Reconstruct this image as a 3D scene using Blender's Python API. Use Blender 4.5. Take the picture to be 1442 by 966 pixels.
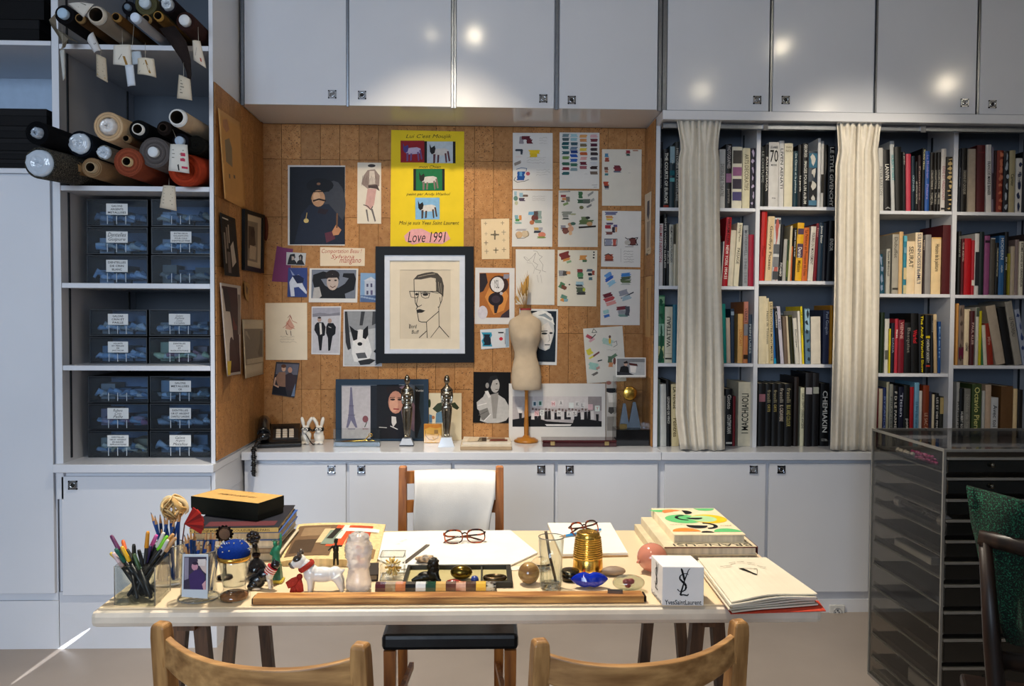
import bpy, math, random
from mathutils import Vector as V, Matrix, Euler
random.seed(7)
for o in list(bpy.data.objects): bpy.data.objects.remove(o)
S = bpy.context.scene
COL = S.collection
PI = math.pi

# ------------------------------------------------------------------ camera
F, CX, CY = 1200.0, 721.0, 483.0
CAM = V((0, 0, 1.38))
ROT = Matrix.Rotation(-math.radians(1.95), 3, 'Z') @ Matrix.Rotation(PI/2 - math.radians(1.9), 3, 'X') @ Matrix.Rotation(.0056, 3, 'Z')
cd = bpy.data.cameras.new('camera'); cd.sensor_width = 36; cd.lens = F/1442*36; cd.clip_start = .05
cam = bpy.data.objects.new('camera', cd); COL.objects.link(cam)
cam.matrix_world = Matrix.Translation(CAM) @ ROT.to_4x4()
S.camera = cam
S.view_settings.view_transform = 'Standard'; S.view_settings.look = 'None'
S.view_settings.gamma = 1; S.view_settings.use_curve_mapping = False
S.view_settings.exposure = 0.0

# ------------------------------------------------------------------ world and daylight
w = bpy.data.worlds.new('world'); S.world = w; w.use_nodes = True
w.node_tree.nodes['Background'].inputs[0].default_value = (.62, .74, 1, 1)
w.node_tree.nodes['Background'].inputs[1].default_value = .5
def area(name, loc, target, sx, sy, power, col, spread=PI):
    l = bpy.data.lights.new(name, 'AREA'); l.shape = 'RECTANGLE'; l.size = sx; l.size_y = sy; l.energy = power; l.color = col; l.spread = spread
    o = bpy.data.objects.new(name, l); COL.objects.link(o); o.location = loc
    o.rotation_euler = (V(target) - V(loc)).to_track_quat('-Z', 'Y').to_euler()
    return o
area('window_daylight', (-1.75, -3.9, 2.2), (-2.0, 3.5, 1.5), 2.4, 1.9, 53, (.68, .82, 1), 1.35)  # window behind the camera assumed from the bluish light on the fronts
area('window_daylight', (1.9, -3.9, 2.2), (1.6, 0, 1.6), 2.0, 1.9, 5, (.86, .92, 1))  # area lamp at a second, assumed window behind the camera
# ceiling spotlights: head position (read from their reflections in the lacquered doors, the niche one inferred from its pool of light on the cork), target, watts, colour, half cone in degrees
SPOTS = [((-.32, 2.55, 3.1), (-.05, 2.35, .74), 330, (1, .90, .75), 50),
         ((-.15, .90, 3.1), (-.05, 2.0, .74), 45, (1, .87, .68), 36),
         ((1.65, 1.23, 3.1), (1.72, 4.0, 1.72), 260, (1, .87, .68), 14),
         ((1.87, 2.35, 3.1), (2.25, 4.0, 1.0), 26, (1, .80, .54), 24),
         ((2.82, .69, 3.1), (1.2, 2.9, .3), 4, (1, .86, .66), 50),
         ((-.06, 2.45, 3.1), (-.26, 4.26, 1.48), 132, (1, .82, .58), 21),
         ((3.37, 1.57, 3.1), (2.4, 3.9, .9), 5, (1, .86, .66), 40)]

# ------------------------------------------------------------------ pixels to places
def ray(x, y): return ROT @ V(((x-CX)/F, -(y-CY)/F, -1))
def PY(x, y, Y): d = ray(x, y); return CAM + d*(Y/d.y)
def PZ(x, y, z): d = ray(x, y); return CAM + d*((z-CAM.z)/d.z)
def PX(x, y, X): d = ray(x, y); return CAM + d*(X/d.x)
def PP(x, y, p, n): d = ray(x, y); return CAM + d*((p-CAM).dot(n)/d.dot(n))
def cr(x0, y0, s): return lambda u, v: (x0+u/s, y0+v/s)
ID = lambda u, v: (u, v)

def lin(c):
    if isinstance(c, str):
        c = c.lstrip('#')
        if len(c) == 3: c = ''.join(k*2 for k in c)
        c = [int(c[i:i+2], 16)/255 for i in (0, 2, 4)]
        c = [k/12.92 if k <= .04045 else ((k+.055)/1.055)**2.4 for k in c]
    return (c[0], c[1], c[2], 1)

# ------------------------------------------------------------------ materials
MATS = {}
def newmat(n):
    m = bpy.data.materials.new(n); m.use_nodes = True
    return m, m.node_tree.nodes, m.node_tree.links, m.node_tree.nodes['Principled BSDF']
def mk(name, col=None, rough=.6, metal=0, nscale=30, namt=.06, bump=0, coat=0, stretch=None, bscale=None, trans=0, ior=1.45, sheen=0, col2=None, ramp=(.4, .6), spec=.5):
    """a procedural surface: base colour (or the per-face colour when col is None) with noise variation and fine relief"""
    if name in MATS: return MATS[name]
    m, N, L, P = newmat(name)
    tc = N.new('ShaderNodeTexCoord'); mp = N.new('ShaderNodeMapping'); L.new(tc.outputs['Object'], mp.inputs[0])
    if stretch: mp.inputs['Scale'].default_value = stretch
    nz = N.new('ShaderNodeTexNoise'); nz.inputs['Scale'].default_value = nscale; nz.inputs['Detail'].default_value = 4; L.new(mp.outputs[0], nz.inputs[0])
    if col is None:
        src = N.new('ShaderNodeAttribute'); src.attribute_name = 'Col'; base = src.outputs['Color']
    elif col2 is not None:
        rp = N.new('ShaderNodeValToRGB'); rp.color_ramp.elements[0].color = lin(col); rp.color_ramp.elements[1].color = lin(col2)
        rp.color_ramp.elements[0].position, rp.color_ramp.elements[1].position = ramp
        L.new(nz.outputs[0], rp.inputs[0]); base = rp.outputs[0]
    else:
        src = N.new('ShaderNodeRGB'); src.outputs[0].default_value = lin(col); base = src.outputs[0]
    mr = N.new('ShaderNodeMapRange'); mr.inputs[1].default_value = .3; mr.inputs[2].default_value = .7
    mr.inputs[3].default_value = 1-namt; mr.inputs[4].default_value = 1+namt*.5; L.new(nz.outputs[0], mr.inputs[0])
    hm = N.new('ShaderNodeMix'); hm.data_type = 'RGBA'; hm.blend_type = 'MULTIPLY'; hm.inputs[0].default_value = 1
    L.new(base, hm.inputs[6]); L.new(mr.outputs[0], hm.inputs[7]); L.new(hm.outputs[2], P.inputs['Base Color'])
    P.inputs['Roughness'].default_value = rough; P.inputs['Metallic'].default_value = metal
    P.inputs['Coat Weight'].default_value = coat; P.inputs['Coat Roughness'].default_value = .08
    P.inputs['Transmission Weight'].default_value = trans; P.inputs['IOR'].default_value = ior
    P.inputs['Sheen Weight'].default_value = sheen; P.inputs['Specular IOR Level'].default_value = spec
    if bump:
        b = N.new('ShaderNodeBump'); b.inputs['Strength'].default_value = bump; b.inputs['Distance'].default_value = .004
        if bscale:
            n2 = N.new('ShaderNodeTexNoise'); n2.inputs['Scale'].default_value = bscale; L.new(mp.outputs[0], n2.inputs[0]); L.new(n2.outputs[0], b.inputs['Height'])
        else: L.new(nz.outputs[0], b.inputs['Height'])
        L.new(b.outputs[0], P.inputs['Normal'])
    MATS[name] = m
    return m
matte = mk('painted_matte', None, .75, spec=.2)
satin = mk('painted_satin', None, .4)
gloss = mk('glazed', None, .12, coat=.4, namt=.04)
ink = mk('printed_ink', None, .55, nscale=60, namt=.1, spec=.2)
frameb = mk('frame_black', None, .5, spec=.2)
paper = mk('paper', None, .8, nscale=14, namt=.05, bump=.08, spec=.2)
cloth = mk('woven_cloth', None, .95, nscale=300, namt=.22, bump=.3, bscale=700, spec=.15)
bookm = mk('book_cover', None, .45, nscale=25, namt=.12, spec=.28)
pagem = mk('page_edges', None, .9, nscale=90, namt=.25, stretch=(1, 1, .05))
metal_vc = mk('cast_metal', None, .25, 1, namt=.15)
lam = mk('grey_white_laminate', '#cfd2d9', .13, nscale=3, namt=.03)
lam2 = mk('satin_white_laminate', '#d2d4da', .3, nscale=3, namt=.03)
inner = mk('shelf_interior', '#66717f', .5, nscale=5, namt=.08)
chrome = mk('chrome', '#b9bcc2', .12, 1, namt=.03)
steel = mk('brushed_steel', '#7f848c', .3, 1, nscale=80, namt=.1)
black = mk('black_plastic', '#0c0c0d', .25, coat=.3)
woodl = mk('honey_beech', '#94683a', .42, nscale=9, namt=.3, stretch=(6, 6, .7), bump=.05, col2='#b58a56', ramp=(.3, .75))
woodh = mk('honey_beech_grain_across', '#94683a', .42, nscale=9, namt=.3, stretch=(.7, 6, 6), bump=.05, col2='#b88e5a', ramp=(.3, .75))
woodo = mk('orange_oak', '#8d4f20', .4, nscale=9, namt=.3, stretch=(6, 6, .6), col2='#b8722f', ramp=(.3, .7))
woodd = mk('dark_trestle_wood', '#4a3322', .5, nscale=9, namt=.3, stretch=(6, 6, .7), col2='#6b4a30', ramp=(.3, .7))
woodx = mk('near_black_wood', '#120b08', .4, nscale=9, namt=.3, stretch=(6, 6, .7), col2='#241610', ramp=(.35, .7))
woodt = mk('worn_tray_wood', '#98602a', .5, nscale=11, namt=.3, stretch=(.6, 5, 8), bump=.1, col2='#cf9a56', ramp=(.35, .65))
goldm = mk('polished_gold', '#e2b455', .22, 1, namt=.1)
silverm = mk('tarnished_silver', '#8d8577', .2, 1, nscale=14, namt=.3)
bronze = mk('dark_bronze', '#2c2a26', .35, .8, nscale=40, namt=.3, bump=.2)
topm = mk('cream_table_lacquer', '#e2cba8', .25, nscale=6, namt=.04)
edgem = mk('cream_table_edge', '#d9cbb8', .45, nscale=20, namt=.1)
curtm = mk('unbleached_cotton', '#ddd6c8', .95, nscale=40, namt=.06, bump=.15, bscale=400)
linen = mk('mannequin_linen', '#b9a78f', .9, nscale=20, namt=.1, bump=.12, bscale=500)
tweed = mk('green_speckled_tweed', '#04150f', .95, nscale=330, namt=.3, col2='#1f7050', ramp=(.5, .72), bump=.3)

def glassmat(name, tint, gl=.03, base=.04, grime=0, edge=.8):
    m, N, L, P = newmat(name); N.remove(P)
    out = N['Material Output']
    t = N.new('ShaderNodeBsdfTransparent'); t.inputs[0].default_value = (*tint, 1)
    g = N.new('ShaderNodeBsdfGlossy'); g.inputs['Roughness'].default_value = gl
    fr = N.new('ShaderNodeLayerWeight'); fr.inputs[0].default_value = .5
    pw = N.new('ShaderNodeMath'); pw.operation = 'POWER'; pw.inputs[1].default_value = 4; L.new(fr.outputs['Facing'], pw.inputs[0])
    ad = N.new('ShaderNodeMath'); ad.operation = 'MULTIPLY_ADD'; ad.inputs[1].default_value = edge; ad.inputs[2].default_value = base; L.new(pw.outputs[0], ad.inputs[0])
    mx = N.new('ShaderNodeMixShader'); L.new(ad.outputs[0], mx.inputs[0]); L.new(t.outputs[0], mx.inputs[1]); L.new(g.outputs[0], mx.inputs[2])
    if grime:
        d = N.new('ShaderNodeBsdfDiffuse'); d.inputs[0].default_value = (.5, .5, .5, 1)
        m2 = N.new('ShaderNodeMixShader'); m2.inputs[0].default_value = grime; L.new(mx.outputs[0], m2.inputs[1]); L.new(d.outputs[0], m2.inputs[2]); mx = m2
    L.new(mx.outputs[0], out.inputs[0])
    return m
glass = glassmat('clear_glass', (.93, .95, .94))
glassb = glassmat('blue_tinted_plastic', (.66, .76, .86), .06, .04, .02)  # blue of the reflected daylight put into the tint
acryl = glassmat('smoky_acrylic', (.74, .73, .71), .03, .015, .006, .45)
edgegl = mk('acrylic_edge', '#74726d', .2, namt=.1, coat=.3)
crystal = mk('rock_crystal', '#fff6ee', .2, trans=.6, ior=1.45, nscale=30, namt=.06, bump=.8)
pinkq = mk('rose_quartz', '#d98f78', .12, trans=.3, nscale=8, namt=.15, coat=.4)
bluec = mk('cobalt_crystal', '#0a2fc0', .06, trans=.35, ior=1.6, nscale=9, namt=.3)
clearc = mk('solid_clear_glass', '#f4f2ea', .02, trans=1, ior=1.45, namt=.02)

# cork: every tile takes its own tone, with dark pits
def cork_material():
    m, N, L, P = newmat('cork')
    tc = N.new('ShaderNodeTexCoord'); oi = N.new('ShaderNodeObjectInfo')
    add = N.new('ShaderNodeVectorMath'); add.operation = 'ADD'
    cmb = N.new('ShaderNodeMath'); cmb.operation = 'MULTIPLY'; cmb.inputs[1].default_value = 37; L.new(oi.outputs['Random'], cmb.inputs[0])
    L.new(tc.outputs['Object'], add.inputs[0]); L.new(cmb.outputs[0], add.inputs[1])
    n1 = N.new('ShaderNodeTexNoise'); n1.inputs['Scale'].default_value = 45; n1.inputs['Detail'].default_value = 6; L.new(add.outputs[0], n1.inputs[0])
    r1 = N.new('ShaderNodeValToRGB'); e = r1.color_ramp.elements
    e[0].position, e[0].color = .3, lin('#a06c38'); e[1].position, e[1].color = .75, lin('#b98750'); L.new(n1.outputs[0], r1.inputs[0])
    n2 = N.new('ShaderNodeTexNoise'); n2.inputs['Scale'].default_value = 170; n2.inputs['Detail'].default_value = 2; L.new(add.outputs[0], n2.inputs[0])
    th = N.new('ShaderNodeMath'); th.operation = 'MULTIPLY_ADD'; th.inputs[1].default_value = .06; L.new(oi.outputs['Random'], th.inputs[0]); L.new(n2.outputs[0], th.inputs[2])
    r2 = N.new('ShaderNodeValToRGB'); e = r2.color_ramp.elements
    e[0].position, e[0].color = .665, (0, 0, 0, 1); e[1].position, e[1].color = .70, (1, 1, 1, 1); L.new(th.outputs[0], r2.inputs[0])
    mx = N.new('ShaderNodeMix'); mx.data_type = 'RGBA'; L.new(r2.outputs[0], mx.inputs[0]); L.new(r1.outputs[0], mx.inputs[6]); mx.inputs[7].default_value = lin('#4e2d14')
    mr = N.new('ShaderNodeMapRange'); mr.inputs[3].default_value = .78; mr.inputs[4].default_value = 1.12; L.new(oi.outputs['Random'], mr.inputs[0])
    m2 = N.new('ShaderNodeMix'); m2.data_type = 'RGBA'; m2.blend_type = 'MULTIPLY'; m2.inputs[0].default_value = 1; L.new(mx.outputs[2], m2.inputs[6]); L.new(mr.outputs[0], m2.inputs[7])
    L.new(m2.outputs[2], P.inputs['Base Color']); P.inputs['Roughness'].default_value = .7
    b = N.new('ShaderNodeBump'); b.inputs['Strength'].default_value = .4; b.inputs['Distance'].default_value = .003; b.invert = True
    L.new(r2.outputs[0], b.inputs['Height']); L.new(b.outputs[0], P.inputs['Normal'])
    return m
cork = cork_material()
corkgap = mk('cork_joint', '#4a2d16', .9)
floorm = mk('taupe_floor', '#93887f', .38, nscale=2.2, namt=.12, bump=.02)
wallm = mk('white_plaster', '#d8d6d2', .85, nscale=4, namt=.03)

# ------------------------------------------------------------------ mesh builder
GLY = {}
def glyphs(txt, shear=0, off=0):
    k = (txt, shear, off)
    if k not in GLY:
        c = bpy.data.curves.new('t', 'FONT'); c.body = txt; c.resolution_u = 2; c.shear = shear; c.offset = off; c.align_x = 'CENTER'; c.align_y = 'CENTER'
        o = bpy.data.objects.new('t', c); COL.objects.link(o); bpy.context.view_layer.update()
        me = o.to_mesh(); vs = [v.co.copy() for v in me.vertices]; fs = [tuple(p.vertices) for p in me.polygons]; o.to_mesh_clear()
        bpy.data.objects.remove(o); bpy.data.curves.remove(c)
        if vs:
            x0, x1 = min(v.x for v in vs), max(v.x for v in vs); y0, y1 = min(v.y for v in vs), max(v.y for v in vs)
        else: x0 = y0 = 0; x1 = y1 = 1
        GLY[k] = (vs, fs, x0, x1, y0, y1)
    return GLY[k]

class MB:
    def __init__(s, col='#888'): s.v = []; s.f = []; s.c = []; s.sm = []; s.col = col
    def add(s, vs, fs, col=None, smooth=False, M=None):
        b = len(s.v); c = lin(col if col is not None else s.col)
        s.v += [tuple(M @ V(p)) if M is not None else tuple(p) for p in vs]
        for q in fs: s.f.append(tuple(b+i for i in q)); s.c.append(c); s.sm.append(smooth)
        return s
    def box(s, lo, hi, col=None, M=None, bev=0):
        (a, b, c), (d, e, f) = lo, hi
        a, d = min(a, d), max(a, d); b, e = min(b, e), max(b, e); c, f = min(c, f), max(c, f)
        if bev:
            k = min(bev, (d-a)*.45, (e-b)*.45, (f-c)*.45); vs = []
            for X, sx in ((a, 1), (d, -1)):
                for Y, sy in ((b, 1), (e, -1)):
                    for Z, sz in ((c, 1), (f, -1)):
                        vs += [(X+sx*k, Y+sy*k, Z), (X+sx*k, Y, Z+sz*k), (X, Y+sy*k, Z+sz*k)]
            # hull by hand: six faces, twelve bevels, eight corners
            I = lambda x, y, z, k: (x*4+y*2+z)*3+k
            fs = []
            for z in (0, 1): q = [I(0,0,z,0), I(1,0,z,0), I(1,1,z,0), I(0,1,z,0)]; fs.append(q if z else q[::-1])
            for y in (0, 1): q = [I(0,y,0,1), I(1,y,0,1), I(1,y,1,1), I(0,y,1,1)]; fs.append(q[::-1] if y else q)
            for x in (0, 1): q = [I(x,0,0,2), I(x,1,0,2), I(x,1,1,2), I(x,0,1,2)]; fs.append(q if x else q[::-1])
            for y in (0, 1):
                for z in (0, 1): q = [I(0,y,z,0), I(1,y,z,0), I(1,y,z,1), I(0,y,z,1)]; fs.append(q)
            for x in (0, 1):
                for z in (0, 1): fs.append([I(x,0,z,0), I(x,1,z,0), I(x,1,z,2), I(x,0,z,2)])
                for y in (0, 1): fs.append([I(x,y,0,1), I(x,y,1,1), I(x,y,1,2), I(x,y,0,2)])
                for y in (0, 1):
                    for z in (0, 1): fs.append([I(x,y,z,0), I(x,y,z,1), I(x,y,z,2)])
            return s.add(vs, fs, col, False, M)
        vs = [(a,b,c),(d,b,c),(d,e,c),(a,e,c),(a,b,f),(d,b,f),(d,e,f),(a,e,f)]
        return s.add(vs, [(0,3,2,1),(4,5,6,7),(0,1,5,4),(1,2,6,5),(2,3,7,6),(3,0,4,7)], col, False, M)
    def hexa(s, b4, t4, col=None):
        return s.add(list(b4)+list(t4), [(0,3,2,1),(4,5,6,7),(0,1,5,4),(1,2,6,5),(2,3,7,6),(3,0,4,7)], col)
    def tube(s, pts, r, n=10, col=None, caps=True, flat=None, smooth=True):
        pts = [V(p) for p in pts]; k = len(pts); rs = r if isinstance(r, (list, tuple)) else [r]*k
        vs = []; up = None
        for i, p in enumerate(pts):
            t = (pts[min(i+1, k-1)] - pts[max(i-1, 0)])
            t = t.normalized() if t.length > 1e-9 else V((0, 0, 1))
            if up is None: up = t.orthogonal().normalized() if flat is None else (V(flat) - t*V(flat).dot(t)).normalized()
            else: up = (up - t*up.dot(t)); up = up.normalized() if up.length > 1e-6 else t.orthogonal().normalized()
            sd = t.cross(up); rr = rs[i]; ra, rb = (rr if isinstance(rr, (list, tuple)) else (rr, rr))
            for j in range(n): a = 2*PI*j/n; vs.append(p + up*(math.cos(a)*ra) + sd*(math.sin(a)*rb))
        fs = [(i*n+j, i*n+(j+1) % n, (i+1)*n+(j+1) % n, (i+1)*n+j) for i in range(k-1) for j in range(n)]
        s.add(vs, fs, col, smooth)
        if caps:
            b = len(s.v)-len(vs); c = lin(col if col is not None else s.col)
            s.f += [tuple(b+j for j in range(n))[::-1], tuple(b+(k-1)*n+j for j in range(n))]; s.c += [c, c]; s.sm += [False, False]
        return s
    def lathe(s, prof, c=(0, 0, 0), n=24, col=None, M=None, cols=None, sx=1, sy=1, smooth=True):
        c = V(c); k = len(prof); vs = []
        for r, z in prof:
            for j in range(n):
                a = 2*PI*j/n; p = V((max(r, 1e-5)*math.cos(a)*sx, max(r, 1e-5)*math.sin(a)*sy, z)); vs.append((M @ p if M else p) + c)
        for i in range(k-1):
            fs = [(i*n+j, i*n+(j+1) % n, (i+1)*n+(j+1) % n, (i+1)*n+j) for j in range(n)]
            if i == 0: b0 = len(s.v); s.v += [tuple(p) for p in vs]
            cc = lin(cols[i] if cols else (col if col is not None else s.col))
            for q in fs: s.f.append(tuple(b0+x for x in q)); s.c.append(cc); s.sm.append(smooth)
        return s
    def ell(s, c, r, col=None, M=None, n=16, m=10):
        r = (r, r, r) if isinstance(r, (int, float)) else r
        vs = []
        for i in range(m+1):
            t = PI*i/m
            for j in range(n): a = 2*PI*j/n; p = V((r[0]*math.sin(t)*math.cos(a), r[1]*math.sin(t)*math.sin(a), r[2]*math.cos(t))); vs.append((M @ p if M else p) + V(c))
        return s.add(vs, [(i*n+j, (i+1)*n+j, (i+1)*n+(j+1) % n, i*n+(j+1) % n) for i in range(m) for j in range(n)], col, True)
    def poly(s, pts, col=None): return s.add(pts, [tuple(range(len(pts)))], col)
    def slab(s, pts, nrm, th, col=None):
        n = len(pts); f = [V(p)+V(nrm)*th for p in pts]
        return s.add(list(pts)+f, [tuple(range(n))[::-1], tuple(range(n, 2*n))]+[(i, (i+1) % n, n+(i+1) % n, n+i) for i in range(n)], col)
    def build(s, name, mat, parent=None, origin=None, remesh=0, bevel=0):
        me = bpy.data.meshes.new(name)
        if parent is not None:
            r = V((0, 0, 0)); q = parent
            while q is not None: r += V(q.location); q = q.parent
        else:
            xs = [[p[i] for p in s.v] for i in range(3)]
            r = V(origin) if origin is not None else V(((min(xs[0])+max(xs[0]))/2, (min(xs[1])+max(xs[1]))/2, min(xs[2])))
        me.from_pydata([tuple(V(p)-r) for p in s.v], [], s.f)
        at = me.color_attributes.new('Col', 'FLOAT_COLOR', 'CORNER'); flat = []
        for q, c in zip(s.f, s.c): flat += list(c)*len(q)
        at.data.foreach_set('color', flat)
        me.polygons.foreach_set('use_smooth', s.sm)
        me.materials.append(mat); me.validate()
        o = bpy.data.objects.new(name, me); COL.objects.link(o)
        if parent is not None: o.parent = parent
        else: o.location = r
        if remesh:
            md = o.modifiers.new('fuse', 'REMESH'); md.mode = 'VOXEL'; md.voxel_size = remesh; md.use_smooth_shade = True
            sm = o.modifiers.new('soften', 'SMOOTH'); sm.iterations = 4; sm.factor = .5
        if bevel:
            md = o.modifiers.new('bevel', 'BEVEL'); md.width = bevel; md.segments = 2; md.limit_method = 'ANGLE'
        return o

def tag(o, label, cat=None, group=None, kind=None):
    if label: o['label'] = label
    if cat: o['category'] = cat
    if group: o['group'] = group
    if kind: o['kind'] = kind
    return o
def thing(name, label, cat, loc, group=None, kind=None):
    o = bpy.data.objects.new(name, None); COL.objects.link(o); o.location = V(loc); o.empty_display_size = .05
    return tag(o, label, cat, group, kind)
def shade(c, k):
    c = lin(c); return (min(1, c[0]*k), min(1, c[1]*k), min(1, c[2]*k))
def ptext(mb, fn, col, txt, size=None, w=None, h=None, shear=0, off=0):
    """letters laid on a surface: fn maps glyph coordinates (centred on 0, baseline up) to places"""
    vs, fs, x0, x1, y0, y1 = glyphs(txt, shear, off)
    if not vs: return
    cx, cy = (x0+x1)/2, (y0+y1)/2
    sx = (w/(x1-x0)) if w else size; sy = (h/(y1-y0)) if h else (size if size else sx)
    if size is None and w is None: sx = sy
    mb.add([fn((v.x-cx)*sx, (v.y-cy)*sy) for v in vs], fs, col)

# ------------------------------------------------------------------ flat sheets with printed shapes
def prints(mb, plane, T, shapes, off0=.0012):
    p0, n = plane
    for i, sh in enumerate(shapes):
        off = off0 + .00005*i; pt = p0 + n*off
        to = lambda u, v: PP(*T(u, v), pt, n)
        k, col = sh[0], sh[1]
        if k == 'p': mb.poly([to(*q) for q in sh[2]], col)
        elif k == 'r': a, b, c, d = sh[2:6]; mb.poly([to(a, d), to(c, d), to(c, b), to(a, b)], col)
        elif k == 'e':
            a, b, rx, ry = sh[2:6]; rt = sh[6] if len(sh) > 6 else 0
            mb.poly([to(a+rx*math.cos(t)*math.cos(rt)-ry*math.sin(t)*math.sin(rt), b+rx*math.cos(t)*math.sin(rt)+ry*math.sin(t)*math.cos(rt)) for t in [-2*PI*j/16 for j in range(16)]], col)
        elif k == 'l':
            wd, pts = sh[2], sh[3]
            for (a, b), (c, d) in zip(pts, pts[1:]):
                L = math.hypot(c-a, d-b) or 1; ux, uy = (c-a)/L*wd*.3, (d-b)/L*wd*.3; nx, ny = -(d-b)/L*wd/2, (c-a)/L*wd/2
                mb.poly([to(a-ux+nx, b-uy+ny), to(c+ux+nx, d+uy+ny), to(c+ux-nx, d+uy-ny), to(a-ux-nx, b-uy-ny)], col)
        elif k == 't':
            txt, x, y, wd, ht = sh[2:7]; sr = sh[7] if len(sh) > 7 else 0; rot = sh[8] if len(sh) > 8 else 0
            c_, s_ = math.cos(rot), math.sin(rot)
            ptext(mb, lambda a, b: to(x+a*c_+b*s_, y+a*s_-b*c_), col, txt, w=wd, h=ht, shear=sr)
        elif k == 'b':                                                   # a crayon patch with ragged ends
            a, b, wd, ht = sh[2:6]; rt = sh[6] if len(sh) > 6 else 0
            rnd = random.Random(int(a*13+b*7)); st = 5; Lp, Rp = [], []
            for j in range(st+1): yy = b-ht/2+ht*j/st; Lp.append((a-wd/2+rnd.uniform(-.12, .12)*wd, yy)); Rp.append((a+wd/2+rnd.uniform(-.12, .12)*wd, yy))
            pts = Lp+Rp[::-1]; c_, s_ = math.cos(rt), math.sin(rt)
            mb.poly([to(a+(x-a)*c_-(y-b)*s_, b+(x-a)*s_+(y-b)*c_) for x, y in pts], col)
def sheet(name, label, cat, quad, plane, col, shapes=(), T=ID, th=.0012, group=None, mat=None, part='print', QT=None, each=False):
    mb = MB(col); p0, n = plane
    pts = [PP(*(QT or T)(*q), p0, n) for q in quad]
    mb.slab(pts, n, th, col)
    o = tag(mb.build(name, mat or paper), label, cat, group)
    if shapes:
        if name == 'swatch_sheet' or each:                            # crayon patches one can tell apart
            for i, sh in enumerate(shapes):
                pm = MB(); prints(pm, plane, T, [sh], th+.0002+.00005*i)
                pm.build({'b': 'crayon_patch', 'e': 'crayon_disc'}.get(sh[0], 'crayon_line'), ink, o)
        else:
            pm = MB(); prints(pm, plane, T, shapes, th+.0002)
            pm.build(part, ink, o)
    return o
def hand(col, x, y, w, h, n=3, seed=1, lw=.5):
    """lines of illegible small handwriting"""
    r = random.Random(seed); out = []
    for i in range(n):
        yy = y+h*(i+.5)/n; pts = []; xx = x
        while xx < x+w*r.uniform(.75, 1): pts.append((xx, yy+r.uniform(-.28, .28)*h/n)); xx += h/n*r.uniform(.25, .6)
        if len(pts) > 1: out.append(('l', col, lw, pts))
    return out

# ================================================================== STRUCTURE
XL, XR, ZU, ZC, YB, YU, YL, YK, ZT = -1.09, .808, 2.312, .755, 4.26, 3.87, 3.5, 4.0, .74
RX0, RX1, RY0, ZCEIL = -3.3, 3.6, -4.0, 3.2
def struct(name, mb, mat, label, cat): return tag(mb.build(name, mat), label, cat, None, 'structure')
struct('floor', MB().box((RX0, RY0, -.1), (RX1, 4.45, 0)), floorm, 'smooth taupe floor under the trestle table', 'floor')
struct('ceiling', MB().box((RX0, RY0, ZCEIL), (RX1, 4.45, ZCEIL+.1)), wallm, 'white ceiling above the cupboards', 'ceiling')
struct('wall_left', MB().box((RX0-.1, RY0, 0), (RX0, 4.45, ZCEIL)), wallm, 'white wall at the far side of the tall door', 'wall')
struct('wall_right', MB().box((RX1, RY0, 0), (RX1+.1, 4.45, ZCEIL)), wallm, 'white wall beyond the bookcase end', 'wall')
wf = MB()                                                       # wall with two assumed tall window openings behind the photographer
for a, b, z0, z1 in ((RX0, -3.0, 0, ZCEIL), (-.4, .9, 0, ZCEIL), (2.9, RX1, 0, ZCEIL), (-3.0, -.4, 0, .6), (-3.0, -.4, 2.9, ZCEIL), (.9, 2.9, 0, .6), (.9, 2.9, 2.9, ZCEIL)):
    wf.box((a, RY0-.12, z0), (b, RY0, z1))
struct('wall_front', wf, wallm, 'white wall with two tall windows facing the cork niche', 'wall')
for k, (a, b) in enumerate(((-3.0, -.4), (.9, 2.9))):
    wn = MB()
    for i in range(4): x = a+(b-a)*i/3; wn.box((max(a, x-.025), RY0-.08, .6), (min(b, x+.025), RY0-.03, 2.9))
    for z in (.6, 2.85): wn.box((a, RY0-.08, z), (b, RY0-.03, z+.05))
    struct('window_%d' % (k+1), wn, mk('window_paint', '#e8e8e6', .4), 'white framed tall window with '+('three wide panes' if k == 0 else 'narrow panes'), 'window')
wb = struct('wall_back', MB().box((RX0, YB+.004, 0), (RX1, 4.45, ZCEIL)), corkgap, 'cork tiled back wall of the pin-up niche', 'wall')
ZROWS = [ZU, 2.14, 1.856, 1.572, 1.288, 1.004, ZC]
def tiles(parent, n, u0, u1, place):
    du = (u1-u0)/n; cache = {}
    for r in range(6):
        z1, z0 = ZROWS[r], ZROWS[r+1]
        for i in range(n):
            key = (r,)
            if key not in cache:
                mb = MB('#b5834a'); g = .0007
                place(mb, g, du-g, g, z1-z0-g)
                me = bpy.data.meshes.new('cork_tile'); me.from_pydata(mb.v, [], mb.f); me.materials.append(cork); cache[key] = me
            o = bpy.data.objects.new('cork_tile', cache[key]); COL.objects.link(o); o.parent = parent
            yield o, u0+i*du, z0, random.Random(r*31+i).uniform(0, .0008)
for o, u, z, j in tiles(wb, 20, XL, XR, lambda mb, a, b, c, d: mb.box((a, 0, c), (b, .005, d), bev=.0007)):
    o.location = V((u, YB-j, z)) - wb.location
t1 = struct('trim_1', MB().box((XL, YL+.004, ZC+.02), (XL+.0015, YB, ZU)), corkgap, 'cork lining on the niche side beside the labelled drawers', 'cork lining')
for o, u, z, j in tiles(t1, 8, YL+.006, YB, lambda mb, a, b, c, d: mb.box((0, a, c), (.004, b, d), bev=.0007)):
    o.location = V((XL+.001+j, u, z+(.02 if z < .8 else 0))) - t1.location
t2 = struct('trim_2', MB().box((XR-.0015, YK+.004, ZC), (XR, YB, ZU-.01)), corkgap, 'narrow cork lining on the niche side beside the bookcase', 'cork lining')
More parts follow.
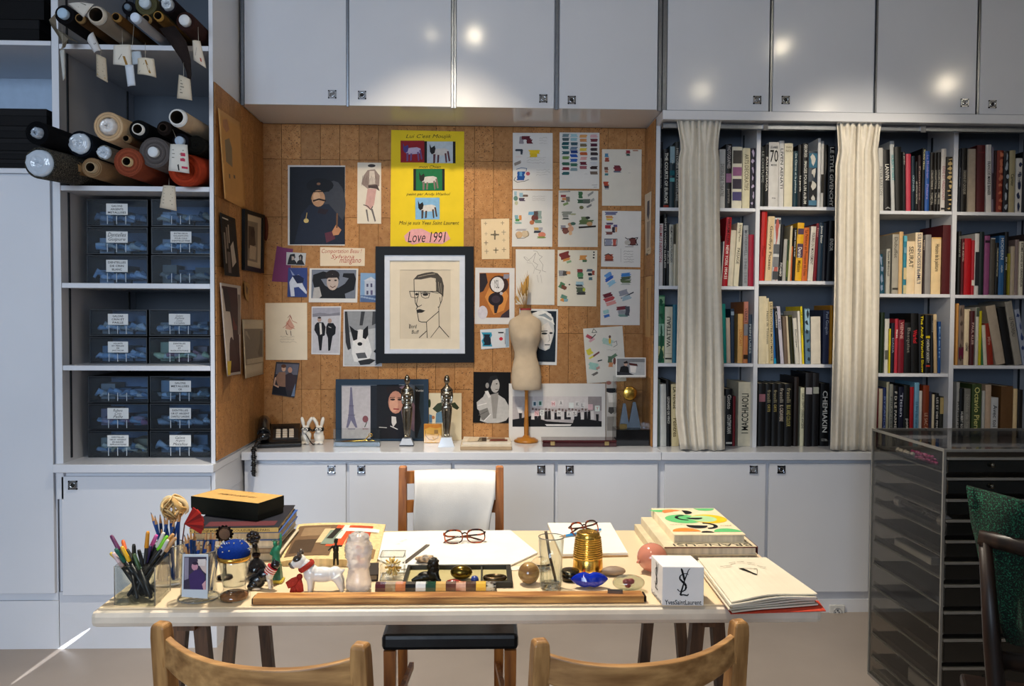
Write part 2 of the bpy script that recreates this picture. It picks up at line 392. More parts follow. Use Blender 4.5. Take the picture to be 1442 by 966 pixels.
for o, u, z, j in tiles(t2, 3, YK+.006, YB, lambda mb, a, b, c, d: mb.box((0, a, c), (.004, b, d), bev=.0007)):
    o.location = V((XR-.005-j, u, z-(.01 if z > 2 else 0))) - t2.location

# ================================================================== CUPBOARDS
def xat(px, Y, y=75): return PY(px, y, Y).x
def zat(py, Y, x=700): return PY(x, py, Y).z
def cup_handle(door, px, py, Y, open_=False):
    p = PY(px, py, Y); s = .018
    h = MB('#aaa')
    for a, b, c, d in ((-s, -s, s, -s*.7), (-s, s*.7, s, s), (-s, -s, -s*.7, s), (s*.7, -s, s, s)):
        h.box((p.x+a, Y-.006, p.z+b), (p.x+c, Y, p.z+d))
    h.box((p.x-s*.8, Y-.002, p.z-s*.8), (p.x+s*.8, Y, p.z+s*.8))
    h.lathe([(s*.62, 0), (s*.7, .004), (s*.55, .006), (s*.45, .002)], (p.x, Y-.002, p.z), 20, M=Matrix.Rotation(PI/2, 3, 'X'))
    hd = h.build('handle', chrome, door)
    k = MB('#15130f' if open_ else '#777'); k.lathe([(s*.46, 0), (s*.46, .0035), (.0001, .0035)], (p.x, Y-.001, p.z), 16, M=Matrix.Rotation(PI/2, 3, 'X'))
    k.build('finger_hole', satin, hd)
def cupboard(name, label, doors, Y, z0, z1, yback, handles, body_z, px_y, mull=(), group=None, ends=None):
    xs = [(xat(a, Y, px_y), xat(b, Y, px_y)) for a, b in doors]
    X0, X1 = max(XL+.001, xat(ends[0], Y, px_y)), xat(ends[1], Y, px_y)-.0003
    t = thing(name, label, 'cupboard', ((X0+X1)/2, Y+.02, min(z0, body_z[0])), group)
    MB().box((X0, Y+.019, body_z[0]), (X1, yback, body_z[1])).build('body', lam, t)
    for (a, b), hd in zip(xs, handles):
        d = MB().box((a, Y, z0), (b, Y+.019, z1), bev=.0012).build('door', lam, t)
        if hd: cup_handle(d, hd[0], hd[1], Y, hd[2])
    for a, b in mull:
        a, b = xat(a, Y, px_y), xat(b, Y, px_y)
        m_ = MB().box((a, Y-.003, z0-.006), (b, Y+.012, z1), bev=.001).build('mullion', steel, t)
    return t
UG, LG = None, None
cupboard('wall_cupboard', 'high lacquered cupboard above the cork niche beside the fabric shelves', [(344, 487.5), (491.5, 635)], YU, ZU, 3.0, YB-.002, [(468, 133, 0), (510, 134, 1)], (ZU+.001, 3.15), 75, [(339, 343.6), (488, 491), (635.6, 638.8)], None, (339, 639))
cupboard('wall_cupboard', 'high lacquered cupboard above the cork niche beside the bookcase', [(643, 780.5), (788, 926)], YU, ZU, 3.0, YB-.002, [(765, 139, 0), (805, 141, 1)], (ZU+.001, 3.15), 75, [(639.2, 642.6), (782, 786.5), (927, 932)], None, (639, 932.5))
cupboard('wall_cupboard', 'high lacquered cupboard above the first curtain', [(940, 1083.5), (1089, 1231)], YU, ZU, 3.0, YB-.002, [(1066, 141, 0), (1106, 141, 1)], (ZU+.001, 3.15), 75, [(933, 939), (1084.5, 1088)], None, (932.5, 1233))
cupboard('wall_cupboard', 'high lacquered cupboard at the far end above the bookcase', [(1236, 1375.5), (1381, 1520)], YU, ZU, 3.0, YB-.002, [(1358, 145, 0), (1397, 147, 1)], (ZU+.001, 3.15), 75, [(1233.2, 1235.6), (1376.5, 1380)], None, (1233, 1525))
cupboard('base_cupboard', 'low grey-white cupboard under the telephone', [(356, 487), (491.5, 635)], YU, .10, .700, YB-.002, [(467, 661, 0), (509, 661, 1)], (.06, .717), 700, (), None, (343, 637.5))
cupboard('base_cupboard', 'low grey-white cupboard under the mannequin', [(640, 780), (785.5, 926)], YU, .10, .700, YB-.002, [(762, 661, 0), (802, 661, 1)], (.06, .717), 700, (), None, (637.5, 931))
cupboard('base_cupboard', 'low grey-white cupboard under the curtained bookcase', [(936, 1078), (1083, 1225)], YU, .10, .700, YB-.002, [(1061, 661, 0), (1100, 661, 1)], (.06, .717), 700, (), None, (931, 1227.5))
cupboard('base_cupboard', 'low grey-white cupboard behind the acrylic drawer tower', [(1230, 1370), (1375, 1515)], YU, .10, .700, YB-.002, [None, None], (.06, .717), 700, (), None, (1227.5, 1520))
tag(MB().box((XL+.004, YU-.015, .718), (XR+.010, YB-.002, ZC), bev=.002).build('worktop', lam), 'glossy white worktop carrying telephone and statuettes', 'worktop')
tag(MB().box((XR+.012, YU-.015, .718), (2.9, YB-.002, ZC), bev=.002).build('worktop', lam), 'glossy white worktop under the bookcase books', 'worktop')
struct('baseboard_back', MB().box((XL, YU+.012, 0), (2.9, YB, .06)), lam2, 'white plinth under the low cupboards', 'plinth')
op = PY(1178, 861, YU+.010)
ot = thing('wall_socket', 'white square power socket on the plinth', 'socket', (op.x, YU+.012, op.z))
MB('#c9c8c4').box((op.x-.036, YU, op.z-.033), (op.x+.036, YU+.012, op.z+.033), bev=.003).build('plate', satin, ot)
MB('#b3b1ac').lathe([(.021, 0), (.022, .003), (.018, .003), (.017, -.004), (.0001, -.004)], (op.x, YU, op.z), 24, M=Matrix.Rotation(PI/2, 3, 'X')).build('socket_well', satin, ot)
pn = MB('#222')
for dx, dz in ((-.009, 0), (.009, 0)): pn.box((op.x+dx-.002, YU-.001, op.z+dz-.002), (op.x+dx+.002, YU+.004, op.z+dz+.002))
pn.box((op.x-.002, YU-.008, op.z+.006), (op.x+.002, YU+.004, op.z+.011)); pn.build('pin', satin, ot)

# ---- tall shelving with fabric rolls and labelled drawers
zs = lambda y: PY(190, y, YL).z
SHZ = [zs(63), zs(262), zs(399), zs(515)]
st = thing('shelf_unit', 'tall white shelving holding fabric rolls and clear labelled drawers', 'shelves', (-1.41, 3.9, 0))
MB().box((-1.728, YL, .62), (-1.700, YB-.01, ZCEIL-.01), bev=.001).build('side_panel', lam2, st)
MB().box((-1.107, YL, .62), (XL-.0002, YB-.01, ZCEIL-.01), bev=.001).build('side_panel', lam2, st)
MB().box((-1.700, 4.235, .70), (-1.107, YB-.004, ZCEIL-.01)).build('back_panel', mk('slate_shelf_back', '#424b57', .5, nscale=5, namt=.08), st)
for z in SHZ: MB().box((-1.699, YL+.002, z-.02), (-1.108, 4.234, z), bev=.001).build('shelf', lam2, st)
for x in (-1.6995, -1.112):
    for y in (YL+.06, 4.15): MB('#16181b').box((x, y, .78), (x+.004, y+.012, 3.0)).build('shelf_track', satin, st)
zb0, zb1 = zs(664), zs(652.5)
MB().box((-1.728, YL-.03, zb0), (XL+.001, YB-.01, zb1), bev=.002).build('base_slab', lam2, st)
MB().box((-1.7275, YL+.02, .236), (XL-.002, YB-.01, zb0-.002)).build('base_body', lam2, st)
dr = MB().box((xat(87, YL, 750), YL, zs(838)), (xat(297, YL, 750), YL+.019, zs(671)), bev=.0015).build('door', lam2, st)
cup_handle(dr, 103, 683, YL, 1)
MB().box((-1.728, YL+.012, 0), (XL-.002, YB-.01, .235)).build('plinth', lam2, st)

# ---- neighbouring tall unit with a plain door and open shelves of black boxes
ft = thing('tall_cabinet', 'tall white cabinet with a plain full-height door and box shelves above', 'cabinet', (-2.2, 3.9, 0))
z_ = lambda y: PY(35, y, YL).z
MB().box((-2.35, YL, z_(836)), (xat(73, YL, 500), YL+.019, z_(247)), bev=.0015).build('door', lam2, ft)
MB().box((-2.36, YL+.02, .2), (-1.735, YB-.01, z_(244))).build('body', lam2, ft)
MB().box((-2.36, YL, z_(244)), (-1.730, YB-.01, z_(237)), bev=.001).build('shelf', lam2, ft)
MB().box((-2.36, YL, z_(63.5)), (-1.730, YB-.01, z_(57)), bev=.001).build('shelf', lam2, ft)
MB().box((-2.36, 4.0, z_(237)), (-1.731, YB-.01, z_(63.5))).build('back_panel', mk('pale_blue_panel', '#a9bcd2', .4), ft)
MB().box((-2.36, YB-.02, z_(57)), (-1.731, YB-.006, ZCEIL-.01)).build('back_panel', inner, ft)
MB().box((-2.39, YL, .1), (-2.361, YB-.01, ZCEIL-.01)).build('side_panel', lam2, ft)
MB().box((-2.39, YL+.012, 0), (-1.731, YB-.01, .199)).build('plinth', lam2, ft)
zbx = z_(237)
hts = [.044, .034, .05, .05, .07]
lb = ['wide black box at the bottom of the box stack beside the fabric rolls', 'black box second from the bottom of the box stack beside the fabric rolls', 'thick black box in the middle of the box stack beside the fabric rolls', 'black box second from the top of the box stack beside the fabric rolls', 'black box on top of the box stack beside the fabric rolls']
for i, h in enumerate(hts):
    a = -2.3; b = xat(73-(10 if i == 4 else 1+i), YL, 190)-.012
    t = thing('storage_box', lb[i], 'box', ((a+b)/2, 3.7, zbx), 'black boxes beside the fabric rolls')
    MB('#131315').box((a, YL+.04, zbx), (b, 3.98, zbx+h*.55)).build('base', matte, t)
    MB('#19191b').box((a-.002, YL+.037, zbx+h*.55), (b+.002, 3.982, zbx+h-.002), bev=.002).build('lid', matte, t)
    zbx += h
zbx = z_(57)
for i, h in enumerate((.10, .12)):
    t = thing('storage_box', 'deep black box %s the upper shelf by the top rolls' % ('resting on', 'stacked above another on')[i], 'box', (-2.0, 3.7, zbx))
    MB('#0e0e10').box((-2.3, YL+.05, zbx), (-1.80+.02*i, 4.1, zbx+h*.6)).build('base', matte, t)
    MB('#151517').box((-2.302, YL+.047, zbx+h*.6), (-1.798+.02*i, 4.102, zbx+h-.002), bev=.002).build('lid', matte, t)
    zbx += h

# ---- bookcase
DIV = [(XR, .828), (1.284, 1.304), (1.757, 1.777), (2.230, 2.252), (2.700, 2.722)]
SHY = [(292.5, 402.7, 511.7), (291, 395.7, 513), (297, 414, 526), (298.6, 415.4, 514.7)]
BMX = [990, 1120, 1290, 1395]
bk = thing('bookcase', 'white built-in bookcase with four bays of art books', 'bookcase', (1.75, 4.1, ZC))
for a, b in DIV: MB().box((a, YK, ZC), (b, 4.245, ZU-.002), bev=.001).build('upright', lam2, bk)
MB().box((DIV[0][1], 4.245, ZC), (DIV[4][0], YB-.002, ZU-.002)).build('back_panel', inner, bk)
BSH = []
for i in range(4):
    zz = []
    for y in SHY[i]:
        z = PY(BMX[i], y, YK).z; zz.append(z)
        MB().box((DIV[i][1]+.0005, YK+.003, z-.016), (DIV[i+1][0]-.0005, 4.2445, z), bev=.001).build('shelf', lam2, bk)
    BSH.append(zz+[ZC])
    MB('#22262c').box((DIV[i+1][0]-.004, 4.19, ZC), (DIV[i+1][0], 4.202, 2.27)).build('shelf_track', satin, bk)
MB().box((XR, YU-.01, 2.268), (2.9, YK+.02, ZU-.003), bev=.002).build('valance', lam2, bk)
crl = thing('curtain_rail', 'slim aluminium curtain rail along the bookcase top', 'curtain rail', (1.8, 3.92, 2.24))
MB().box((XR+.01, 3.905, 2.238), (2.9, 3.93, 2.262), bev=.002).build('rail', steel, crl)
for px in (1078, 1300): x = xat(px, 3.9, 178); MB().box((x-.012, 3.898, 2.232), (x+.012, 3.904, 2.268)).build('bracket', chrome, crl)

# ---- curtains
def curtain(label, rows, hem, Y=3.895):
    """rows: (pixel y, left x, right x); pinch-pleated heading over loose folds"""
    t = None; n = 110; mb = MB('#ddd6c8'); vs = []
    m = 46; ys = [rows[0][0]+(rows[-1][0]-rows[0][0])*i/m for i in range(m+1)]
    rnd = random.Random(len(label))
    for i, y in enumerate(ys):
        for (ya, la, ra), (yb, lb_, rb) in zip(rows, rows[1:]):
            if ya <= y <= yb: k = (y-ya)/(yb-ya); xl, xr = la+(lb_-la)*k, ra+(rb-ra)*k; break
        f = (y-ys[0])/(ys[-1]-ys[0])
        for j in range(n+1):
            u = j/n
            pleat = math.sin(u*2*PI*7.5)*.013*max(0, 1-f/.09)+(.012*math.sin(u*2*PI*5+.6)+.008*math.sin(u*2*PI*3+f*2.2))*min(1, f/.07)*(.8+.5*f)
            pleat += .004*math.sin(u*23+f*9)*(f > .05)
            x = xl+(xr-xl)*(u+.010*math.sin(u*2*PI*5+f*4))
            p = PY(x, y, Y+pleat*1.0)
            p = V((p.x, Y+pleat-.004*f, p.z))
            if i == m: p.z = max(ZC+.003, p.z+hem*math.sin(u*2*PI*2.2))
            p.z = max(p.z, ZC+.003)
            vs.append(p)
    mb.add(vs, [(i*(n+1)+j, i*(n+1)+j+1, (i+1)*(n+1)+j+1, (i+1)*(n+1)+j) for i in range(m) for j in range(n)], None, True)
    x0 = sum(v.x for v in vs)/len(vs)
    t = thing('curtain', label, 'curtain', (x0, Y, ZC+.003), 'cream curtains on the bookcase rail')
    o = mb.build('drape', curtm, t); sd = o.modifiers.new('thick', 'SOLIDIFY'); sd.thickness = .003
    for j in range(6):
        k = j/5; x = rows[0][1]+(rows[0][2]-rows[0][1])*(.08+.84*k); p = PY(x, rows[0][0]+3, Y)
        MB('#c9c2b4').tube([(p.x, Y+.004, p.z-.02), (p.x, Y+.007, p.z+.006), (p.x, Y+.009, p.z+.004)], .002, 6).build('hook', satin, t)
curtain('cream cotton curtain next to the cork niche', [(170, 953, 1016), (207, 959, 1010), (225, 955, 1012), (300, 955, 1012), (400, 954, 1014), (520, 952, 1018), (580, 951, 1019), (633.5, 958, 1020)], .004)
curtain('cream cotton curtain hanging beside the acrylic drawer tower', [(172, 1178, 1242), (212, 1180, 1235), (232, 1176, 1237), (300, 1175, 1237), (400, 1174, 1237), (540, 1171, 1235), (634, 1169, 1232)], .003)

# ================================================================== BOOKS
# x0, x1 (pixels at the foot of the spine), top (pixel y), lean (pixels the top is shifted), colour, then spine print:
# ('t', colour, text, from, to [, 'u' reads upward, or size]) along the spine, ('b', colour, from, to) a band, ('d', colour, n) blotches
K, W_ = '#111113', '#dcd9d2'
BOOKS = {
 (0, 0): [(928,932.5,200,0,'#15151a',('t','#9a9890','etudes sur la mode',.25,.7)), (933.5,941.6,210.5,0,'#121214',('t','#d8d4c8','THE COURTS OF EUROPE',.06,.93),('b','#8a2a18',.96,1)), (942,949.6,205,0,'#2b3a40',('b','#8aa2ab',.02,.28),('b','#1d5a62',.4,.48),('b','#5f9ea0',.52,.58),('t','#c9c9c0','IT',.24,.3)), (950,955.5,200,0,'#3a3a38',('t','#b0ada4','HISTOIRE DU COSTUME',.1,.9)),
          (1012,1020.5,210.5,0,'#bdbcba',('t','#6a6864','DESSINS DE THEATRE',.25,.8)), (1021,1029.6,203,0,'#141317',('t','#b9b2b0','PHOTOGRAPHIES',.03,.38),('b','#8a6080',.46,.6),('t','#8b8480','portraits',.7,.92)), (1030,1044.2,207,0,'#d6d0bd',('b','#4a4642',.06,.27),('b','#8d5a80',.33,.47),('b','#3b3442',.52,.68),('b','#4a4470',.73,.87)), (1045,1055.3,208.8,0,'#cfc7a8',('t','#6b6450','ARTS DECORATIFS',.1,.7)), (1055.8,1062.8,208.8,0,'#221f2c',('d','#a79bb4',7))],
 (0, 1): [(1070,1076,207,0,'#171b1a',('t','#8b8d88','LE COSTUME',.08,.6)), (1076.3,1081.3,203.7,0,'#131315',('t','#d4d0c6','BALENCIAGA',.2,.75)), (1081.6,1095.6,200.5,0,'#c3c1be',('t','#141414','70',.12,.31,1),('t','#222','LES ANNEES',.06,.1,1),('t','#222','70',.86,.88,1),('t','#333','MODES',.34,.37,1)), (1096,1103,198.5,0,'#cbc9c6',('t','#2b2b2b','LIVEN AENATI',.12,.72)), (1103.6,1115.2,202,0,'#cdc6ae',('t','#6b6450','NOU',.1,.14,1),('t','#7b7360','PARIS',.05,.08,1)), (1116,1122.4,213,0,'#12303b',('t','#b8c4c4','De Chirico et la peinture',.05,.75)), (1122.6,1128.8,204,0,K,('t','#d4d0c6','La parole',.5,.75)), (1129.2,1136.6,202,0,'#101114',('t','#c9c7c0','GEORGES',.02,.22),('t','#c9c7c0','IMAGES POUR UN ALBUM',.28,.95)), (1137.2,1150,213,0,'#2a3440',('b','#2e5f78',.04,.3),('b','#1a1b20',.55,.95),('d','#b9b6ae',4),('b','#47708a',.88,.97)), (1150.4,1154.4,195,0,'#cfcfd0'), (1154.8,1158.8,199,0,'#b9b7b4',('b','#26231f',.5,.78)), (1159.1,1164.8,204,0,'#17130f'), (1165,1174.6,206,0,'#121113',('t','#d6d2c8','LE STYLE GIVENCHY',.02,.98))],
 (0, 2): [(1237.5,1244,208.5,-2.5,'#c4c2bd',('t','#77756f','PETER BARTON',.3,.75)), (1245,1254.6,211,-3.3,'#131316',('t','#d8d5cd','LANVIN',.24,.5),('t','#aaa','A',.94,.97,1)), (1255,1261,199,-4,'#b9bcbb',('t','#2f8f95','HUBERT ROBERT',.2,.56)), (1261.3,1270.6,207,-3.5,'#111312'), (1270.9,1275,214,-2,'#15181a',('t','#b4b2ac','o jardin',.02,.22)), (1276,1283,217,-2,'#b23a4c'), (1283.3,1288,220,-1.5,'#0f2230',('t','#8fa3ad','OZNER',.35,.65)), (1288.3,1292,228,-1,'#0e0f11',('t','#bdb9ae','LES ARTS DU SPECTACLE',.4,.85)), (1292.2,1296.4,219,-1,'#2a1a1c',('t','#8d7a74','Peintures',.2,.8)), (1297,1301.4,209,0,'#131312',('t','#d3ce9e','TOMAS VINOS',.02,.34)), (1302,1308,213,-.5,'#214b8e',('t','#8d86c8','Le Mondrian',.07,.45),('t','#8d86c8','Picture',.55,.8)), (1308.4,1313.8,215,0,'#15110f',('t','#a8a49a','COLLECTIONS II',.3,.62),('t','#a8a49a','TOME UN',.68,.88)), (1314,1318.4,215.2,0,'#14110f',('t','#a8a49a','COLLECTIONS',.3,.62),('t','#a8a49a','TOME DEUX',.68,.88)), (1318.6,1323.5,214.6,0,'#14100f',('t','#a8a49a','COLLECTIONS',.3,.62),('t','#a8a49a','TOME TROIS',.68,.88)), (1323.9,1330.8,209.6,0,'#c3beb9',('t','#a06a72','DIVE ET VREDONAT',.28,.82),('b','#333',.94,.97)), (1331.3,1342.4,221,0,'#15120e',('d','#b39b6b',12))],
 (0, 3): [(1349,1352.3,210,0,'#171b24',('t','#7d828c','Fashion Illustrator',.3,.6)), (1352.6,1360.5,208.7,0,'#131110',('t','#9b968a','DESSINS ET CROQUIS',.35,.72)), (1362,1374.5,210,-1.5,'#a89b8a',('b','#a39584',0,1)), (1375,1386.4,204.7,-1,'#4c171b',('b','#60262a',.1,.12)), (1388,1395.8,204,-2,'#cfcbc6',('t','#1b1b1b','FRANCOIS MARIE BANIER',.25,.75)), (1396.2,1398.8,207,-1.5,'#6f6877',('b','#3b3038',.4,.8)), (1399,1402,212,0,'#30151a'), (1402.3,1411.5,212,0,'#7c2f22',('d','#b06a50',8)), (1411.9,1419.5,213,0,'#1a1b20',('d','#9aa3ad',6)), (1419.9,1428,212,0,'#9a9070',('t','#3b3626','Cartier',.38,.58)), (1429,1438,223,0,'#c5c2bd',('d','#27304a',5),('t','#8b8a88','FLORA',.25,.45)), (1438.4,1446,214,0,'#14161b')],
 (1, 0): [(926,933,315,0,'#d0c9c6',('t','#a83a44','HELMUT NEWTON',.03,.62)), (933.4,938.4,302,0,'#101113',('t','#bdbab2','WHITE WOMEN SLEEPLESS',.05,.75)), (938.7,941.7,314,0,'#121315',('t','#c9c6bd','NUS',.45,.65)), (942,947.8,316.4,-.5,'#bcb9ac',('t','#26241f','HELMUT NEWTON POLAROIDS',.03,.62)), (948.2,951.3,344,0,'#c6bea8'), (951.6,956,315,0,'#a59c86'),
          (1012.2,1014.6,332,0,'#15161a'), (1014.8,1016.4,340,3,'#cfcbc6'), (1016.8,1024.2,306,5,'#a3151f',('t','#2b0a0d','WILLIAM KLEIN',.02,.38),('t','#e8e2d8','NEW YORK 1954.55',.41,.9)), (1024.6,1032,324.5,4,'#cfc5ae'), (1032.4,1039.6,314,5,'#d3cbb2',('t','#57503f','Irving Penn',.04,.3),('t','#3b3629','PASSAGE',.4,.65)), (1045.6,1052.7,317.6,0,'#8f9398',('t','#5b5f66','MOTHERWELL',.08,.5),('t','#6d7178','1948-1968',.55,.95)), (1053.2,1060.8,330.5,0,'#8c1730')],
 (1, 1): [(1069,1076.5,298,2.5,'#b3211c',('t','#8e1512','Picasso',.5,.65)), (1076.9,1086,305,3.5,'#d3bb93',('t','#2b2320','Goodbye Picasso',.15,.83)), (1086.3,1095.2,307,3,'#c9c9c6',('b','#44464a',.03,.1),('d','#b05a50',3),('b','#5d6064',.42,.57),('b','#77797c',.62,.78),('b','#45484c',.85,.98)), (1095.5,1100.8,316.4,3,'#131314',('t','#e4e0d8','PICASSO',.68,.92)), (1101,1105.8,337,2,'#a9a7a0'), (1106,1108.8,338,2,'#263a20',('b','#5a6a2c',.5,.9)), (1109,1112.2,318,3,'#cdbd98'), (1112.4,1114.9,347,1,'#c0602c'), (1115.1,1118.8,321,2,'#18171a',('t','#d8d4ca','Lettres sous la mer',.05,.55)), (1119,1128.2,314,3,'#d9a41f',('b','#4e3c50',.1,.2),('b','#4e3c50',.36,.6),('t','#e8e4d8','Derain',.42,.6),('t','#5a4310','Matisse',.65,.85)), (1128.5,1136,320.7,2.5,'#c4652e',('t','#63290f','La Peinture en Provence de Dieu',.05,.9)), (1137,1144,319,4,'#cdc6bb',('t','#3b3835','FIGURES DU MOUVEMENT',.12,.7)), (1144.3,1149,315,4,'#6a1420',('t','#b98a86','Ensor',.08,.24)), (1150,1156.8,314,2,'#14283a',('t','#d0d2d0','James Ensor',.05,.35)), (1157,1162.6,314.5,2,'#191a24'), (1163,1172,311,3,'#0f0f12',('t','#d6d3ca','ENSOR',.3,.5))],
 (1, 2): [(1239,1246,358,-4,'#1f4a5c',('d','#7f8fa8',4)), (1247.4,1252.8,350.8,0,'#b3b0a4',('t','#33312d','Robert Motherwell',.05,.6)), (1255.5,1264.6,330,0,'#a39d90',('t','#67625a','Dubuffet',.05,.4),('b','#443f38',.9,.93)), (1265,1270.8,326.5,0,'#d2ac78'), (1271,1275.8,332,0,'#2f7d92',('b','#5aa6b8',0,.1),('b','#6b97a8',.2,.3),('b','#cbbb8d',.55,.75),('b','#c3b98d',.85,1)), (1276,1287.5,340,0,'#e2cba6',('t','#4f483c','SEURAT',.1,.5)), (1287.8,1297.8,327.6,0,'#e3cfae',('t','#4a4e63',"L'IMPRESSIONNISTES",.02,.83,'u')), (1298,1301.8,337,0,'#2a1716',('t','#c9b9a8','Pissarro',.02,.2)), (1302,1310,330.7,0,'#8b8784'), (1310.6,1324.2,334.5,0,'#e0c495',('b','#d0a051',0,.02),('t','#4b4234','Histoire de la peinture',.12,.6)), (1326,1341.4,317,0,'#4a1418')],
 (1, 3): [(1347.7,1352.3,326,0,'#11120f',('t','#8b8a80','Bonnard',.08,.4)), (1352.6,1356.8,337,0,'#4c1518',('t','#b9a79c','THE KENG',.05,.4)), (1357,1366.8,336,0,'#a3121b'), (1367.1,1371.3,338.6,0,'#a5202a',('b','#d8d2c8',.73,.83)), (1371.6,1377.8,329,0,'#c3c2bf',('b','#20242a',.3,.85)), (1378.1,1384.4,326.7,0,'#14201f'), (1385,1392.4,332,0,'#83456f',('b','#2b1726',.08,.12)), (1393,1400,335,0,'#4b463f',('b','#d5d8dd',.01,.02)), (1400.6,1405.3,342,0,'#17150f',('t','#d2cbae','Hollywood and Horror',.1,.65)), (1405.6,1413,332,0,'#2a5a8a',('t','#c4cdd4','MODERN',.04,.4),('t','#c4cdd4','style',.5,.62)), (1413.3,1418.8,326.7,0,'#111214',('t','#c3bfb4','Bel Ami',.4,.6)), (1419.1,1421.8,357,0,'#8c8326'), (1422.1,1427.8,347,0,'#ab9d88'), (1428.1,1433.8,337.6,0,'#7a6a68'), (1434.2,1440,340,0,'#cfc9b6',('t','#2b2a26','ROME DANS SA GRANDEUR',.03,.85)), (1440.4,1447,330,0,'#332a2a')],
 (2, 0): [(925,935.2,416,0,'#2e6b4a',('b','#79a07a',.02,.12),('b','#8cb09a',.42,.6),('b','#b9bd8a',.75,.93),('d','#1d4a34',5)), (935.5,946.2,432,0,'#c9c4af',('t','#33322c','WATTEAU',.18,.72,'u'),('b','#77725f',.83,.835),('b','#2c2b27',.91,.935)), (946.6,952.5,429,0,'#2f6a80'),
          (1017,1023,428,-3,'#138078'), (1023.3,1028.8,447.6,-2,'#b9a795'), (1029.1,1034,435,-1.5,'#1f2f44',('b','#7d8ea0',.05,.12)), (1038.3,1045.8,442,0,'#c49a5c',('t','#b36a2a',"L'ENCART",.32,.66)), (1046,1052.6,425,0,'#a8683c',('b','#a36a5c',.0,.34),('b','#6d6f78',.36,.55),('t','#4a2f28','VERNET',.1,.36),('b','#2b1d12',.86,.93)), (1052.9,1058.2,443,0,'#2c3a4a',('t','#9aa3a8','PEINTURES',.2,.8))],
 (2, 1): [(1068,1078,417.4,-.5,'#d3c6a6'), (1078.3,1083.3,420,-2,'#d6c9a8',('t','#57503f','Henri de Toulouse',.2,.7)), (1083.6,1089.2,425,-2.5,'#cdbb90',('t','#3b3220','LE RENCONTRE MONTMARTRE',.03,.95)), (1089.5,1093.4,435.6,-4,'#1b5fa3',('b','#1e93b8',.9,1)), (1093.7,1098.8,434,-5,'#15161c',('t','#c9c7c2','Cocteau',.06,.35)), (1099.2,1104,431.6,-7,'#bdb9c6',('t','#4b4954','1900',.22,.4)), (1104.5,1109.8,446,-4,'#6b5a4c'), (1110,1113,445,-5,'#c2b59c'), (1113.4,1119,444,-5,'#23240f',('b','#55582a',.0,.03)), (1120,1125.5,448,-5,'#cbc7bc',('t','#2b2a28','Dunoyer',.25,.65)), (1126,1129.3,438,-4.5,'#d5d0c2'), (1129.6,1132.3,431.6,-4,'#d9c41c',('t','#3b3608','LE FAUVISME',.1,.5)), (1134,1141.4,434.5,-3,'#56758a',('b','#8fb2c6',.02,.4),('d','#22313c',6)), (1142,1155.5,446,-1.5,'#cbc4b6'), (1158,1167.6,436.8,0,'#2c3350',('t','#aab3c6','Paul Gauguin',.03,.45)), (1168,1172,430,0,'#b47d16')],
 (2, 2): [(1238,1243.5,440,1,'#1c2a16'), (1245,1251.2,449,0,'#c9c6bc',('b','#5a5a52',.58,.75)), (1251.4,1253.6,463,0,'#c9b61c'), (1253.9,1258.8,455,0,'#151824',('t','#7d8494','DADA',.3,.6)), (1259.1,1264,449,0,'#a92c3a',('t','#efe6dc','WAR HOL',.2,.36)), (1264.3,1272.3,450.6,0,'#6e1624',('t','#c99a94','VIENNE',.04,.36)), (1272.6,1282.8,454.5,0,'#121113',('t','#77736c','Basquiat',.1,.6)), (1283,1293.8,441.4,-2,'#0e0e0f',('t','#c0202c','Warhol',.28,.5)), (1294.2,1302.4,443,-2.5,'#0f0f10',('t','#ddc81c','The Andy Warhol Show',.02,.99)), (1302.8,1309.6,443.5,-1.5,'#101012',('b','#b9a01c',.36,.4),('t','#c6c3bd','PORTRAIT SOCIETY',.42,.82),('b','#a03020',.86,.89)), (1310,1315,444,-1,'#131416',('t','#8b8880','Factory',.1,.3)), (1315.4,1320,442.5,-3,'#b59a74',('b','#c9b48e',.0,.1)), (1320.4,1324.7,453,-1,'#143f77',('t','#7fa0c4','Klein',.1,.7))],
 (2, 3): [(1345,1348.3,427.5,0,'#c08a4a'), (1348.6,1356.2,430,0,'#77665a',('b','#5c1630',.7,.9),('d','#4b3f38',5)), (1356.6,1364.8,435.5,0,'#dfcba8',('t','#332d24','calder',.6,.76)), (1365.1,1371,438,0,'#4a1a1e',('t','#c9a9a0','PAUL KLEE',.22,.62)), (1372.5,1377.4,433,0,'#c9c4b8',('b','#4b5648',.0,.16)), (1377.7,1381,438,0,'#bdb01c'), (1381.8,1384.8,460,-3,'#2f6a45'), (1385.1,1390,458,-4,'#cfc9b6'), (1390.6,1399,455.4,-6,'#8e2c1c',('t','#d3a08c','Miro',.33,.52)), (1402.6,1416,430,-17,'#a89a88'), (1417,1427.7,432.6,-15,'#131314'), (1429,1439,424,-17,'#8f8a80',('t','#4b4842','LE NOUVEAU',.25,.55)), (1440,1447,435,-14,'#8c95a8',('d','#2b3a66',5))],
 (3, 0): [(924.5,928.6,534.5,0,'#6f786a'), (929.4,938.3,541,-1.3,'#b9bab6'), (938.6,944.8,535.7,-2,'#111214',('t','#c3c0b8','LEONARD DE VINCI',.25,.65)), (945.4,955.8,541,-1.5,'#c8b98f',('t','#3b2f18','LA VENISE',.05,.4),('t','#5b4a28','Peintres',.55,.85)),
          (1018.6,1020.8,557.7,0,'#8b8982'), (1021.1,1031,548,-.5,'#121214',('t','#c6c3bb','Giotto',.1,.35),('t','#d6d3ca','CONTEMPORAIN',.45,.78),('b','#d6d3ca',.93,.96)), (1031.4,1034.8,558,0,'#6a1018'), (1038.8,1057.4,538,0,'#cdc5ae',('t','#1b1a17','I MACCHIAIOLI',.18,.8,'u')), (1057.8,1060.6,545,0,'#111214')],
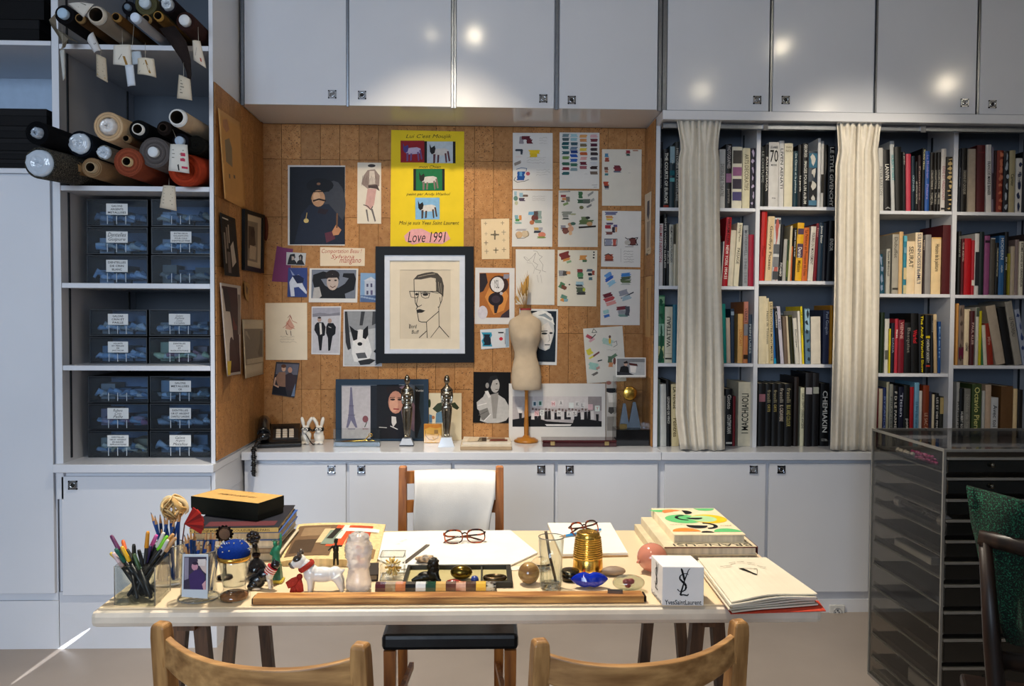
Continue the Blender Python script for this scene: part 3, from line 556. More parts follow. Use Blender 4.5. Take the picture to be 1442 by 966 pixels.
 (3, 1): [(1067,1076.8,540,0,'#141314',('b','#8f5f68',.17,.29)), (1077,1085.8,540.5,0,'#121213',('t','#b3a05c','ORTS',.33,.45),('t','#8b8468','fratelli',.1,.3)), (1086,1094.5,540.5,0,'#121213',('t','#b3a05c','ORTS',.33,.45),('t','#8b8468','fratelli',.1,.3)), (1094.7,1103.8,540.5,0,'#121213',('t','#c9b9a8','IL CADAVERE',.34,.6),('t','#9b9488','fratelli',.07,.3)), (1104,1114.2,540.5,0,'#121213',('t','#a9a060','BLK AND COLOUR',.34,.68),('t','#8b8468','fratelli',.07,.3)), (1117,1123.4,531,0,'#221a18'), (1126,1132,546,0,'#cfcdb0',('t','#3b3a30','DEUX CENTS DESSINS ANCIENS',.1,.7)), (1132.8,1142.4,525,0,'#141418',('b','#a3a1a6',.2,.29)), (1142.8,1151.8,525.5,0,'#131316',('b','#8b9088',.19,.28)), (1154,1166.6,540,0,'#0d0d0f',('t','#dcd9d0','CHEMIAKIN',.12,.78),('t','#8b8880','a',.88,.92,1))],
 (3, 2): [(1230,1236,547,0,'#5c1420'), (1236.3,1241.8,547.6,0,'#b9ad94'), (1242.1,1246.4,546,0,'#1f2c5a',('t','#6f7fae','BYZANCE',.15,.7)), (1246.7,1250.6,538,0,'#a3a088'), (1251,1256,541,0,'#85867e',('t','#4b4c48','PIRANESI',.2,.7)), (1256.4,1262.6,543,0,'#131312',('t','#c6c2b8','F D LE PARMESAN',.1,.9)), (1264,1271,545,0,'#11142a',('t','#aeb3c4','Titien',.1,.5)), (1271.4,1279.7,542.5,0,'#12130f',('t','#d3cfc4','pontus',.55,.8)), (1280,1286,545,0,'#9c1118'), (1286.3,1292.7,539,0,'#6a9cb8',('t','#33576b','Le livre des merveilles',.3,.8)), (1293,1298,550.5,0,'#cbc6bd'), (1298.4,1306.7,543,0,'#7c3418',('t','#c9a288','LE SAC A MAIN',.45,.9)), (1307,1311,552,0,'#2b2c40'), (1311.3,1315,555.6,0,'#d8c9a8'), (1315.4,1320.6,554,0,'#111110',('t','#d3cfc6','LES ET DES FEMMES',.08,.8)), (1321.6,1327.4,558.5,0,'#2a2a22',('b','#b39c66',.02,.35)), (1329,1336,558,0,'#9a7838',('d','#4b3818',6))],
 (3, 3): [(1345.3,1349.6,538.5,0,'#a19f9a',('t','#4b4a46','RUBENS',.3,.75)), (1349.9,1356,547,0,'#121313',('t','#d8d6ce','HUBERT ROBERT',.4,.8)), (1356.3,1365,547.6,0,'#77746c',('t','#9a978c','Nicolas de Stael',.1,.75)), (1367,1380.4,541,0,'#3a4a28',('t','#c9c47a','Octavio Pierre',.05,.8)), (1381.6,1385.6,550.5,0,'#aeaca6'), (1385.9,1394,542,0,'#b39c86'), (1394.3,1404.3,560,0,'#b3b5b6',('t','#44464a','Avec toi',.15,.6)), (1408,1424.8,544,0,'#5c4024'), (1425.2,1431,547.6,0,'#cdb58a'), (1431.5,1438.6,549,0,'#1a1613')],
}
ORD = ['first', 'second', 'third', 'fourth', 'fifth', 'sixth', 'seventh', 'eighth', 'ninth', 'tenth', 'eleventh', 'twelfth', 'thirteenth', 'fourteenth', 'fifteenth', 'sixteenth', 'seventeenth', 'eighteenth']
def colname(c):
    import colorsys
    c = c.lstrip('#'); c = ''.join(k*2 for k in c) if len(c) == 3 else c
    r, g, b = [int(c[i:i+2], 16)/255 for i in (0, 2, 4)]; h, l, s = colorsys.rgb_to_hls(r, g, b); h *= 360
    if l < .11: return 'black'
    if s < .16: return 'charcoal' if l < .3 else 'grey' if l < .66 else 'pale grey'
    if h < 14 or h > 330: return ('maroon' if l < .28 else 'red') if s > .3 else 'dusky brown'
    if h < 48: return 'dark brown' if l < .2 else 'brown' if l < .38 else 'tan' if l < .68 else 'cream'
    if h < 75: return 'olive' if l < .35 else 'yellow' if s > .5 else 'cream'
    if h < 165: return 'dark green' if l < .25 else 'green'
    if h < 200: return 'dark teal' if l < .2 else 'teal'
    if h < 255: return 'navy' if l < .27 else 'blue'
    return 'purple'
SHN = ['top shelf', 'second shelf', 'third shelf', 'worktop row']
BAYN = ['bay beside the niche', 'bay between the curtains', 'bay past both curtains', 'end bay']
CANV = set()
for (row, bay), lst in BOOKS.items():
    zb = BSH[bay][row]
    for i, (x0, x1, yt, lean, col, *dec) in enumerate(lst):
        rnd = random.Random(row*1000+bay*100+i)
        Yf = YK+.012+rnd.uniform(0, .018) + (.012 if row == 3 else 0)
        zpx = 0
        ym = {0: 296, 1: 405, 2: 515, 3: 628}[row]
        X0, X1 = PY(x0, ym, Yf).x+.0002, PY(x1, ym, Yf).x-.0002
        z1 = PY((x0+x1)/2+lean, yt, Yf).z; H = z1-zb
        th = math.atan2(PY(x0+lean, (ym+yt)/2, Yf).x-PY(x0, (ym+yt)/2, Yf).x, H)
        wd = (X1-X0); depth = min(.215, max(.13, H*rnd.uniform(.68, .8)))
        if row == 3: depth = min(depth, .2)
        title = next((d[2] for d in dec if d[0] == 't' and len(d[2]) > 3), None)
        slim = 'slim ' if wd < .016 else 'thick ' if wd > .036 else ''
        base = 'counted from the cork niche'
        lab = '%s%s book %s from the niche, %s, %s' % (slim, colname(col), ORD[i], SHN[row], BAYN[bay])
        mb = MB(col); c = .0022 if wd > .008 else wd*.25
        # local: x across the spine, y into the shelf, z up
        mb.add([(0, 0, 0), (c, 0, 0), (c, depth, 0), (0, depth, 0), (0, 0, H), (c, 0, H), (c, depth, H), (0, depth, H)], [(0,3,2,1),(4,5,6,7),(0,1,5,4),(1,2,6,5),(2,3,7,6),(3,0,4,7)])
        mb.add([(wd-c, 0, 0), (wd, 0, 0), (wd, depth, 0), (wd-c, depth, 0), (wd-c, 0, H), (wd, 0, H), (wd, depth, H), (wd-c, depth, H)], [(0,3,2,1),(4,5,6,7),(0,1,5,4),(1,2,6,5),(2,3,7,6),(3,0,4,7)])
        k = 5; sp = [(c*.5+(wd-c)*j/k, -.0035*math.sin(PI*j/k)*(1 if wd > .012 else .3)) for j in range(k+1)]
        vs = [(x, y, z) for z in (0, H) for x, y in sp]
        mb.add(vs, [(j, j+1, k+2+j, k+1+j) for j in range(k)], None, True)
        mb.add([(x, y, z) for z in (0, H) for x, y in sp]+[(wd/2, .002, 0), (wd/2, .002, H)], [(j+1, j, 2*(k+1)) for j in range(k)]+[(k+1+j, k+2+j, 2*(k+1)+1) for j in range(k)])
        o = mb.build('book', bookm, None, (0, 0, 0)); o.location = (X0, Yf, zb+.0006 + abs(math.sin(th))*(wd if th > 0 else 0)); o.rotation_euler = (0, th, 0)
        tag(o, lab, 'book', 'books on the %s' % SHN[row])
        pg = MB('#cfc5ad').box((c, .002, .003), (wd-c, depth-.003, H-.003))
        pb = pg.build('page_block', pagem, None, (0, 0, 0)); pb.parent = o
        if dec:
            f0 = -.0042 if wd > .012 else -.0016
            for q, d in enumerate(dec):
                yy = f0-.00012*q; dm = MB()
                if d[0] == 't':
                    L = (d[4]-d[3])*H; mid = H*(1-(d[3]+d[4])/2); fl = d[5] if len(d) > 5 else 0
                    if fl == 1: ptext(dm, lambda a, b: (wd/2+a, yy, mid+b), d[1], d[2], w=min(wd*.8, L*3), h=L, off=.01)
                    elif fl == 'u': ptext(dm, lambda a, b: (wd/2-b, yy, mid+a), d[1], d[2], w=L, h=wd*.52, off=.012)
                    else: ptext(dm, lambda a, b: (wd/2+b, yy, mid-a), d[1], d[2], w=L, h=min(wd*.55, L*.35), off=.01)
                elif d[0] == 'b':
                    a, b = H*(1-d[3]), H*(1-d[2]); a, b = max(.001, a), min(H-.001, b)
                    dm.poly([(wd*.06, yy, a), (wd*.94, yy, a), (wd*.94, yy, b), (wd*.06, yy, b)], d[1])
                else:
                    for j in range(d[2]):
                        cz = H*(j+.6)/(d[2]+.2); cx = wd*(.5+rnd.uniform(-.15, .15)); rx = wd*rnd.uniform(.2, .44); rz = H/d[2]*rnd.uniform(.2, .62)
                        dm = MB(); dm.poly([(min(wd*.97, max(wd*.03, cx+rx*math.cos(t)*rnd.uniform(.35, 1.15))), yy-.00003*j, cz+rz*math.sin(t)*rnd.uniform(.4, 1.2)) for t in [2*PI*s/9 for s in range(9)]], d[1])
                        dd = dm.build('spine_motif', ink, None, (0, 0, 0)); dd.parent = o
                    continue
                if dm.v: dd = dm.build({'t': 'spine_title', 'b': 'spine_band', 'd': 'spine_motif'}[d[0]], ink, None, (0, 0, 0)); dd.parent = o
# an overlay of two books lying flat on others' tops

# ================================================================== PICTURES PINNED IN THE NICHE
BW = (V((0, YB-.0015, 0)), V((0, -1, 0)))
LW = (V((XL+.007, 0, 0)), V((1, 0, 0)))
RW = (V((XR-.007, 0, 0)), V((-1, 0, 0)))
def lift(pl, d): return (pl[0]+pl[1]*d, pl[1])
C4, C5, C6, C7, C8, C9 = cr(290, 120, 4.393), cr(290, 330, 4.6), cr(540, 150, 4.83), cr(520, 340, 5.086), cr(660, 170, 4.83), cr(660, 350, 4.83)
C10, C11, C12 = cr(330, 510, 5.365), cr(540, 510, 6.555), cr(700, 500, 6.008)
CREAM, WHT = '#d9d0c0', '#d8d6d2'

sheet('pinned_print', 'dark painted portrait print of a moustached man in a black hat', 'print', [(507,495),(862,497),(859,992),(507,990)], BW, '#cfcdca', [
    ('r','#151922',518,505,860,985), ('e','#3a3d45',790,740,75,150), ('p','#1c2333',[(545,985),(590,800),(640,740),(760,735),(850,840),(858,985)]), ('e','#0e1118',705,620,85,45), ('p','#0e1118',[(640,610),(770,610),(765,655),(645,660)]),
    ('e','#b58a68',695,700,42,52), ('e','#d0a682',685,690,22,30), ('l','#2a1a14',10,[(665,715),(700,705),(740,715)]), ('l','#0b0b0d',6,[(650,660),(760,655)]), ('e','#7a5a44',697,610,12,8), ('p','#241a22',[(700,760),(760,770),(740,800),(690,790)]), ('l','#b99a5a',5,[(625,790),(618,830)]), ('e','#c9b070',620,838,16,14), ('l','#8d6a3a',5,[(655,690),(652,705)]),
    ('p','#552a38',[(735,915),(790,900),(800,950),(745,975)]), ('p','#b5805c',[(780,905),(805,862),(838,895),(820,925),(788,930)]), ('l','#6a4a32',10,[(812,795),(810,880)])], C4)
sheet('pinned_sketch', 'narrow fashion sketch of a belted jacket and pink skirt', 'sketch', [(938,478),(1084,480),(1084,857),(936,856)], BW, CREAM, [
    ('e','#3c3634',1025,498,24,10), ('p','#8f7d74',[(1000,525),(1045,520),(1075,560),(1072,625),(1000,640),(962,610),(975,560)]), ('p','#cfc2b4',[(1012,530),(1042,530),(1050,610),(1008,615)]), ('p','#4b3d3a',[(1003,620),(1060,615),(1075,655),(1050,640),(1005,635)]), ('p','#c39a92',[(1000,640),(1055,640),(1040,740),(1015,770),(985,745)]), ('l','#443c3a',5,[(975,740),(1000,748),(1020,770),(1032,750)]), ('p','#6b6462',[(988,770),(998,768),(1008,845),(1000,840)]), ('p','#6b6462',[(1020,765),(1032,765),(1052,840),(1044,845)])] + [('l','#5b4d48',2,[(970+i*9,560+i%3*8),(965+i*9,620)]) for i in range(10)], C4)
# yellow sheet with four small dog pictures
def dog(x, y, s, body, head, legs):
    P = lambda a, b: (x+a*s, y+b*s)
    return [('p',body,[P(.15,.38),P(.45,.32),P(.72,.3),P(.88,.36),P(.9,.55),P(.72,.6),P(.45,.62),P(.25,.62)]), ('p',head,[P(.08,.1),P(.16,.28),P(.3,.18),P(.34,.32),P(.3,.5),P(.18,.56),P(.1,.45)]), ('p',legs,[P(.24,.55),P(.34,.55),P(.32,.92),P(.24,.94)]), ('p',legs,[P(.42,.58),P(.5,.58),P(.48,.9),P(.4,.92)]), ('p',legs,[P(.72,.52),P(.8,.5),P(.83,.9),P(.77,.92)]), ('p',legs,[P(.82,.42),P(.9,.42),P(.97,.84),P(.9,.86)])]
sheet('yellow_poster', 'bright yellow handwritten poster with four coloured dog pictures', 'poster', [(53,160),(549,170),(545,952),(47,952)], BW, '#e3c62c',
    [('t','#1d1a12',"Lui C'est Moujik",308,205,310,34,.3), ('r','#8e1420',116,232,278,381), ('r','#16130f',278,236,296,383), ('r','#b9c4cc',296,238,472,385), ('r','#16130f',472,238,490,386)]
    + dog(120,232,150,'#b9a9c4','#4a3a7c','#6a4a7c') + dog(300,236,160,'#cfc9c4','#1c1a1c','#5a3038')
    + [('t','#1d1a12','mon Chien',315,410,150,20,.3), ('r','#16130f',203,424,416,572), ('r','#0d6a3c',221,426,400,571)] + dog(230,428,150,'#c9c3bd','#1c2018','#7a6a64')
    + [('t','#1d1a12','peint par Andy Warhol',305,598,300,24,.3), ('r','#7fb0d4',217,620,382,768)] + dog(222,622,150,'#d0ccc6','#1a1614','#4b3a34')
    + [('t','#1d1a12','Moi je suis Yves Saint Laurent',310,795,410,34,.3), ('p','#e0a3a4',[(140,880),(190,835),(260,830),(330,865),(430,850),(455,900),(400,935),(260,925),(200,940),(150,915)]), ('t','#15110f','Love 1991',295,888,260,72,.25)], C6)
fr = thing('picture_frame', 'black framed line drawing of a man wearing glasses', 'framed picture', PY(598, 511, YB-.01))
fq = [PP(*C7(*q), BW[0], BW[1]) for q in ((50, 38), (748, 38), (752, 865), (50, 870))]
def ring(mb, T, pl, o4, i4, th, col):
    O = [PP(*T(*q), pl[0], pl[1]) for q in o4]; I = [PP(*T(*q), pl[0], pl[1]) for q in i4]; n = pl[1]
    for k in range(4):
        j = (k+1) % 4; mb.hexa([O[k], O[j], I[j], I[k]], [O[k]+n*th, O[j]+n*th, I[j]+n*th, I[k]+n*th], col)
R4 = lambda a, b, c, d: [(a, b), (c, b), (c, d), (a, d)]
mb = MB(); ring(mb, C7, BW, [(50,38),(748,38),(752,865),(50,870)], R4(112,100,686,802), .024, '#0a0d12'); mb.build('frame', frameb, fr)
mb = MB(); ring(mb, C7, BW, R4(112,100,686,802), R4(150,138,648,770), .018, '#c9ced8'); mb.build('inner_frame', satin, fr)
mb = MB(); ring(mb, C7, BW, R4(149,137,649,771), R4(222,203,583,697), .010, '#e0d4be'); mb.build('mount', paper, fr)
mb = MB(); mb.slab([PP(*C7(*q), BW[0], BW[1]) for q in R4(215,196,590,704)], BW[1], .006, '#d3c6b0'); pc = mb.build('drawing_sheet', paper, fr)
dk = '#2b2722'
mb = MB(); prints(mb, BW, C7, [
    ('l',dk,5,[(320,270),(322,360),(330,440),(345,470),(335,485)]), ('l',dk,5,[(340,490),(355,570),(375,577),(408,578),(498,500)]), ('p','#4a443c',[(317,272),(345,240),(400,225),(450,218),(490,228),(520,262),(535,320),(530,400),(522,385),(500,370),(478,355),(476,265),(440,258),(370,272)]), ('l','#b9ad98',3,[(350,255),(420,238),(470,232)]), ('l','#8b8070',2,[(470,270),(480,300),(482,350)]), ('l','#a99d88',3,[(495,290),(502,360)]), ('l','#a99d88',3,[(512,300),(515,370)]),
    ('l',dk,5,[(288,357),(492,358)]), ('l',dk,4,[(288,357),(300,398),(338,405),(352,390),(356,362)]), ('l',dk,4,[(368,362),(375,395),(400,408),(425,402),(435,365)]), ('l',dk,4,[(440,360),(495,372)]), ('e',dk,402,380,20,10), ('e',dk,340,378,12,9), ('l',dk,6,[(372,372),(400,364),(430,372)]), ('l',dk,4,[(352,385),(338,450),(352,468),(375,455)]), ('p',dk,[(338,490),(362,484),(402,496),(378,510),(345,512)]), ('l',dk,5,[(522,380),(520,420),(500,470),(492,470)]), ('l',dk,4,[(505,400),(510,440)]), ('l',dk,4,[(498,470),(500,610),(440,688)]), ('l',dk,5,[(410,578),(415,690)]), ('l',dk,5,[(412,640),(358,690)]), ('l',dk,5,[(500,605),(570,685)]),
    ('l',dk,2,[(285,590),(290,625)]), ('t',dk,'Bnrd',312,608,56,28,.2), ('t',dk,'Buff',330,648,54,26,.2)], .0064); mb.build('line_drawing', ink, pc)

sheet('pinned_note', 'small cream sheet with rows of faint cross motifs', 'paper', [(84,670),(275,665),(277,940),(90,942)], BW, '#e3cda8', [q for (x, y, s, c) in ((115,698,10,'#9b8a72'),(230,695,11,'#9b8a72'),(178,775,26,'#6f6350'),(118,768,10,'#b8a68a'),(238,758,14,'#a89880'),(240,812,11,'#b8a68a'),(118,830,13,'#8d7d68'),(122,888,13,'#a89880'),(185,880,16,'#6f6350'),(240,876,13,'#9b8a72')) for q in (('l',c,s*.35,[(x-s,y),(x+s,y)]), ('l',c,s*.35,[(x,y-s),(x,y+s*1.2)]), ('e',c,x,y,s*.4,s*.4))], C8, each=True)
PEN = '#8b8680'
sheet('swatch_sheet', 'white sheet of crayon notes with a yellow patch and blue square', 'drawing', [(300,82),(571,84),(571,467),(300,465)], BW, WHT, [('b','#8f8a90',360,132,30,50), ('b','#5a1c28',392,116,60,24), ('b','#5f1f2a',412,142,42,28), ('b','#2a3440',342,200,52,14), ('b','#2a3440',360,215,14,30), ('b','#d8cfca',340,245,40,12), ('b','#8b827a',334,288,46,20,-.4), ('b','#e0bf22',450,212,72,26), ('b','#d8b820',440,235,44,26), ('b','#1d4f96',355,375,52,60), ('b','#5f9ccc',355,362,18,30), ('e','#b5555c',403,360,14,13), ('l','#3f5a86',4,[(325,330),(360,320),(395,325),(390,345)]), ('l','#55585c',4,[(318,385),(308,405),(330,418),(380,412),(408,400)])] + hand(PEN,480,108,62,55,3,1,1.2) + hand(PEN,395,240,165,55,3,2,1.2) + hand(PEN,460,325,110,50,3,3,1.2), C8)
g4 = ['#6f8388','#48585c','#1d4f55','#2f5f60','#2f5660','#6a8a4a','#2f5f4a','#7a2630','#2a5a5c', '#9cc0c8','#8fb4bc','#3a5560','#6a7c90','#1e3a78','#2552a4','#2f5aa4','#3a6a58','#7c9298', '#d39a5c','#cc8c58','#77684c','#d9bf4a','#b4572c','#d9a09a','#6a2230','#9c5a60', '#d3a6a8','#6f3038','#4f2030','#3b2f34','#3a2c2e','#62606a','#c9c9cc','#33201e','#6a5a50']
xs4 = [660]*9+[716]*9+[780]*8+[852]*9
ys4 = [100,127,155,182,218,252,293,326,358]+[100,127,157,187,211,238,269,300,331]+[105,133,166,196,224,256,290,318]+[105,133,165,195,225,258,290,319,355]
sheet('swatch_sheet', 'white sheet with four full columns of crayon colour swatches', 'drawing', [(618,80),(889,82),(887,464),(618,462)], BW, WHT, [('b',c,x,y,46,21) for c, x, y in zip(g4, xs4, ys4)] + hand(PEN,785,355,30,12,1,5,1.2) + [('l','#333',2,[(838,438),(875,436)]), ('l','#333',2,[(850,452),(872,450)])], C8)
sheet('swatch_sheet', 'nearly blank white sheet with a few dark red and blue marks', 'drawing', [(907,194),(1176,196),(1173,578),(907,578)], BW, '#d6d2c6', [('b','#4a7fa0',938,235,26,24), ('b','#9a4a38',940,265,28,28), ('b','#6a4a40',936,325,24,20), ('b','#b07a60',936,345,22,16), ('b','#3f7a80',938,365,24,14), ('b','#a8452f',934,428,34,28), ('b','#3a3440',938,450,30,16), ('b','#9a9aa0',940,463,28,8), ('b','#6a2c34',1010,315,44,22), ('b','#7c3038',1014,332,48,20), ('b','#5f6a7c',1012,347,50,10), ('b','#8a2f3a',1084,212,30,22), ('b','#2c4a44',1084,232,26,14), ('b','#9a5a3a',1135,203,38,7)] + hand(PEN,1085,350,20,10,1,6,1.2), C8)
sheet('swatch_sheet', 'white sheet with pencil note, overlapping discs and pale ovals', 'drawing', [(300,472),(571,476),(568,857),(294,856)], BW, WHT, [('b','#9cb8c4',318,495,18,30), ('e','#5f8478',320,528,15,17), ('b','#8fb0c0',358,505,26,30), ('b','#6f5a4c',385,510,34,14), ('b','#54485a',362,536,38,22), ('e','#b3b594',324,560,11,14), ('b','#7fa8b4',325,655,22,26), ('b','#d08a4a',352,660,18,34), ('b','#4f8f4a',332,676,26,16), ('b','#86aaa4',335,695,46,12), ('b','#6fa4c4',428,630,42,22), ('b','#8fa09a',478,640,40,54), ('e','#6f3a34',450,662,24,24), ('b','#5a4a48',458,632,28,34), ('e','#b9714a',430,692,16,15), ('b','#6f9080',472,685,50,22), ('e','#c9b79a',385,770,28,24), ('e','#c9a984',342,776,24,24), ('l','#6b665c',3,[(320,770),(330,800),(380,798),(408,780),(400,750)]), ('b','#aaa8ac',360,742,70,12), ('b','#c9a45a',460,735,30,18), ('b','#a9a8b0',490,734,28,18), ('b','#3f434c',470,755,46,16), ('e','#d08068',498,775,26,18), ('b','#7f8f4c',495,793,54,12)] + hand(PEN,432,508,116,38,3,7,1.2), C8)
sheet('swatch_sheet', 'white sheet with green shaded strokes and clustered brown patches', 'drawing', [(612,475),(881,477),(877,859),(607,858)], BW, '#d6d2c8', [('l','#3b3a36',4,[(618,484),(690,482)]), ('b','#8e3038',645,512,36,16), ('b','#c98a5a',655,532,44,18), ('b','#7a7468',676,534,26,34), ('b','#2f2a26',640,548,24,9), ('b','#7f9460',660,566,38,16,-.4), ('b','#3f6a45',760,505,28,46), ('b','#8b8d88',828,498,46,14,-.6), ('b','#3c5a44',775,548,62,26), ('b','#5f665c',800,548,44,30), ('b','#9a9a94',842,540,30,16,-.6), ('e','#6a6a44',767,590,15,12), ('b','#77787a',820,580,38,14,-.5), ('b','#8a8c80',670,628,64,22), ('b','#a9aa86',712,636,34,12), ('b','#8b8b85',658,648,38,18), ('b','#4b4b45',660,666,42,10), ('b','#8b8b94',645,725,34,28), ('e','#b98a6a',690,705,16,12), ('e','#3f5f52',710,700,18,11), ('b','#6a3f38',660,745,44,34), ('e','#c99a7c',694,735,20,20), ('e','#7a4a40',658,755,18,16), ('e','#d3ac84',692,765,12,14), ('b','#6a7a54',790,665,50,24), ('e','#2c2e26',810,660,16,9), ('b','#5f6f44',800,690,90,30), ('e','#c09468',822,702,20,15), ('l','#2f261f',12,[(752,726),(862,718)])], C8)
sheet('swatch_sheet', 'white sheet with purple and yellow bars beside a boxed note', 'drawing', [(908,612),(1174,616),(1167,997),(900,992)], BW, WHT, [('b','#6a6c8c',968,630,74,22), ('b','#c98f5a',958,655,46,18), ('b','#dcbf3a',958,672,46,12), ('b','#5f4f6a',958,700,44,14), ('b','#a8323a',950,722,40,24), ('b','#5a5484',998,715,28,16), ('b','#3a2c34',985,742,18,38), ('b','#c98f6a',1003,740,12,34), ('b','#7a4a44',955,765,44,20), ('b','#8b8fa0',950,825,50,46), ('b','#b5574a',992,830,22,48), ('l','#2f2c34',4,[(925,805),(1010,805),(1008,848),(925,850),(925,805)]), ('e','#6f3a34',1115,822,28,28), ('e','#b9b4ac',1080,828,20,18), ('l','#2a2624',5,[(1065,795),(1080,805),(1150,795),(1135,820),(1150,845),(1085,845)]), ('l','#5b564e',3,[(1065,858),(1120,858)]), ('b','#a4523c',955,925,56,34), ('l','#2b2a2c',6,[(925,915),(950,905),(970,918)]), ('b','#7a3c30',955,948,60,14), ('l','#77736a',1.5,[(1035,870),(1035,960)])] + hand('#4b4842',1055,880,80,90,5,8,1.6), C8)
sheet('pinned_sketch', 'white sheet with a faint pencil drawing of a figure', 'sketch', [(320,5),(585,7),(583,384),(320,380)], BW, '#d9d6cf', [('l','#77736c',2,[(375,60),(400,85),(430,60),(455,30),(440,90),(470,110),(455,140),(490,150),(480,170)]), ('l','#77736c',2,[(440,15),(465,20),(480,45),(500,55),(480,75),(505,110),(500,150),(525,160)]), ('l','#8b8780',1.5,[(395,95),(430,100),(450,130),(440,170)]), ('l','#8b8780',1.5,[(465,180),(475,230)]), ('l','#8b8780',1.5,[(490,180),(498,235)]), ('l','#9b978f',1.5,[(400,150),(398,230),(410,260)]), ('l','#8b8780',1.5,[(385,70),(376,55),(390,58),(420,90)])], C9)
sheet('swatch_sheet', 'cream sheet with brick, grey and green crayon stacks', 'drawing', [(605,10),(875,12),(868,393),(602,390)], BW, '#dbd5c4', [('b','#7a3430',652,48,64,46,-.3), ('b','#c98a48',665,75,52,16,-.3), ('b','#7fa07a',682,90,36,14,-.3), ('b','#c98a48',778,62,44,32), ('b','#4f6f50',788,84,30,16), ('b','#222',852,25,10,10), ('b','#222',852,43,11,9), ('b','#222',850,62,11,10), ('b','#8b8b8f',635,168,40,38), ('b','#4b4642',655,168,30,30), ('b','#c98f5f',678,165,26,20), ('b','#8a3a34',757,150,36,20), ('b','#3f3a38',757,165,36,8), ('b','#4f8a58',760,180,38,26), ('b','#2f4f38',762,200,34,12), ('b','#5a6a74',822,148,36,18), ('b','#9a4a38',848,165,16,30), ('b','#22262c',825,175,26,18), ('b','#4a6a74',828,205,26,20), ('b','#4f7a58',632,250,34,40,.5), ('b','#77493a',648,265,34,26,.5), ('b','#9cbcc8',755,237,48,24), ('b','#3b444a',752,252,46,14), ('b','#4f5a48',760,280,52,34), ('b','#a9b44a',784,280,18,22), ('b','#3b3d3a',765,305,56,18), ('e','#3a3a38',685,245,6,5), ('b','#5f8a78',648,330,38,26,.4), ('b','#cc9050',640,350,30,20,.4), ('b','#7fa4b4',660,352,26,18)] + hand(PEN,618,192,40,10,1,9,1.2), C9)
sheet('swatch_sheet', 'white sheet with six blue and red crayon fans', 'drawing', [(897,140),(1167,143),(1163,521),(896,521)], BW, WHT, [('b','#5f92cc',948,180,46,26,-.6), ('b','#2c58b0',955,205,58,22,-.6), ('b','#8fbcd4',970,235,56,30,-.6), ('b','#3f7cc0',1068,178,66,24,-.1), ('b','#4b5a48',1068,202,66,22,-.1), ('b','#5a6a48',1068,224,64,20), ('b','#a9b0a8',1068,242,60,10), ('b','#6a2430',945,318,58,28,-.3), ('b','#b04a4e',955,345,66,26,-.3), ('b','#d3908a',968,372,62,24,-.3), ('b','#8f929c',1055,300,60,36,-.3), ('l','#3f4248',8,[(1038,338),(1120,298)]), ('b','#9ab0bc',1075,335,60,28,-.3), ('b','#9cc4c0',935,430,40,26,-.3), ('b','#3f6cb4',940,458,38,18,-.3), ('b','#70303a',1040,405,68,24,-.1), ('b','#8b9096',1050,432,66,26), ('b','#6f9088',1055,455,64,18), ('b','#4b4f5a',1080,425,28,64)], C9)
sheet('swatch_sheet', 'tilted white sheet with loose green, red and yellow marks', 'drawing', [(778,545),(1045,527),(1072,900),(805,917)], lift(BW, .001), '#d8d4ca', [('b','#b5505c',818,600,44,22,.5), ('b','#d0a0a4',838,622,40,16,-.6), ('l','#333',6,[(835,612),(862,585)]), ('l','#4b5a50',4,[(840,570),(850,545),(872,570),(838,572)]), ('b','#a9c4b8',945,635,66,40,.3), ('e','#d8b03a',960,628,8,22), ('e','#6a4a40',960,600,8,10), ('l','#5b5f60',3,[(985,640),(1005,628),(1010,655),(985,670)]), ('b','#d6cc4a',822,702,36,40,-.5), ('b','#d6cc4a',838,738,48,12,-.5), ('b','#7c4a4c',868,718,48,12,-.6), ('b','#5a6f5a',962,755,28,46), ('b','#5f7f64',990,730,40,20,-.6), ('b','#c98a60',966,790,30,30), ('e','#7a4a40',992,765,10,24), ('b','#9cc4b8',848,800,60,46,.2), ('l','#4b4f50',8,[(880,765),(905,758)]), ('b','#b08a84',880,812,26,16,-.5), ('b','#6f6a64',860,852,42,16,-.5)] + hand(PEN,940,682,80,14,1,11,1.2), C9)
sheet('pinned_photo', 'white bordered photo of a dark dog on an orange blanket', 'photo', [(45,130),(313,133),(311,515),(40,513)], BW, '#d8d6d4', [('r','#a8662e',73,165,277,470), ('p','#2a2226',[(75,170),(118,168),(130,230),(100,290),(75,300)]), ('p','#d08a44',[(110,330),(150,240),(240,260),(270,320),(240,420),(170,450)]), ('e','#3b2620',205,245,66,62), ('e','#dedad8',195,245,46,52), ('t','#333','YSL',190,242,34,56,.1), ('e','#241b20',185,345,52,46), ('e','#3d3038',185,345,30,26), ('e','#b9b4b8',222,305,11,11), ('p','#2a2024',[(170,390),(205,385),(190,440),(175,440)]), ('e','#cfc9d0',95,435,34,46), ('p','#3a2f36',[(225,450),(277,410),(277,470),(215,470)]), ('b','#8b8a98',255,190,40,30)], C9)
sheet('pinned_card', 'small white card with a blue square and red spot', 'card', [(78,552),(272,540),(276,672),(85,685)], lift(BW, .001), '#cfd3d6', [('b','#2f8fae',124,618,62,96), ('b','#16222e',125,620,44,74), ('b','#1a1a1f',220,572,38,9), ('e','#c0303c',220,614,13,12), ('l','#222',3,[(246,575),(248,650)]), ('p','#8fa4b4',[(250,545),(272,542),(275,668),(252,670)])], C9)
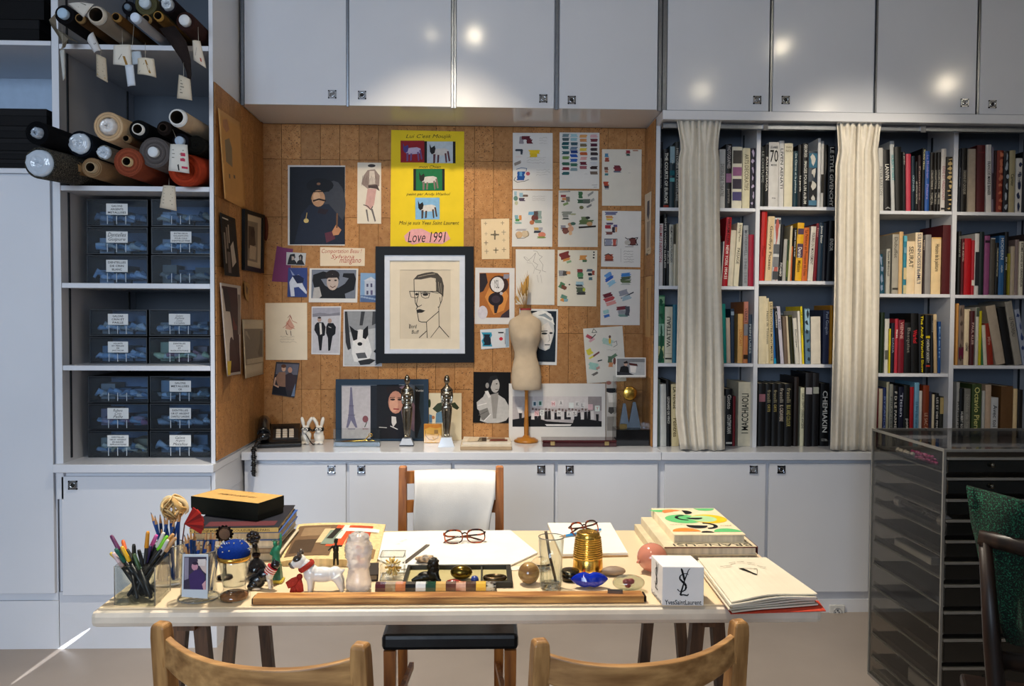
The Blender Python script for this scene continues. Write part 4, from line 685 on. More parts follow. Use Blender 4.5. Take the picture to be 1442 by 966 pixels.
sheet('pinned_photo', 'white bordered portrait photo of a fair-haired woman behind the mannequin', 'photo', [(345,408),(608,413),(598,793),(345,788)], BW, '#d3d5d6', [('p','#182430',[(360,422),(597,426),(588,772),(360,768)]), ('p','#c3c6c6',[(430,470),(470,420),(530,425),(575,470),(582,560),(575,600),(550,680),(520,695),(480,680),(440,600)]), ('p','#e2e2de',[(430,440),(500,418),(560,445),(585,520),(560,500),(500,470),(440,475)]), ('p','#8b969c',[(470,455),(520,440),(570,480),(560,490),(510,462)]), ('p','#d8d4cf',[(490,530),(540,500),(570,560),(560,640),(530,692),(490,670)]), ('e','#262c32',515,578,20,7), ('e','#262c32',560,575,12,7), ('l','#333a40',5,[(495,562),(535,560)]), ('l','#3a3f44',6,[(518,655),(552,655)]), ('l','#9a9c9c',4,[(545,585),(552,625),(540,632)]), ('p','#16212c',[(430,690),(480,680),(520,720),(588,770),(430,768)])], C9)
# left half of the board
sheet('pinned_card', 'torn plum coloured sheet half under two photos', 'paper', [(460,75),(500,86),(565,95),(535,310),(427,305)], BW, '#713a62', (), C5)
sheet('pinned_photo', 'small black and white photo of two facing profiles', 'photo', [(522,115),(650,122),(642,202),(520,198)], lift(BW, .0015), '#b4b6b8', [('p','#24262a',[(527,195),(535,160),(545,130),(575,125),(580,150),(570,160),(585,180),(590,196)]), ('p','#a89a90',[(555,140),(572,145),(570,165),(555,168)]), ('p','#1e2024',[(585,197),(592,175),(605,165),(600,140),(615,128),(628,140),(625,170),(640,198)]), ('p','#8b7f78',[(606,145),(616,142),(618,165),(608,168)])], C5)
sheet('pinned_photo', 'blue tinted photo of a dog seen from above', 'photo', [(533,217),(657,217),(655,407),(528,405)], lift(BW, .003), '#39497f', [('p','#c3cad8',[(540,310),(560,275),(600,260),(635,290),(625,320),(655,375),(650,388),(600,340),(570,345),(575,400),(550,402)]), ('p','#1b2244',[(560,270),(600,262),(635,285),(630,315),(590,318)]), ('p','#8b96b8',[(560,265),(545,225),(575,265)])], C5)
sheet('pinned_note', 'cream note with red handwriting above the smiling portrait', 'note', [(740,83),(1030,90),(1028,205),(740,205)], BW, '#dccbb2', [('t','#a8483c','Comportation Beau !',880,112,260,36,.3), ('t','#a8483c','Sylvana',885,148,150,34,.3), ('t','#a8483c','mangano',935,178,140,36,.3)], C5)
sheet('pinned_photo', 'white bordered photo of a smiling person with hands behind head', 'photo', [(672,220),(987,222),(980,442),(666,440)], lift(BW, .001), '#d3d1ce', [('p','#6f7684',[(685,228),(975,230),(968,416),(682,414)]), ('p','#16171b',[(690,300),(695,262),(760,240),(800,250),(800,285),(745,290),(770,330),(800,350),(860,345),(900,320),(925,285),(885,275),(890,252),(960,252),(972,290),(960,360),(900,385),(905,415),(740,414),(730,380),(700,340)]), ('p','#a9a6a4',[(690,414),(700,345),(735,340),(750,400),(730,414)]), ('e','#241f20',820,265,46,34), ('e','#b5a49a',820,310,38,52), ('e','#2a2524',800,298,9,5), ('e','#2a2524',840,298,9,5), ('l','#5b3f3a',5,[(805,335),(820,345),(838,335)]), ('p','#241f20',[(780,290),(790,260),(860,258),(865,300),(850,280),(795,282)])], C5)
sheet('pinned_photo', 'bluish photo of a white house half behind the black frame', 'photo', [(1002,250),(1108,252),(1108,440),(998,438)], BW, '#7fa0c4', [('r','#b4bccb',1028,300,1108,395), ('p','#c4c9d4',[(1020,300),(1070,275),(1108,300)]), ('r','#4b4a66',1040,320,1052,340), ('r','#4b4a66',1066,318,1078,342), ('r','#4b4a66',1040,365,1052,390), ('r','#5a5578',1066,362,1080,392), ('r','#4f6690',1000,395,1108,438)] + [('e','#8fa4c0',1010+i*17,405+(i*29) % 26,9,6) for i in range(6)], C5)
sheet('pinned_sketch', 'cream sheet with a small red figure sketch', 'sketch', [(385,445),(655,443),(657,813),(387,813)], BW, '#dccfb8', [('p','#c99a86',[(520,570),(545,545),(560,575),(575,600),(550,620),(515,612)]), ('l','#a8604c',3,[(500,605),(530,580),(545,530),(560,560),(590,575)]), ('l','#a8604c',3,[(525,575),(545,600),(575,612)]), ('l','#8b5a4c',3,[(530,540),(545,522),(556,545)]), ('l','#3b302c',4,[(518,622),(522,645),(530,650)]), ('l','#3b302c',4,[(548,625),(552,655)])] + hand('#8b7d70',480,655,110,50,3,12,1.4), C5)
sheet('pinned_photo', 'white bordered photo of two men in dark suits walking', 'photo', [(685,468),(877,466),(868,780),(683,776)], BW, '#cfcfd2', [('p','#9a9aa6',[(690,475),(870,474),(869,520),(690,530)]), ('p','#b9b9c0',[(690,530),(869,520),(862,770),(690,768)]), ('p','#7d7d88',[(690,515),(740,508),(800,515),(869,505),(869,525),(690,535)]), ('p','#15151a',[(705,590),(720,570),(760,570),(776,600),(770,655),(757,660),(748,752),(735,752),(725,660),(702,620)]), ('p','#d3d0cc',[(734,575),(748,575),(752,645),(740,650)]), ('e','#a88d80',735,552,13,16), ('p','#121216',[(778,600),(790,575),(825,575),(842,600),(838,645),(820,660),(805,752),(792,755),(790,670),(778,640)]), ('e','#a88d80',802,560,13,16), ('e','#2a2522',735,540,12,6), ('l','#c9c6c2',4,[(795,598),(810,605)])], C5)
sheet('pinned_photo', 'black and white photo of a seated bulldog puppy', 'photo', [(892,488),(1140,488),(1140,855),(888,855)], BW, '#d0d0d2', [('r','#8d9094',898,498,1138,848), ('p','#b9bbbe',[(900,640),(1138,600),(1138,846),(900,846)]), ('p','#2c2e32',[(898,500),(915,500),(940,740),(920,750),(905,700)]), ('p','#3a3c40',[(1005,500),(1030,500),(1015,590),(995,590)]), ('p','#44464a',[(1080,500),(1138,500),(1138,560),(1075,590)]), ('p','#dedede',[(950,690),(970,640),(1040,640),(1060,700),(1075,760),(1050,830),(960,825),(945,770)]), ('e','#e2e0de',1000,670,48,55), ('p','#17171a',[(930,590),(965,620),(985,625),(980,680),(955,690),(942,640)]), ('p','#17171a',[(1050,590),(1052,650),(1035,680),(1015,670),(1018,620)]), ('e','#17171a',997,710,16,12), ('p','#55575c',[(970,770),(1030,765),(1045,800),(985,805)]), ('p','#2a2b2f',[(985,820),(1060,805),(1100,815),(1060,842),(1000,846)]), ('p','#1d1e22',[(1085,760),(1138,700),(1138,830),(1100,846),(1120,780)])], C5)
sheet('pinned_photo', 'tilted colour snapshot of a couple posing together', 'photo', [(388.9,509.5),(422,511.2),(414.8,560),(382.7,555.3)], lift(BW, .002), '#33333a', [('p','#5f5f6c',[(390,512),(421,513),(419,528),(388,527)]), ('p','#8a6a58',[(388,532),(393,524),(402,524),(403,545),(392,545)]), ('e','#c9a48c',399.5,519,3,4.2), ('e','#5a3a2a',399.5,515.5,3.6,2.6), ('p','#3a2f34',[(402,528),(409,524),(417,532),(414,552),(402,548)]), ('e','#b98d78',408.5,521,3,4), ('p','#1a1a22',[(385,543),(402,545),(404,557),(384,554)]), ('p','#6a7a94',[(413,548),(416,540),(415,558),(410,558)]), ('l','#c9a48c',2,[(388,532),(386,542),(392,545)])])
tag(MB('#5b2a18').ell(PY(374.5, 322, YB-.006), (.012, .005, .06)).build('wooden_plaque', matte), 'dark red-brown oval wooden plaque beside the small frame', 'plaque')
# side wall of the niche
def curled(name, label, cat, quad, plane, col, shapes, T, amt, mat=paper):
    """a sheet that bows off the wall between its pins"""
    p0, n = plane; q = [PP(*T(*k), p0, n) for k in quad]; N_ = 10; mb = MB(col); vs = []
    for i in range(N_+1):
        for j in range(N_+1):
            u, v = j/N_, i/N_; p = (q[0]*(1-u)+q[1]*u)*(1-v)+(q[3]*(1-u)+q[2]*u)*v
            vs.append(p+n*(amt*((1-u)**2*(.3+.7*v))))
    mb.add(vs, [(i*(N_+1)+j, i*(N_+1)+j+1, (i+1)*(N_+1)+j+1, (i+1)*(N_+1)+j) for i in range(N_) for j in range(N_)], None, True)
    o = tag(mb.build(name, mat), label, cat); sd = o.modifiers.new('thick', 'SOLIDIFY'); sd.thickness = .001
    if shapes:
        for k, (c, pts) in enumerate(shapes):
            pm = MB(); out = []
            for u, v in pts:
                p = (q[0]*(1-u)+q[1]*u)*(1-v)+(q[3]*(1-u)+q[2]*u)*v; out.append(p+n*(amt*((1-u)**2*(.3+.7*v))+.0012+.0002*k))
            pm.poly(out, c); pm.build('print_patch', ink, o)
    return o
def rr(a, b, c, d): return [(a, b), (c, b), (c, d), (a, d)]
curled('pinned_sketch', 'tall tan paper with a faint coat sketch hung on the niche side', 'sketch', [(65,140),(215,235),(243,765),(85,700)], LW, '#c9985e', [('#8a7a62', [(.2,.32),(.42,.26),(.52,.36),(.5,.58),(.2,.56)]), ('#b07c58', [(.16,.1),(.36,.06),(.45,.16),(.3,.22),(.15,.18)]), ('#6a5a4a', rr(.3,.68,.36,.73)), ('#6a5a4a', rr(.52,.66,.6,.7))], C4, .02)
curled('pinned_photo', 'curling dark photo of a crowd at the niche edge', 'photo', [(307.5,299),(331,308),(337.5,390),(309.5,387.6)], LW, '#2a2522', [('#8d8278', rr(.15,.3,.25,.8)), ('#b9aea2', [(.55,.5),(.75,.4),(.85,.75),(.6,.85)]), ('#77695f', rr(.3,.2,.42,.55)), ('#a3968a', rr(.45,.15,.52,.45)), ('#5b4f48', rr(.3,.6,.5,.95)), ('#cfc6ba', rr(.1,.06,.5,.08))], ID, .02)
curled('pinned_photo', 'long maroon photo with yellow lower corner bowed off the cork', 'photo', [(75,312),(225,335),(225,905),(90,920)], LW, '#c9bdb4', [('#3c1a1a', [(.06,.03),(.82,.03),(.97,.97),(.3,.97)]), ('#a8401f', [(.5,.05),(.72,.05),(.75,.12),(.55,.13)]), ('#6a2418', [(.55,.15),(.7,.15),(.8,.5),(.6,.5)]), ('#8d8078', rr(.84,.1,.96,.55)), ('#241014', [(.1,.05),(.4,.05),(.5,.3),(.2,.3)]), ('#c9ac3a', [(.02,.99),(.1,.84),(.42,.84),(.3,.99)])], C5, .03)
curled('pinned_photo', 'pale faded street photo with wide white margins', 'photo', [(228,550),(372,555),(372,905),(232,935)], LW, '#c4b59c', [('#77695a', rr(.06,.16,.96,.78)), ('#9a8c78', rr(.1,.2,.4,.7)), ('#a89a84', rr(.5,.18,.62,.6)), ('#5f5346', rr(.7,.2,.92,.66)), ('#b3a48c', rr(.1,.68,.95,.77))], C5, .015)
curled('pinned_photo', 'small curled brown paper scrap under the framed photo', 'scrap', [(240,300),(282,322),(274,440),(236,400)], LW, '#a9814e', [('#6a4a2a', [(.3,.2),(.8,.3),(.7,.7),(.35,.6)])], C5, .012)
sf = thing('picture_frame', 'small black framed photo hung on the niche side', 'framed picture', PX(354, 385, XL+.007))
sq = [(340.5,294),(369,303),(367.6,385),(340.4,380)]
iq = [(344.5,300.5),(366.2,307),(365.2,379),(344.2,374)]
mb = MB(); ring(mb, ID, LW, sq, iq, .014, '#0e0d0d'); mb.build('frame', frameb, sf)
mb = MB(); mb.slab([PP(*q, *LW) for q in iq], LW[1], .006, '#c4b194'); mo = mb.build('mount', paper, sf)
mb = MB(); prints(mb, LW, ID, [('p','#8a7b68',[(347.5,310),(363,314),(362.5,370),(347.2,366)]), ('p','#4a3b30',[(350,318),(358,320),(360,345),(350,350)]), ('p','#b9a68c',[(352,345),(361,348),(360,366),(351,364)]), ('e','#3b2c24',356,328,3,6)], .0066); mb.build('photo', ink, mo)
sheet('pinned_photo', 'narrow pale photo with a dark figure on the niche side by the books', 'photo', [(1200,505),(1243,480),(1235,905),(1205,918)], RW, '#cfc2ae', [('p','#4b4550',[(1215,550),(1230,540),(1230,630),(1222,680),(1212,640)]), ('p','#9a8c80',[(1212,690),(1232,680),(1228,860),(1210,870)])], C8)
sheet('pinned_note', 'narrow tan paper on the niche side below the pale photo', 'paper', [(1205,195),(1243,185),(1235,605),(1203,600)], RW, '#c09a68', [('l','#5b4430',3,[(1215,270),(1217,480)]), ('l','#7b6248',2,[(1210,275),(1228,270)])], C9)
sheet('pinned_card', 'scrap of pale card on the niche side between two papers', 'card', [(1207,5),(1240,-8),(1238,30),(1209,48)], RW, '#cdbfa6', [('l','#7b6a55',3,[(1213,18),(1232,8)])], C9)

# ================================================================== THINGS ON THE WORKTOP
RI = ROT.transposed()
def proj(p): v = RI @ (V(p)-CAM); return (CX-F*v.x/v.z, CY+F*v.y/v.z)
def lplane(Y, tilt, z=ZC+.0006): return (V((0, Y, z)), V((0, -math.cos(tilt), math.sin(tilt))))
def lquad(x0, x1, yt, pl):
    b0 = proj((PY(x0, 620, pl[0].y).x, pl[0].y, pl[0].z)); b1 = proj((PY(x1, 620, pl[0].y).x, pl[0].y, pl[0].z))
    return [(x0, yt), (x1, yt), (b1[0], b1[1]), (b0[0], b0[1])]
# large picture leaning against the cork
pl = lplane(4.205, .10); q = lquad(473.5, 603.5, 534, pl)
pf = thing('picture_frame', 'large blue framed poster of a tower and a woman leaning on the cork', 'framed picture', (PY(538, 620, 4.2).x, 4.205, ZC+.0006))
bx0, bx1, by1 = 481, 597, q[2][1]-3
mb = MB(); ring(mb, ID, pl, q, [(480.5, 542), (597, 541.5), (597, by1), (480.5, by1)], .016, '#1c2f42'); mb.build('frame', frameb, pf)
mb = MB(); mb.slab([PP(*k, *pl) for k in ((480.5, 541.5), (597, 541.5), (597, by1), (480.5, by1))], pl[1], .008, '#2a3038'); po = mb.build('poster', satin, pf)
mb = MB(); prints(mb, pl, C10, [('r','#b4b0b4',812,177,1028,600), ('p','#6a6880',[(876,190),(888,190),(896,300),(905,400),(930,495),(915,495),(882,440),(860,495),(845,495),(862,400),(870,300)]), ('l','#57556c',5,[(860,400),(912,400)]), ('l','#57556c',5,[(868,330),(902,330)]), ('e','#7a4a50',990,430,22,26), ('l','#3a4a3c',6,[(1000,455),(985,490)]), ('r','#1a1f28',1030,177,1090,600)], .0086)
prints(mb, pl, C11, [('r','#15161b',-62,160,200,735), ('p','#6a5664',[(130,235),(190,215),(290,400),(285,640),(180,560)]), ('p','#1a1214',[(20,230),(110,205),(185,260),(190,290),(40,290)]), ('e','#b5806c',112,370,68,105), ('e','#c9967e',95,390,40,70), ('e','#2a1a18',85,345,22,9), ('e','#2a1a18',150,345,20,9), ('l','#3a201c',7,[(60,328),(105,326)]), ('l','#3a201c',7,[(132,328),(172,328)]), ('l','#8a3a38',12,[(95,432),(140,434)]), ('p','#17151a',[(-40,735),(20,520),(80,480),(140,500),(200,560),(210,735)]), ('p','#c9c4c0',[(75,500),(115,505),(120,560),(90,600),(75,560)]), ('l','#d8d4d0',5,[(-40,600),(30,605)]), ('l','#d8d4d0',7,[(65,590),(130,620)]), ('r','#1d2a34',290,215,395,735), ('p','#0c0d10',[(290,215),(340,260),(330,420),(350,560),(310,700),(290,690)]), ('t','#c9c9c6','Vestiaire',345,262,96,18), ('l','#d8d6d0',10,[(145,205),(190,207)])], .009)
mb.build('poster_print', ink, po)
pl = lplane(4.215, .10)
sheet('propped_card', 'pale card with a blue vase of leaves behind the second statuette', 'card', lquad(603.8, 650, 553.5, pl), pl, '#cfc3a8', [('p','#2f3a28',[(452,430),(500,380),(540,370),(545,440),(500,470)]), ('p','#2f3a28',[(620,380),(660,370),(700,420),(680,440),(640,420)]), ('p','#5a7c94',[(485,470),(540,450),(545,560),(480,560)]), ('p','#4f6f88',[(420,480),(450,490),(450,560),(420,560)]), ('e','#a86a3c',460,510,14,16), ('e','#223018',425,380,12,40)], C11, QT=ID)
sheet('pinned_photo', 'black and white photo of a woman in a pale blouse beside the mannequin', 'photo', [(833,90),(1175,93),(1170,562),(825,558)], lift(BW, .001), '#131416', [('p','#b5b2ae',[(860,370),(920,320),(945,270),(985,300),(1010,330),(1060,300),(1120,340),(1155,400),(1160,500),(1130,540),(1060,560),(960,562),(890,540),(905,470),(865,430)]), ('p','#75726e',[(880,450),(960,420),(980,480),(930,540),(905,530)]), ('e','#a9a5a0',1030,215,42,68), ('p','#1a1a1c',[(960,200),(985,130),(1040,120),(1062,150),(1010,170),(990,230),(960,235)]), ('e','#918d88',958,215,16,26), ('p','#8f8b86',[(990,300),(1060,280),(1060,330),(1040,520),(1010,520),(1000,400)]), ('p','#d3d0cc',[(935,270),(965,262),(990,320),(970,330)]), ('l','#55524e',6,[(880,490),(960,450)]), ('l','#e0ddd9',7,[(870,400),(950,380)]), ('l','#e0ddd9',7,[(930,540),(990,480)]), ('e','#1c1b1c',1045,200,9,5), ('l','#4a3f3c',6,[(1035,252),(1058,250)])], C11)
pl = lplane(4.20, .12)
sheet('propped_photo', 'wide white mounted group photo of people holding letter signs', 'photo', lquad(716.6, 852.5, 540, pl), pl, '#cbc8c4', [('r','#a9a2a2',130,350,885,606), ('r','#c3bcbc',300,350,770,450), ('r','#8a8282',770,352,885,470), ('p','#101012',[(130,545),(200,535),(290,515),(420,560),(640,575),(660,510),(780,545),(885,560),(885,606),(130,606)]), ('p','#d3cfcc',[(405,585),(630,585),(620,600),(420,600)])]
    + [('p', '#1a181a' if i % 3 else '#c9c4c2', [(290+i*28,470+(i*37) % 20),(312+i*28,465+(i*37) % 20),(316+i*28,545),(288+i*28,545)]) for i in range(19)] + [('e','#6a5550',302+i*28,455+(i*41) % 18,8,10) for i in range(19)]
    + [('r',c,x-20,y-24,x+20,y+24) for x, y, c in ((318,412,'#c9d0d0'),(365,408,'#c4d0cc'),(475,412,'#d8c4c4'),(540,405,'#cfcac8'),(628,425,'#cfd4d2'),(680,415,'#c9c6c4'),(725,425,'#c9c6c4'),(790,440,'#c8a8ac'),(848,452,'#c9d4cc'),(335,492,'#d4b4b4'),(380,488,'#cfd0cc'),(525,495,'#d4d0cc'),(608,500,'#d0ccc8'),(655,495,'#cfcac6'))]
    + [('t',c,s,x,y,20,30) for s, x, y, c in (('I',318,412,'#33566a'),('I',365,408,'#3a6a5a'),('H',475,412,'#a83038'),('A',540,405,'#1a1a1a'),('K',680,415,'#555'),('L',725,425,'#555'),('Y',848,452,'#a83038'),('N',335,492,'#a85058'),('O',380,488,'#556'),('M',525,495,'#333'),('A',608,500,'#333'),('S',655,495,'#333'))]
    + [('p','#201e20',[(185,490),(210,490),(208,545),(188,545)]), ('p','#d0cbc9',[(165,440),(215,440),(215,490),(180,490)]), ('p','#17161a',[(835,500),(860,500),(858,575),(840,575)])], C12, QT=ID)
pl = lplane(4.16, .06)
sheet('propped_card', 'narrow black and white card of a standing dress beside the trophy case', 'card', lquad(853.5, 867.5, 537, pl), pl, '#a5a09a', [('p','#15151a',[(925,280),(1000,280),(1005,310),(965,325),(925,310)]), ('e','#8a5a50',945,235,22,16), ('p','#c9c4be',[(935,320),(1000,320),(990,400),(945,400)]), ('p','#3a3836',[(945,440),(985,440),(990,480),(965,500),(940,480)]), ('p','#7a756f',[(930,520),(990,520),(975,640),(930,640)])], C12, QT=ID)

# telephone
tp = PZ(394, 626, ZC); A = Matrix.Rotation(.22, 3, 'Z')
def loc(o, R, x, y, z): return o + R @ V((x, y, z))
ph = thing('telephone', 'black push-button telephone at the worktop end', 'telephone', tp)
mb = MB('#0f0f10'); W2, D2 = .10, .105
KZ = lambda y: .030+.060*(y+.085)/.165
prof = [(-D2, .002), (-D2, .016), (-D2*.88, .027), (-.085, .030), (.08, .090), (D2*.95, .086), (D2, .06), (D2, .002)]
vs = [loc(tp, A, s*W2*(.96 if z > .03 else 1), y, z) for s in (-1, 1) for y, z in prof]; n = len(prof)
mb.add(vs, [tuple(range(n))[::-1], tuple(range(n, 2*n))]+[(i, (i+1) % n, n+(i+1) % n, n+i) for i in range(n)]); mb.build('body', black, ph, bevel=.004)
kp = MB('#1a1a1b'); kp.hexa([loc(tp, A, x, y, KZ(y)+.0003) for x, y in ((-.03,-.07),(.085,-.07),(.085,.02),(-.03,.02))], [loc(tp, A, x, y, KZ(y)+.003) for x, y in ((-.03,-.07),(.085,-.07),(.085,.02),(-.03,.02))]); kb = kp.build('keypad', satin, ph)
for r in range(4):
    for c in range(3):
        x, y = -.006+c*.030, -.056+r*.021; z = KZ(y)+.003
        b = MB('#bfae98'); b.hexa([loc(tp, A, x+a, y+d, z+.0001+d*.36) for a, d in ((-.011,-.005),(.011,-.005),(.011,.005),(-.011,.005))], [loc(tp, A, x+a*.9, y+d*.9, z+.005+d*.36) for a, d in ((-.011,-.005),(.011,-.005),(.011,.005),(-.011,.005))]); b.build('button', satin, kb)
hs = MB('#0c0c0d'); pts = [(-.070, -.10+.20*i/12, .066+.03*i/12+.034*math.sin(PI*i/12)) for i in range(13)]
hs.tube([loc(tp, A, *p) for p in pts], [(.019+.008*abs(i-6)/6, .024+.008*abs(i-6)/6) for i in range(13)], 12)
for y in (-.092, .092): hs.lathe([(.0001, 0), (.027, 0), (.03, .012), (.026, .03), (.0001, .034)], loc(tp, A, -.070, y, .042 if y < 0 else .082), 18)
hs.build('handset', black, ph)
cord = MB('#0b0b0c'); s0 = loc(tp, A, -.078, -.112, .055); pts = []
e0 = V((PY(357, 650, YU-.035).x, YU-.035, ZC-.02))
for i in range(90):
    f = i/89; base = s0.lerp(V((e0.x, YU-.03, ZC+.02)), min(1, f/.25)) if f < .25 else V((e0.x, YU-.032, ZC+.02-(f-.25)/.75*.125))
    k = .006+.0045*math.sin((f-.2)*PI*5.2)**2; pts.append(base+V((math.cos(i*1.35)*k, math.sin(i*1.35)*k*.8, 0)))
cord.tube(pts, .0042, 6); cord.build('coiled_cord', black, ph)
ln = MB('#0b0b0c')
for off in (0, .012): ln.tube([loc(tp, A, .06+.10*t, .02+off-.05*t+.05*math.sin(t*5+off*60), .062-.057*min(1, t*1.25)+.035*math.sin(PI*min(1, t*1.1))) for t in [i/14 for i in range(15)]], .0022, 6)
ln.build('line_cord', black, ph)

# two masked rabbit shakers
white_g = mk('white_glaze', '#d9d3c8', .15, coat=.4, nscale=20, namt=.08)
def rabbit(px, label, flip):
    b = PZ(px, 625, ZC+.0005); t = thing('rabbit_figurine', label, 'figurine', b, 'rabbit figurines'); s = 1.0
    mb = MB(); mb.ell(b+V((0, .004, .028)), (.025, .024, .028)); mb.ell(b+V((0, .002, .066)), (.021, .02, .022)); mb.ell(b+V((0, .002, .05)), (.021, .019, .02))
    mb.ell(b+V((-.012, -.014, .006)), (.012, .014, .007)); mb.ell(b+V((.012, -.014, .006)), (.012, .014, .007)); mb.ell(b+V((.019*flip, .004, .04)), (.008, .012, .016)); mb.ell(b+V((0, -.015, .06)), (.011, .009, .009))
    for sx in (-1, 1):
        tilt = .012 if sx == -flip else .03
        mb.tube([b+V((sx*.009, .004, .08)), b+V((sx*.013, .004, .1)), b+V((sx*(.012+tilt*.5), .004, .122)), b+V((sx*(.012+tilt*.55), .003, .13))], [.006, .0095, .0085, .003], 10, flat=(1, 0, 0))
    mb.build('body', white_g, t, remesh=.0022)
    mk_ = MB('#101010'); mk_.lathe([(.0213, -.009), (.0232, 0), (.0213, .009)], b+V((0, .002, .071)), 20)
    mk_.tube([b+V((.02*flip, .0, .07)), b+V((.027*flip, .004, .066)), b+V((.03*flip, .006, .058))], [.004, .005, .002], 8); mk_.build('mask', satin, t)
    for sx in (-1, 1):
        e = MB('#e8e4da').ell(b+V((sx*.0085, -.0195, .0715)), (.0065, .003, .0068)).build('eye', gloss, t)
        MB('#101010').ell(b+V((sx*.008, -.0225, .071)), (.003, .0015, .004)).build('pupil', gloss, e)
rabbit(430.5, 'white rabbit figurine with a black mask next to the telephone', 1)
rabbit(449.5, 'white rabbit figurine with a black mask next to the scissors block', -1)

# gold scissors in an acrylic block
b0 = PZ(469.5, 629.5, ZC); b1 = PZ(535, 629.5, ZC); yf = b0.y; H = .082; dp = .055
sc = thing('scissors_block', 'clear acrylic block holding gilt dressmaking scissors', 'display block', ((b0.x+b1.x)/2, yf+dp/2, ZC))
g = MB().box((b0.x, yf, ZC+.0005), (b1.x, yf+dp, ZC+H)); g.build('acrylic_block', glass, sc)
MB('#55606c').box((b0.x+.003, yf+.004, ZC+.003), (b1.x-.003, yf+dp-.004, ZC+.022)).build('steel_rest', satin, sc)
def P10(u, v, Y=yf+.02): return PY(*C10(u, v), Y)
for k, (cx, cy, tail, blade) in enumerate(((1028, 550, (985, 590), (765, 606)), (1040, 600, (1000, 592), (770, 598)))):
    m_ = MB('#c9a44e'); c = P10(cx, cy); ex, ez = ((.0085, .0065) if k == 0 else (.013, .0055)); 
    m_.tube([c+V((ex*math.cos(a), .002*k, ez*math.sin(a))) for a in [2*PI*i/20 for i in range(21)]], .0018, 8, caps=False)
    a = P10(*tail); e = P10(*blade); a.y += .002*k; e.y += .002*k
    m_.tube([c+V((-ex*.8, .002*k, -ez*.5 if k == 0 else 0)), a, a.lerp(e, .35), e], [.0022, .003, .0042, .0006], 8, flat=(0, 0, 1)); m_.build('scissor_half', goldm, sc)
MB('#e0c070').lathe([(.003, 0), (.003, .003), (.0001, .003)], P10(965, 598)+V((0, -.003, 0)), 12, M=Matrix.Rotation(PI/2, 3, 'X')).build('screw', goldm, sc)

# silver statuettes
def statuette(px, base_w, y0, y1, ytop, label, dark):
    bp = PZ(px, y1, ZC); Y = bp.y+.02; sc_ = 1200/Y*.999
    t = thing('statuette', label, 'statuette', (bp.x, Y, ZC))
    z0 = ZC+.0005
    if dark: MB('#0d0d0e').box((bp.x-.033, Y-.026, z0), (bp.x+.033, Y+.026, z0+.006)).build('plinth', satin, t); z0 += .0062
    zt = PY(px, y0, Y).z; w = base_w/2/300; mb = MB('#aeb6c2')
    mb.hexa([V((bp.x+a*w, Y+b*w*.75, z0)) for a, b in ((-1,-1),(1,-1),(1,1),(-1,1))], [V((bp.x+a*w*.62, Y+b*w*.5, zt)) for a, b in ((-1,-1),(1,-1),(1,1),(-1,1))]); mb.build('pedestal', gloss, t)
    H = PY(px, ytop, Y).z-zt; b = V((bp.x+.001, Y, zt)); m_ = MB()
    for s in (-1, 1):
        m_.tube([b+V((s*.008, -.008, .004)), b+V((s*.008, 0, .012)), b+V((s*.0085, 0, H*.13)), b+V((s*.011, 0, H*.27)), b+V((s*.012, 0, H*.4)), b+V((s*.012, 0, H*.5))], [.006, .0065, .0085, .0105, .013, .014], 10)
        m_.tube([b+V((s*.022, 0, H*.77)), b+V((s*.0245, .001, H*.66)), b+V((s*.022, -.006, H*.55))], [.007, .006, .0045], 8)
    for z, rx, ry in ((.48, .023, .015), (.53, .022, .014), (.60, .016, .012), (.66, .019, .014), (.72, .024, .016), (.77, .026, .014), (.80, .015, .010)): m_.ell(b+V((0, 0, H*z)), (rx, ry, H*.055))
    m_.tube([b+V((0, 0, H*.78)), b+V((0, 0, H*.88))], .0065, 10); m_.ell(b+V((0, -.001, H*.93)), (.0145, .016, H*.078))
    m_.build('figure', silverm, t, remesh=.0028)
    k = MB('#8d8577')
    k.tube([b+V((-.024, -.013, H*.75)), b+V((-.008, -.02, H*.715)), b+V((.008, -.02, H*.715)), b+V((.024, -.013, H*.75))], .0045, 8); k.build('folded_arms', silverm, t)
statuette(572.5, 20, 617, 628.5, 528.5, 'slim silver figure statuette on a black plinth', True)
statuette(628.5, 23, 615.5, 629.5, 528.5, 'slim silver figure statuette on a plain grey pedestal', False)
# amber block
a0, a1 = PZ(596.8, 624, ZC), PZ(622, 624, ZC)
ab = thing('amber_block', 'small amber block engraved with a face between the statuettes', 'block', ((a0.x+a1.x)/2, a0.y+.015, ZC))
zt = PY(609, 597, a0.y).z
MB('#dca94a').box((a0.x, a0.y, ZC+.0005), (a1.x, a0.y+.03, zt), bev=.002).build('block', mk('amber', '#d9a648', .12, trans=.15, nscale=12, namt=.2, coat=.5), ab)
mb = MB(); prints(mb, (V((0, a0.y-.0003, 0)), V((0, -1, 0))), C11, [('p','#b5742a',[(375,572),(538,572),(538,600),(480,612),(430,598),(375,622)]), ('l','#6f4c20',4,[(388,630),(390,680),(420,712),(460,720),(500,700),(512,660)]), ('l','#8b6a34',3,[(430,665),(475,668)]), ('l','#8b6a34',3,[(455,690),(462,700)]), ('r','#8a6a3c',468,625,505,660)], .0002); mb.build('engraving', ink, ab)

